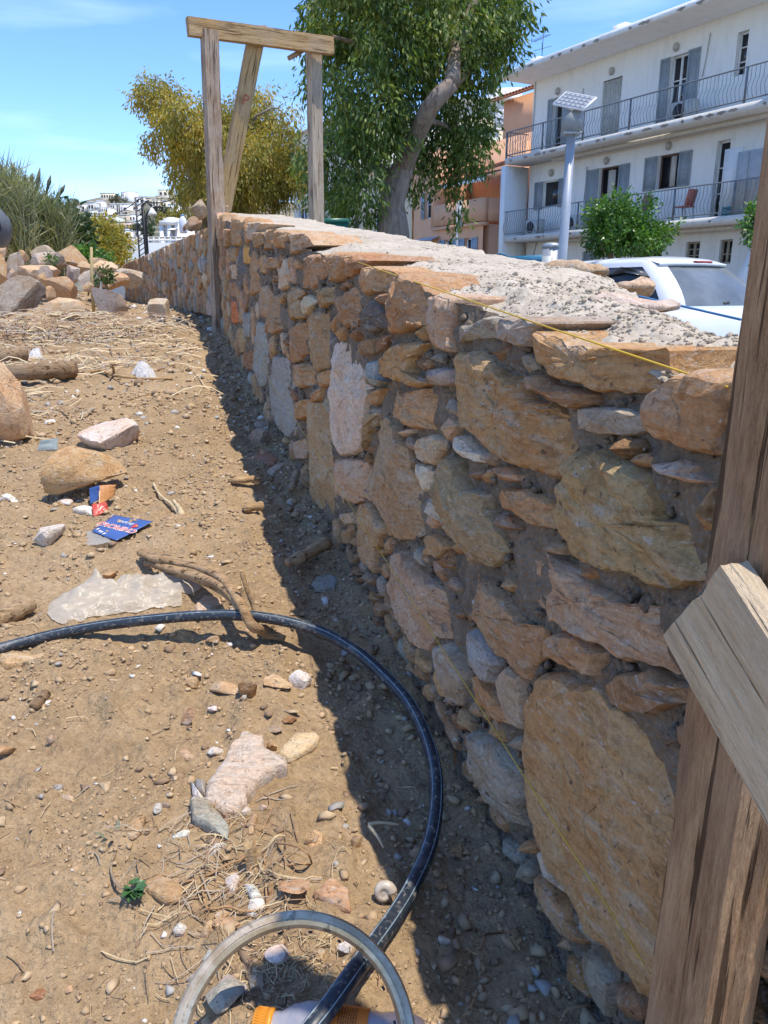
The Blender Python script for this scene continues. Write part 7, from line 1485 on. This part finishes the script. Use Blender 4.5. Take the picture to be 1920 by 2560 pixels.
BLK = pbr('black_print', (0.04, 0.02, 0.015), 0.6)
def lab_m(x, a, up=0.0):                           # on the label's skin, reading along the girth
    e = np.array([0, math.cos(a), math.sin(a)]); t = np.array([0, -math.sin(a), math.cos(a)]); p = np.array([x, 0, 0]) + e * 0.0352
    X, Yv = t, np.array([-1, 0, 0.0]); Z = np.cross(X, Yv); return Matrix(((X[0], Yv[0], Z[0], p[0]), (X[1], Yv[1], Z[1], p[1]), (X[2], Yv[2], Z[2], p[2]), (0, 0, 0, 1)))
text('500 ml', 0.0072, BLK, lbl, lab_m(0.1005, R(128)))
mb = MB()
for x in (0.1075, 0.1105, 0.1135, 0.1165, 0.1195, 0.1225, 0.1255, 0.1285):
    a = R(150) - 0.5; 
    while a > R(70):
        l = random.uniform(0.03, 0.10); M_ = lab_m(x, a - l / 2); mb.box(np.array(M_.translation) - np.array(M_.col[2][:3]) * 0.0006, (l * 0.033, 0.0012, 0.0002), M_.to_3x3()); a -= l + 0.035
o = mb.build('small_print', BLK, lbl); o['kind'] = 'stuff'
# sachet with print
def sheet(pts_uv, nx, ny, lift, wav, sd, mat, name, parent_args, crump=0.0):
    """four-cornered sheet lying on the earth, corners given in the photograph"""
    C4 = np.array([on_ground(u, v, l) for (u, v), l in zip(pts_uv, lift)]); t = thing(*parent_args, C4.mean(0)); base = np.array(t.location); s_, r_ = np.meshgrid(np.linspace(0, 1, nx), np.linspace(0, 1, ny), indexing='ij')
    P = (C4[0] * ((1 - s_) * (1 - r_))[..., None] + C4[1] * (s_ * (1 - r_))[..., None] + C4[2] * (s_ * r_)[..., None] + C4[3] * ((1 - s_) * r_)[..., None])
    sz = np.linalg.norm(C4[2] - C4[0]); h = wav * fbm(s_ * 2.5 + sd, r_ * 2.5, sd, 2) + crump * np.abs(fbm(s_ * 5 + sd, r_ * 5, sd + 3, 3)) + crump * 0.6 * np.abs(fbm(s_ * 11 + sd, r_ * 7, sd + 6, 2)); P[..., 2] += h
    edge = 0.02 * sz * fbm(s_ * 7, r_ * 7, sd + 9, 2) * (np.maximum(np.abs(s_ - .5), np.abs(r_ - .5)) > 0.46) if crump else 0; P[..., 0] += edge
    o = obj(name, mesh_np(name, P.reshape(-1, 3) - base, [grid_faces(nx, ny)], [mat], smooth_shade=True), t); so_m = o.modifiers.new('thickness', 'SOLIDIFY'); so_m.thickness = 0.0006; return t, o, C4
BLUEP = pbr('blue_print', (0.05, 0.105, 0.30), 0.4, var=0.2, scale=12, spec=0.5); REDP = pbr('red_print', (0.62, 0.045, 0.04), 0.4); WHP = pbr('white_print', (0.78, 0.76, 0.74), 0.4); YELP = pbr('yellow_print', (0.75, 0.42, 0.06), 0.4)
sc4 = [(229, 1328), (285, 1288), (383, 1304), (291, 1352)]
pk, pko, C4 = sheet(sc4, 16, 12, (.012, .014, .022, .010), 0.002, 2, BLUEP, 'packet', ('snack_packet', 'torn blue snack packet with red and white lettering lying on the earth', 'packet'))
cx = (C4[0] + C4[1] + C4[2] + C4[3]) / 4; ex = (C4[0] + C4[1]) / 2 - (C4[2] + C4[3]) / 2; ey = (C4[3] + C4[0]) / 2 - (C4[1] + C4[2]) / 2
# lettering runs upside-down for the viewer, parallel to the long edges
lx = (C4[1] - C4[2]) * 0.5 + (C4[0] - C4[3]) * 0.5; lx = lx / np.linalg.norm(lx); nz = np.cross(C4[2] - C4[0], C4[3] - C4[1]); nz = nz / np.linalg.norm(nz); nz = nz if nz[2] > 0 else -nz; ly = np.cross(nz, lx); Wp = np.linalg.norm((C4[1] + C4[0]) / 2 - (C4[2] + C4[3]) / 2); Hp_ = np.linalg.norm(C4[0] - C4[1])
def pk_m(a, b, lift): p = a * lx * Wp + b * ly * Hp_ + nz * lift; return Matrix(((lx[0], ly[0], nz[0], p[0]), (lx[1], ly[1], nz[1], p[1]), (lx[2], ly[2], nz[2], p[2]), (0, 0, 0, 1)))
text('CHIPICAO', 0.034, WHP, pko, pk_m(0.0, 0.06, 0.0024), off=0.0022); text('CHIPICAO', 0.034, REDP, pko, pk_m(0.0, 0.06, 0.0032)); text('Δώρο', 0.022, WHP, pko, pk_m(-0.03, -0.22, 0.0028))
mb = MB()
def padd(a, b, l): return a * lx * Wp + b * ly * Hp_ + nz * l
mb.add([padd(-.30, -.05, .0028), padd(-.44, -.18, .0028), padd(-.26, -.30, .0028)], [(0, 1, 2)]); mb.build('red_flash', REDP, pko)
mb = MB(); mb.add([padd(-.35, -.16, .0034), padd(-.41, -.19, .0034), padd(-.34, -.24, .0034)], [(0, 1, 2)]); mb.build('yellow_flash', YELP, pko)
mb = MB()
for a, b in ((.18, .36), (.30, .30), (.10, .38), (-.02, .42)): q_ = padd(a, b, .0028); mb.add([q_, q_ + lx * .008, q_ + lx * .006 + ly * .012, q_ + ly * .005], [(0, 1, 2, 3)])
mb.build('white_specks', WHP, pko)['kind'] = 'stuff'
# torn wrapper and clear film beside it
def crumple(name, label, cat, quads, parts, sd):
    G = [[on_ground(u, v, l) for u, v, l in q] for q in quads]; base = np.mean([p for g in G for p in g], axis=0); t = thing(name, label, cat, base)
    for k, (g, (pn_, m)) in enumerate(zip(G, parts)):
        C4 = np.array(g); n_ = 12; s_, r_ = np.meshgrid(np.linspace(0, 1, n_), np.linspace(0, 1, n_), indexing='ij'); P = C4[0] * ((1 - s_) * (1 - r_))[..., None] + C4[1] * (s_ * (1 - r_))[..., None] + C4[2] * (s_ * r_)[..., None] + C4[3] * ((1 - s_) * r_)[..., None]
        nn = np.cross(C4[1] - C4[0], C4[3] - C4[0]); nn /= np.linalg.norm(nn); P = P + nn * (0.010 * np.abs(fbm(s_ * 3.5 + sd + k, r_ * 3.5, sd, 3)))[..., None]
        o = obj(pn_, mesh_np(pn_, P.reshape(-1, 3) - base, [grid_faces(n_, n_)], [m], smooth_shade=True), t); o.modifiers.new('thickness', 'SOLIDIFY').thickness = 0.0006
    return t
ORP = pbr('orange_print', (0.52, 0.25, 0.10), 0.35); RDP = pbr('crimson_print', (0.50, 0.06, 0.04), 0.35)
Zp = lambda x, y: (170 + x / 7.213, 1200 + y / 7.213)
wr = crumple('torn_wrapper', 'crumpled orange and red wrapper standing against the brown wedge rock', 'wrapper', [[(*Zp(400, 430), .015), (*Zp(380, 150), .06), (*Zp(560, 90), .075), (*Zp(610, 330), .03)], [(*Zp(560, 470), .02), (*Zp(560, 90), .07), (*Zp(880, 80), .06), (*Zp(840, 280), .025)], [(*Zp(460, 660), .004), (*Zp(430, 430), .03), (*Zp(700, 390), .035), (*Zp(730, 560), .006)]], [('blue_panel', BLUEP), ('orange_panel', ORP), ('red_panel', RDP)], 4)
def film_mat(name, col, tr, alpha):
    t = NT(name); t.b.inputs['Base Color'].default_value = (*col, 1); t.b.inputs['Roughness'].default_value = 0.28; c = t.coord('Object'); t.set(t.b.inputs['Normal'], t.bump(t.noise(c, 26, 5, 0.6), 0.01, 0.9))
    a_ = t.n('ShaderNodeBsdfTransparent'); l_ = t.n('ShaderNodeBsdfTranslucent'); l_.inputs[0].default_value = (*col, 1); m1 = t.n('ShaderNodeMixShader'); m1.inputs[0].default_value = tr; m2 = t.n('ShaderNodeMixShader'); m2.inputs[0].default_value = alpha
    k = t.t.links.new; k(t.b.outputs[0], m1.inputs[1]); k(l_.outputs[0], m1.inputs[2]); k(a_.outputs[0], m2.inputs[1]); k(m1.outputs[0], m2.inputs[2]); k(m2.outputs[0], t.o.inputs['Surface']); return t.m
FILM = film_mat('milky_film', (0.66, 0.58, 0.46), 0.35, 0.9); CLEAR = film_mat('clear_film', (0.66, 0.64, 0.60), 0.4, 0.45); BLUEFILM = film_mat('blue_clear_plastic', (0.40, 0.55, 0.60), 0.4, 0.55); GAUZE = film_mat('white_film', (0.76, 0.74, 0.70), 0.3, 0.85)
crumple('clear_film', 'piece of clear plastic film tucked under the blue packet', 'film', [[(*Zp(250, 1180), .006), (*Zp(160, 900), .008), (*Zp(480, 900), .012), (*Zp(840, 1110), .006)]], [('film', CLEAR)], 7)
crumple('clear_plastic_scrap', 'scrap of blue-tinted clear plastic by the cream boulder', 'scrap', [[(*px('A', [(192, 470)])[0], .01), (*px('A', [(210, 415)])[0], .05), (*px('A', [(300, 405)])[0], .05), (*px('A', [(298, 465)])[0], .01)]], [('film', BLUEFILM)], 9)
def bag(name, label, outline, m, hmax, sd, n_=40):
    G = np.array([on_ground(u, v) for u, v in outline]); c = G.mean(0); t = thing(name, label, 'plastic bag', c); P = clean_poly(G[:, :2] - c[:2]); O = resample(P, np.ptp(P) / 40, 0.004, sd); nO = len(O); cc = O.mean(0); V, nr_ = [], 14
    for k in range(nr_):
        f_ = 1 - k / nr_; q_ = cc + (O - cc) * f_; e = 1 - f_; h = hmax * (1 - f_ ** 3) * (0.55 + 0.45 * fbm(q_[:, 0] * 5, q_[:, 1] * 5, sd, 2)) + 0.032 * np.minimum(1, e * 4) * np.abs(fbm(q_[:, 0] * 11 + q_[:, 1] * 6, q_[:, 1] * 20 - q_[:, 0] * 8, sd, 3)) + 0.004
        V.append(np.stack([q_[:, 0], q_[:, 1], h + gh(q_[:, 0] + c[0], q_[:, 1] + c[1]) - c[2]], 1))
    V.append(np.array([[cc[0], cc[1], hmax + float(gh(cc[0] + c[0], cc[1] + c[1])) - c[2]]])); V = np.concatenate(V); a = np.arange(nO); Q = np.concatenate([np.stack([k * nO + a, k * nO + (a + 1) % nO, (k + 1) * nO + (a + 1) % nO, (k + 1) * nO + a], 1) for k in range(nr_ - 1)]); Tn = np.stack([(nr_ - 1) * nO + a, (nr_ - 1) * nO + (a + 1) % nO, np.full(nO, nr_ * nO)], 1)
    obj('film', mesh_np('film', V, [Q, Tn], [m], smooth_shade=True), t); return t
bag('plastic_bag', 'crumpled translucent plastic bag beside the hose', [(px('A', [p])[0]) for p in [(245, 1372), (260, 1300), (330, 1235), (430, 1188), (560, 1212), (640, 1195), (730, 1150), (860, 1118), (980, 1130), (1040, 1165), (1040, 1200), (950, 1225), (940, 1262), (850, 1290), (700, 1320), (560, 1345), (430, 1385), (320, 1398)]], FILM, 0.055, 3)
bag('plastic_bag', 'small white plastic bag caught in the straw', [(px('U', [p])[0]) for p in [(1180, 905), (1240, 840), (1320, 850), (1370, 880), (1420, 960), (1330, 985), (1230, 950)]], GAUZE, 0.05, 5)
bag('plastic_bag', 'ragged white film scrap beside the brown log', [(px('U', [p])[0]) for p in [(240, 770), (290, 720), (370, 735), (400, 780), (330, 800)]], GAUZE, 0.04, 6)
# branches, roots, canes
def branch(name, label, strands, r0, r1, mat=TWIG, cat='branch', wob=0.25, n=7, tint=(1, 1, 1)):
    G = [path_g(s) for s in strands]; t = thing(name, label, cat, G[0][0]); base = np.array(t.location)
    for k, g in enumerate(G):
        P = spline(g, 7); tt = np.linspace(0, 1, len(P)); ra, rb = (r0, r1) if not isinstance(r0, (list, tuple)) else (r0[k], r1[k]); r = (ra * (1 - tt) + rb * tt) * (1 + wob * fbm(tt * 7 + k, 3.3 * k + ra * 90, 1.0, 3)); mb = MB(); mb.tube(P - base, r, n); o = mb.build('stem', mat, t, True); o.color = (*tint, 1)
    return t
def dA_(reg, pts): return [(px(reg, [(x, y)])[0][0] / 1.15732, px(reg, [(x, y)])[0][1] / 1.15732, h) for x, y, h in pts]
branch('dead_branch', 'twisted split dead branch hooked over the hose', [dA_('A', [(725, 1000, .03), (800, 1030, .05), (960, 1050, .06), (1090, 1090, .07), (1180, 1160, .09), (1260, 1290, .10), (1310, 1380, .07), (1380, 1400, .03), (1470, 1430, .01)]), dA_('A', [(760, 1050, .02), (880, 1085, .05), (1010, 1120, .06), (1130, 1165, .08), (1220, 1250, .09), (1290, 1350, .07), (1370, 1410, .03), (1475, 1440, .01)]), dA_('A', [(735, 985, .03), (860, 1040, .06), (1020, 1075, .07), (1140, 1130, .09), (1235, 1250, .10), (1300, 1360, .08)]), dA_('A', [(1330, 1365, .05), (1310, 1270, .09), (1280, 1190, .13), (1252, 1095, .17)]), dA_('A', [(780, 1060, .02), (900, 1110, .03), (1000, 1135, .05), (1120, 1185, .06), (1200, 1240, .08)])], (.010, .010, .008, .0065, .006), (.014, .012, .010, .0055, .008), TWIG, 'branch', 0.45, 8, (1.15, 1.0, .82))
branch('dead_root', 'dark dead root arching over the ground by the wall', [dA_('T', [(745, 850, .0), (765, 800, .06), (820, 775, .10), (900, 770, .12), (980, 780, .11), (1040, 800, .06), (1065, 830, 0)]), dA_('T', [(770, 870, 0), (800, 810, .05), (880, 790, .08), (960, 800, .07), (1050, 820, .03)])], .022, .034, TWIG, 'root', 0.4, 9, (.55, .45, .4))
branch('fallen_log', 'grey-brown rotting log lying across the straw', [dA_('U', [(60, 915, .05), (200, 905, .06), (380, 895, .06), (540, 885, .06), (650, 880, .05)])], .045, .05, TWIG, 'log', 0.35, 10, (.75, .68, .62))
branch('fallen_log', 'short thick log end at the picture edge behind the film scrap', [dA_('U', [(-90, 770, .04), (60, 755, .05), (230, 735, .05)])], .045, .04, TWIG, 'log', 0.3, 10, (.85, .78, .7))
branch('bark_log', 'pale weathered log at the picture edge above the hose', [dA_('A', [(-60, 1365, .02), (40, 1325, .025), (130, 1280, .03), (170, 1262, .03)])], .026, .020, TWIG, 'log', 0.35, 9, (1.1, 1.0, .85))
branch('log_stub', 'short brown stub of branch on bare earth', [dA_('Z', [(175, 352, .012), (205, 320, .014), (238, 278, .014)])], .011, .011, TWIG, 'stick', 0.2, 9, (.7, .6, .5))
branch('wood_stick', 'short grey squared stick leaning at the wall foot', [dA_('W', [(750, 985, .015), (775, 900, .03), (800, 800, .05)])], .014, .014, TWIG, 'stick', 0.15, 6, (.9, .9, .85))
branch('bark_strip', 'curled pale bark strip crossing the shadow edge', [dA_('W', [(60, 895, .01), (180, 885, .02), (300, 875, .02), (400, 900, .01)])], .012, .016, TWIG, 'bark', 0.5, 6, (1.3, 1.15, .9)); branch('bark_strip', 'brown bark strip crossing the shadow edge below the curled one', [dA_('W', [(220, 1220, .01), (300, 1185, .015), (420, 1175, .01)])], .014, .016, TWIG, 'bark', 0.5, 6, (1.1, .95, .75))
branch('bark_strip', 'pale flat bark piece lying in the wall shade', [dA_('W', [(700, 1800, .01), (850, 1740, .012), (960, 1680, .014), (1130, 1585, .012)])], .016, .020, TWIG, 'bark', 0.5, 6, (1.25, 1.1, .95))
branch('reed_cane', 'long pale reed cane lying across the straw towards the frame', [dA_('T', [(530, 998, .02), (700, 995, .03), (900, 985, .03), (1050, 950, .03), (1150, 915, .03)])], .012, .009, STRAW, 'cane', 0.05, 6); branch('reed_cane', 'shorter pale cane ending in a frayed grey tuft', [dA_('T', [(385, 950, .02), (480, 936, .03), (600, 940, .03), (690, 958, .02)])], .012, .010, STRAW, 'cane', 0.05, 6)
cb_ = at_y(*px('V', [(1052, 1570)])[0], 7.2); cz_ = float(gz(cb_[0], cb_[1])); t = thing('upright_cane', 'thin upright brown cane stuck between the boulders', 'cane', (cb_[0], cb_[1], cz_)); topc = at_y(*px('V', [(1052, 1095)])[0], 7.2); mb = MB(); mb.tube([(0, 0, 0), (0.01, 0, (topc[2] - cz_) * .5), topc - np.array([cb_[0], cb_[1], cz_])], [.016, .014, .012], 7); mb.build('stem', pbr('cane', (0.42, 0.31, 0.14), 0.7), t)
branch('forked_twig', 'forked dry twig standing in the straw by the white bag', [dA_('U', [(1020, 945, .0), (1025, 890, .04), (1008, 830, .10)]), dA_('U', [(820, 900, .02), (920, 890, .03), (1010, 930, .02), (1120, 945, .03), (1300, 960, .02), (1560, 960, .02)])], .010, .006, TWIG, 'twig', 0.2, 6, (1.15, 1, .75))
branch('dry_stalk', 'thin dry stalk bent on the earth near the leaf', [dA_('A', [(795, 640, .01), (830, 700, .015), (890, 750, .01), (925, 800, .004)])], .005, .006, STRAW, 'stalk', 0.3, 6); branch('dry_leaf', 'curled tan husk beside the bent stalk', [dA_('A', [(900, 730, .01), (930, 770, .014), (945, 810, .004)])], .006, .014, STRAW, 'husk', 0.4, 6)
branch('root_tangle', 'tangle of thin dry roots on the sunlit earth', [dA_('Y', [(560, 560, .01), (650, 545, .02), (740, 540, .03), (788, 545, .012)]), dA_('Y', [(600, 430, .02), (680, 440, .05), (760, 480, .06), (790, 540, .012)]), dA_('Y', [(100, 640, .01), (240, 600, .012), (340, 545, .012), (440, 500, .012), (520, 370, .01)]), dA_('Y', [(540, 480, .01), (545, 600, .01), (555, 740, .01), (560, 800, .01)]), dA_('Y', [(215, 620, .01), (225, 700, .01), (250, 770, .01), (350, 760, .012), (420, 780, .012), (520, 785, .01)]), dA_('Y', [(440, 520, .008), (500, 420, .01), (560, 300, .012), (590, 220, .01)]), dA_('Y', [(780, 660, .01), (880, 640, .012), (960, 590, .012), (1000, 600, .01)])], .0020, .0016, TWIG, 'roots', 0.2, 5, (1.3, 1.05, .8))
branch('root_tangle', 'pale dry roots lying in the dark shade by the post', [dA_('D', [(130, 1150, .01), (190, 1180, .012), (230, 1090, .012), (280, 1080, .01), (390, 1065, .01)]), dA_('D', [(230, 1080, .01), (215, 1170, .01), (200, 1300, .01)]), dA_('D', [(330, 1040, .01), (370, 1110, .01), (405, 1160, .01)]), dA_('D', [(610, 1538, .01), (640, 1470, .015), (700, 1450, .015), (760, 1445, .01)]), dA_('D', [(120, 1500, .01), (160, 1440, .012), (190, 1360, .012)])], .0020, .0016, TWIG, 'roots', 0.2, 5, (1.1, .95, .8))
branch('dry_grass_tuft', 'forked pale grass blades in the shade beside the hose', [dA_('Y', [(1080, 335, .01), (1140, 325, .015), (1240, 335, .01)]), dA_('Y', [(1085, 340, .01), (1130, 400, .012), (1160, 455, .01)])], .004, .002, STRAW, 'grass', 0.2, 5)
# snail shell
sn = on_ground(*px('Y', [(1160, 705)])[0], 0.010); t = thing('snail_shell', 'pale coiled snail shell in the shade by the hose', 'shell', sn); a = np.linspace(0, 5.2 * math.pi, 60); r_ = 0.0155 * np.exp(-0.13 * a); mb = MB(); mb.tube(np.stack([r_ * np.cos(a) * .8, r_ * np.sin(a) * .3 - 0.0003 * a, r_ * np.sin(a) * .8 + 0.006], 1), 0.0085 * np.exp(-0.12 * a) + .0008, 10); mb.build('whorl', pbr('shell', (0.50, 0.42, 0.33), 0.4, var=0.25, scale=90), t, True)
# green sprig with its stalk
sp0 = on_ground(*px('Z', [(690, 1310)])[0], 0.012); t = thing('green_sprig', 'small fresh green leafy sprig lying on the bare earth', 'sprig', sp0); GL = NT('fresh_leaf').fin((0.05, 0.12, 0.035), 0.45)
P = path_g(dA_('Z', [(600, 1100, .012), (575, 1180, .012), (600, 1260, .014), (650, 1300, .018), (690, 1310, .02)])); mb = MB(); mb.tube(spline(P, 6) - sp0, .0022, 6); mb.build('stalk', TWIG, t)
for k, (x, y) in enumerate([(760, 1250), (765, 1275), (750, 1300), (720, 1230), (740, 1330), (630, 1340), (665, 1365), (700, 1350), (640, 1290), (690, 1240), (725, 1340)]):
    q_ = on_ground(*px('Z', [(x, y)])[0], 0.018 + 0.006 * (k % 3)) - sp0; L_ = np.linalg.norm(q_); d_ = q_ / L_; sv = np.cross(d_, (0, 0, 1)); sv /= np.linalg.norm(sv); w_ = 0.0065; z_ = np.array([0, 0, .004]); o0 = d_ * .006 + np.array([0, 0, .008])
    obj('leaf', mesh_np('leaf', [o0, q_ * .35 + sv * w_ + z_ * 2, q_ * .7 + sv * w_ * .8 + z_ * 1.5, q_, q_ * .7 - sv * w_ * .8 + z_ * 1.5, q_ * .35 - sv * w_ + z_ * 2, q_ * .5 + z_ * .6], [[(0, 1, 6), (1, 2, 6), (2, 3, 6), (3, 4, 6), (4, 5, 6), (5, 0, 6)]], [GL], smooth_shade=True), t)
sp1 = on_ground(*px('Z', [(590, 1040)])[0], 0.008); t = thing('dry_sprig', 'withered grey-green sprig in the twigs above the fresh one', 'sprig', sp1); WL = NT('withered_leaf').fin((0.15, 0.17, 0.10), 0.7); mb = MB(); mb.tube(spline(path_g(dA_('Z', [(530, 1080, .006), (570, 1050, .01), (625, 1020, .012)])), 5) - sp1, .0014, 5); mb.build('stalk', TWIG, t)
for k in range(9): q_ = np.array([random.uniform(-.035, .035), random.uniform(-.03, .03), random.uniform(.0, .02)]); sv = np.array([-q_[1], q_[0], 0]) / (np.linalg.norm(q_[:2]) + 1e-6) * .004; obj('leaf', mesh_np('leaf', [q_ * .3, q_ * .7 + sv, q_ * 1.1, q_ * .7 - sv], [[(0, 1, 2, 3)]], [WL]), t)

# ================================================================ WHAT NOBODY COULD COUNT
def scatter(n, s_lo, s_hi, w_lo, w_hi, pw=1.0):
    s_ = s_lo + (s_hi - s_lo) * rng.random(n) ** pw; w2 = rng.uniform(w_lo, w_hi, n); x = WO[0] + s_ * WD[0] - w2 * WI[0]; y = WO[1] + s_ * WD[1] - w2 * WI[1]; return x, y, s_, w2
def keep_in_view(x, y): d = y * 0.62 + 0.35; return (np.abs(x) < d)
GM = [pbr('pebble_tan', (.47, .345, .21), .9, var=.25, scale=40), pbr('pebble_brown', (.25, .165, .10), .9, var=.25, scale=40), pbr('pebble_white', (.64, .60, .54), .9, var=.2, scale=40), pbr('pebble_grey', (.36, .335, .30), .9, var=.2, scale=40), pbr('clod', (.42, .29, .165), .95, var=.2, scale=50)]
x, y, s_, w2 = scatter(72000, 0.25, 4.4, 0.0, 2.1, 1.4); k = keep_in_view(x, y) & (fbm(x * 3.5, y * 3.5, 4.0, 3) + rng.normal(0, .22, len(x)) > 0.06); x, y, s_ = x[k], y[k], s_[k]
sz = np.clip(rng.lognormal(math.log(.0022), .55, len(x)), .0010, .011) * (1 + .25 * np.maximum(0, s_ - 1)); mi = rng.choice(5, len(x), p=[.13, .07, .02, .02, .76]); o = lumps('gravel', np.stack([x, y, gh(x, y) + sz * .25], 1), sz, GM, mi); 
x, y, s_, w2 = scatter(4200, 3.6, 11, 0.0, 4.5); k = keep_in_view(x, y); x, y = x[k], y[k]; sz = np.clip(rng.lognormal(math.log(.010), .5, len(x)), .004, .035); mi = rng.choice(5, len(x), p=[.35, .15, .1, .12, .28]); lumps('gravel', np.stack([x, y, gh(x, y) + sz * .25], 1), sz, GM, mi)
x, y, s_, w2 = scatter(1700, 0.35, 6.4, 0.0, 0.17); sz = np.clip(rng.lognormal(math.log(.0055), .55, len(x)), .002, .020); mi = rng.choice(5, len(x), p=[.25, .30, .02, .08, .35]); lumps('rubble', np.stack([x, y, gh(x, y) + sz * .3], 1), sz, GM, mi)
def chipsf(name, n, args, lo, mean, hi, mats, p, flat=.35):
    x, y, s_, w2 = scatter(n, *args); k = keep_in_view(x, y); x, y = x[k], y[k]; sz = np.clip(rng.lognormal(math.log(mean), .45, len(x)), lo, hi); lumps(name, np.stack([x, y, gh(x, y) + sz * .2], 1), sz, mats, rng.choice(len(mats), len(x), p=p), flat=flat)
chipsf('stone_chips', 420, (0.3, 3.2, 0.1, 1.6, 1.2), .004, .009, .022, GM[:4], [.5, .3, .1, .1])
def straws(name, x, y, Ls, r, mats, bend=.25, lift=.004):
    N = len(x); th = rng.uniform(0, 6.283, N); d = np.stack([np.cos(th), np.sin(th)], 1); nrm = np.stack([-d[:, 1], d[:, 0]], 1); m = 5; P = []
    b_ = rng.normal(0, bend, N) * Ls; hgt = rng.uniform(0, lift * 2, N); arch = np.abs(rng.normal(0, .10, N)) * Ls
    for i in range(m): t = i / (m - 1) - .5; q_ = np.stack([x, y], 1) + d * (Ls * t)[:, None] + nrm * (b_ * (0.25 - t * t))[:, None]; P.append(np.stack([q_[:, 0], q_[:, 1], gh(q_[:, 0], q_[:, 1]) + r + hgt + arch * (0.25 - t * t) * 2], 1))
    V = []
    for p in P:
        V += [p + np.stack([nrm[:, 0] * r, nrm[:, 1] * r, 0 * r], 1), p + np.stack([0 * r, 0 * r, r * 1.3], 1), p - np.stack([nrm[:, 0] * r, nrm[:, 1] * r, 0 * r], 1)]
    V = np.stack(V, 1).reshape(-1, 3); F = []
    for i in range(m - 1):
        for j in range(2): a = i * 3 + j; F.append((a, a + 1, a + 4, a + 3))
    F = np.array(F)[None] + (np.arange(N) * m * 3)[:, None, None]; mi = np.repeat(rng.integers(0, len(mats), N), 8); o = obj(name, mesh_np(name, V, [F.reshape(-1, 4)], mats, mi)); o['kind'] = 'stuff'; return o
SM = [STRAW, pbr('straw_pale', (.58, .47, .30), .8, var=.2, scale=30), pbr('twig_brown', (.27, .17, .095), .85, var=.3, scale=40), pbr('twig_grey', (.34, .28, .215), .85, var=.3, scale=40)]
x, y, s_, w2 = scatter(1500, 0.3, 4.2, 0.0, 2.0); k = keep_in_view(x, y) & (fbm(x * 2.3 + 3, y * 2.3, 7.0, 2) > rng.normal(-.02, .15, len(x))); x, y, s_ = x[k], y[k], s_[k]; straws('straw', x, y, rng.uniform(.010, .055, len(x)), rng.uniform(.0004, .0012, len(x)), [SM[2], SM[3], SM[0], SM[2]])
x, y, s_, w2 = scatter(1900, 3.4, 7.0, 0.25, 3.2); k = keep_in_view(x, y) & (fbm(x * 1.3 + 3, y * 1.3, 2.0, 2) + 0.25 * smooth(4.2, 5.5, s_) > rng.normal(.08, .12, len(x))); x, y = x[k], y[k]; straws('straw', x, y, rng.uniform(.04, .30, len(x)), rng.uniform(.0014, .0040, len(x)), SM, .22, .012)
c0 = on_ground(*px('Z', [(1150, 1250)])[0]); x = rng.normal(c0[0], .075, 260); y = rng.normal(c0[1], .08, 260); straws('straw', x, y, rng.uniform(.015, .08, 260), rng.uniform(.0004, .0011, 260), [SM[2], SM[3], SM[0], SM[2]], .35)
c0 = on_ground(*px('Y', [(650, 1120)])[0]); x = rng.normal(c0[0], .05, 240); y = rng.normal(c0[1], .035, 240); straws('straw', x, y, rng.uniform(.008, .03, 240), rng.uniform(.0004, .0010, 240), [SM[0], SM[2], SM[0]], .3)
for (uu, vv, n_, sg) in ((60, 840, 420, .34), (230, 830, 300, .30), (560, 730, 160, .2)):   # brown root litter under the boulders
    c0 = on_ground(uu, vv); x = rng.normal(c0[0], sg, n_); y = rng.normal(c0[1], sg * .6, n_); straws('root_litter', x, y, rng.uniform(.05, .22, n_), rng.uniform(.002, .005, n_), [SM[2], SM[2], SM[0], SM[3]], .4, .06)
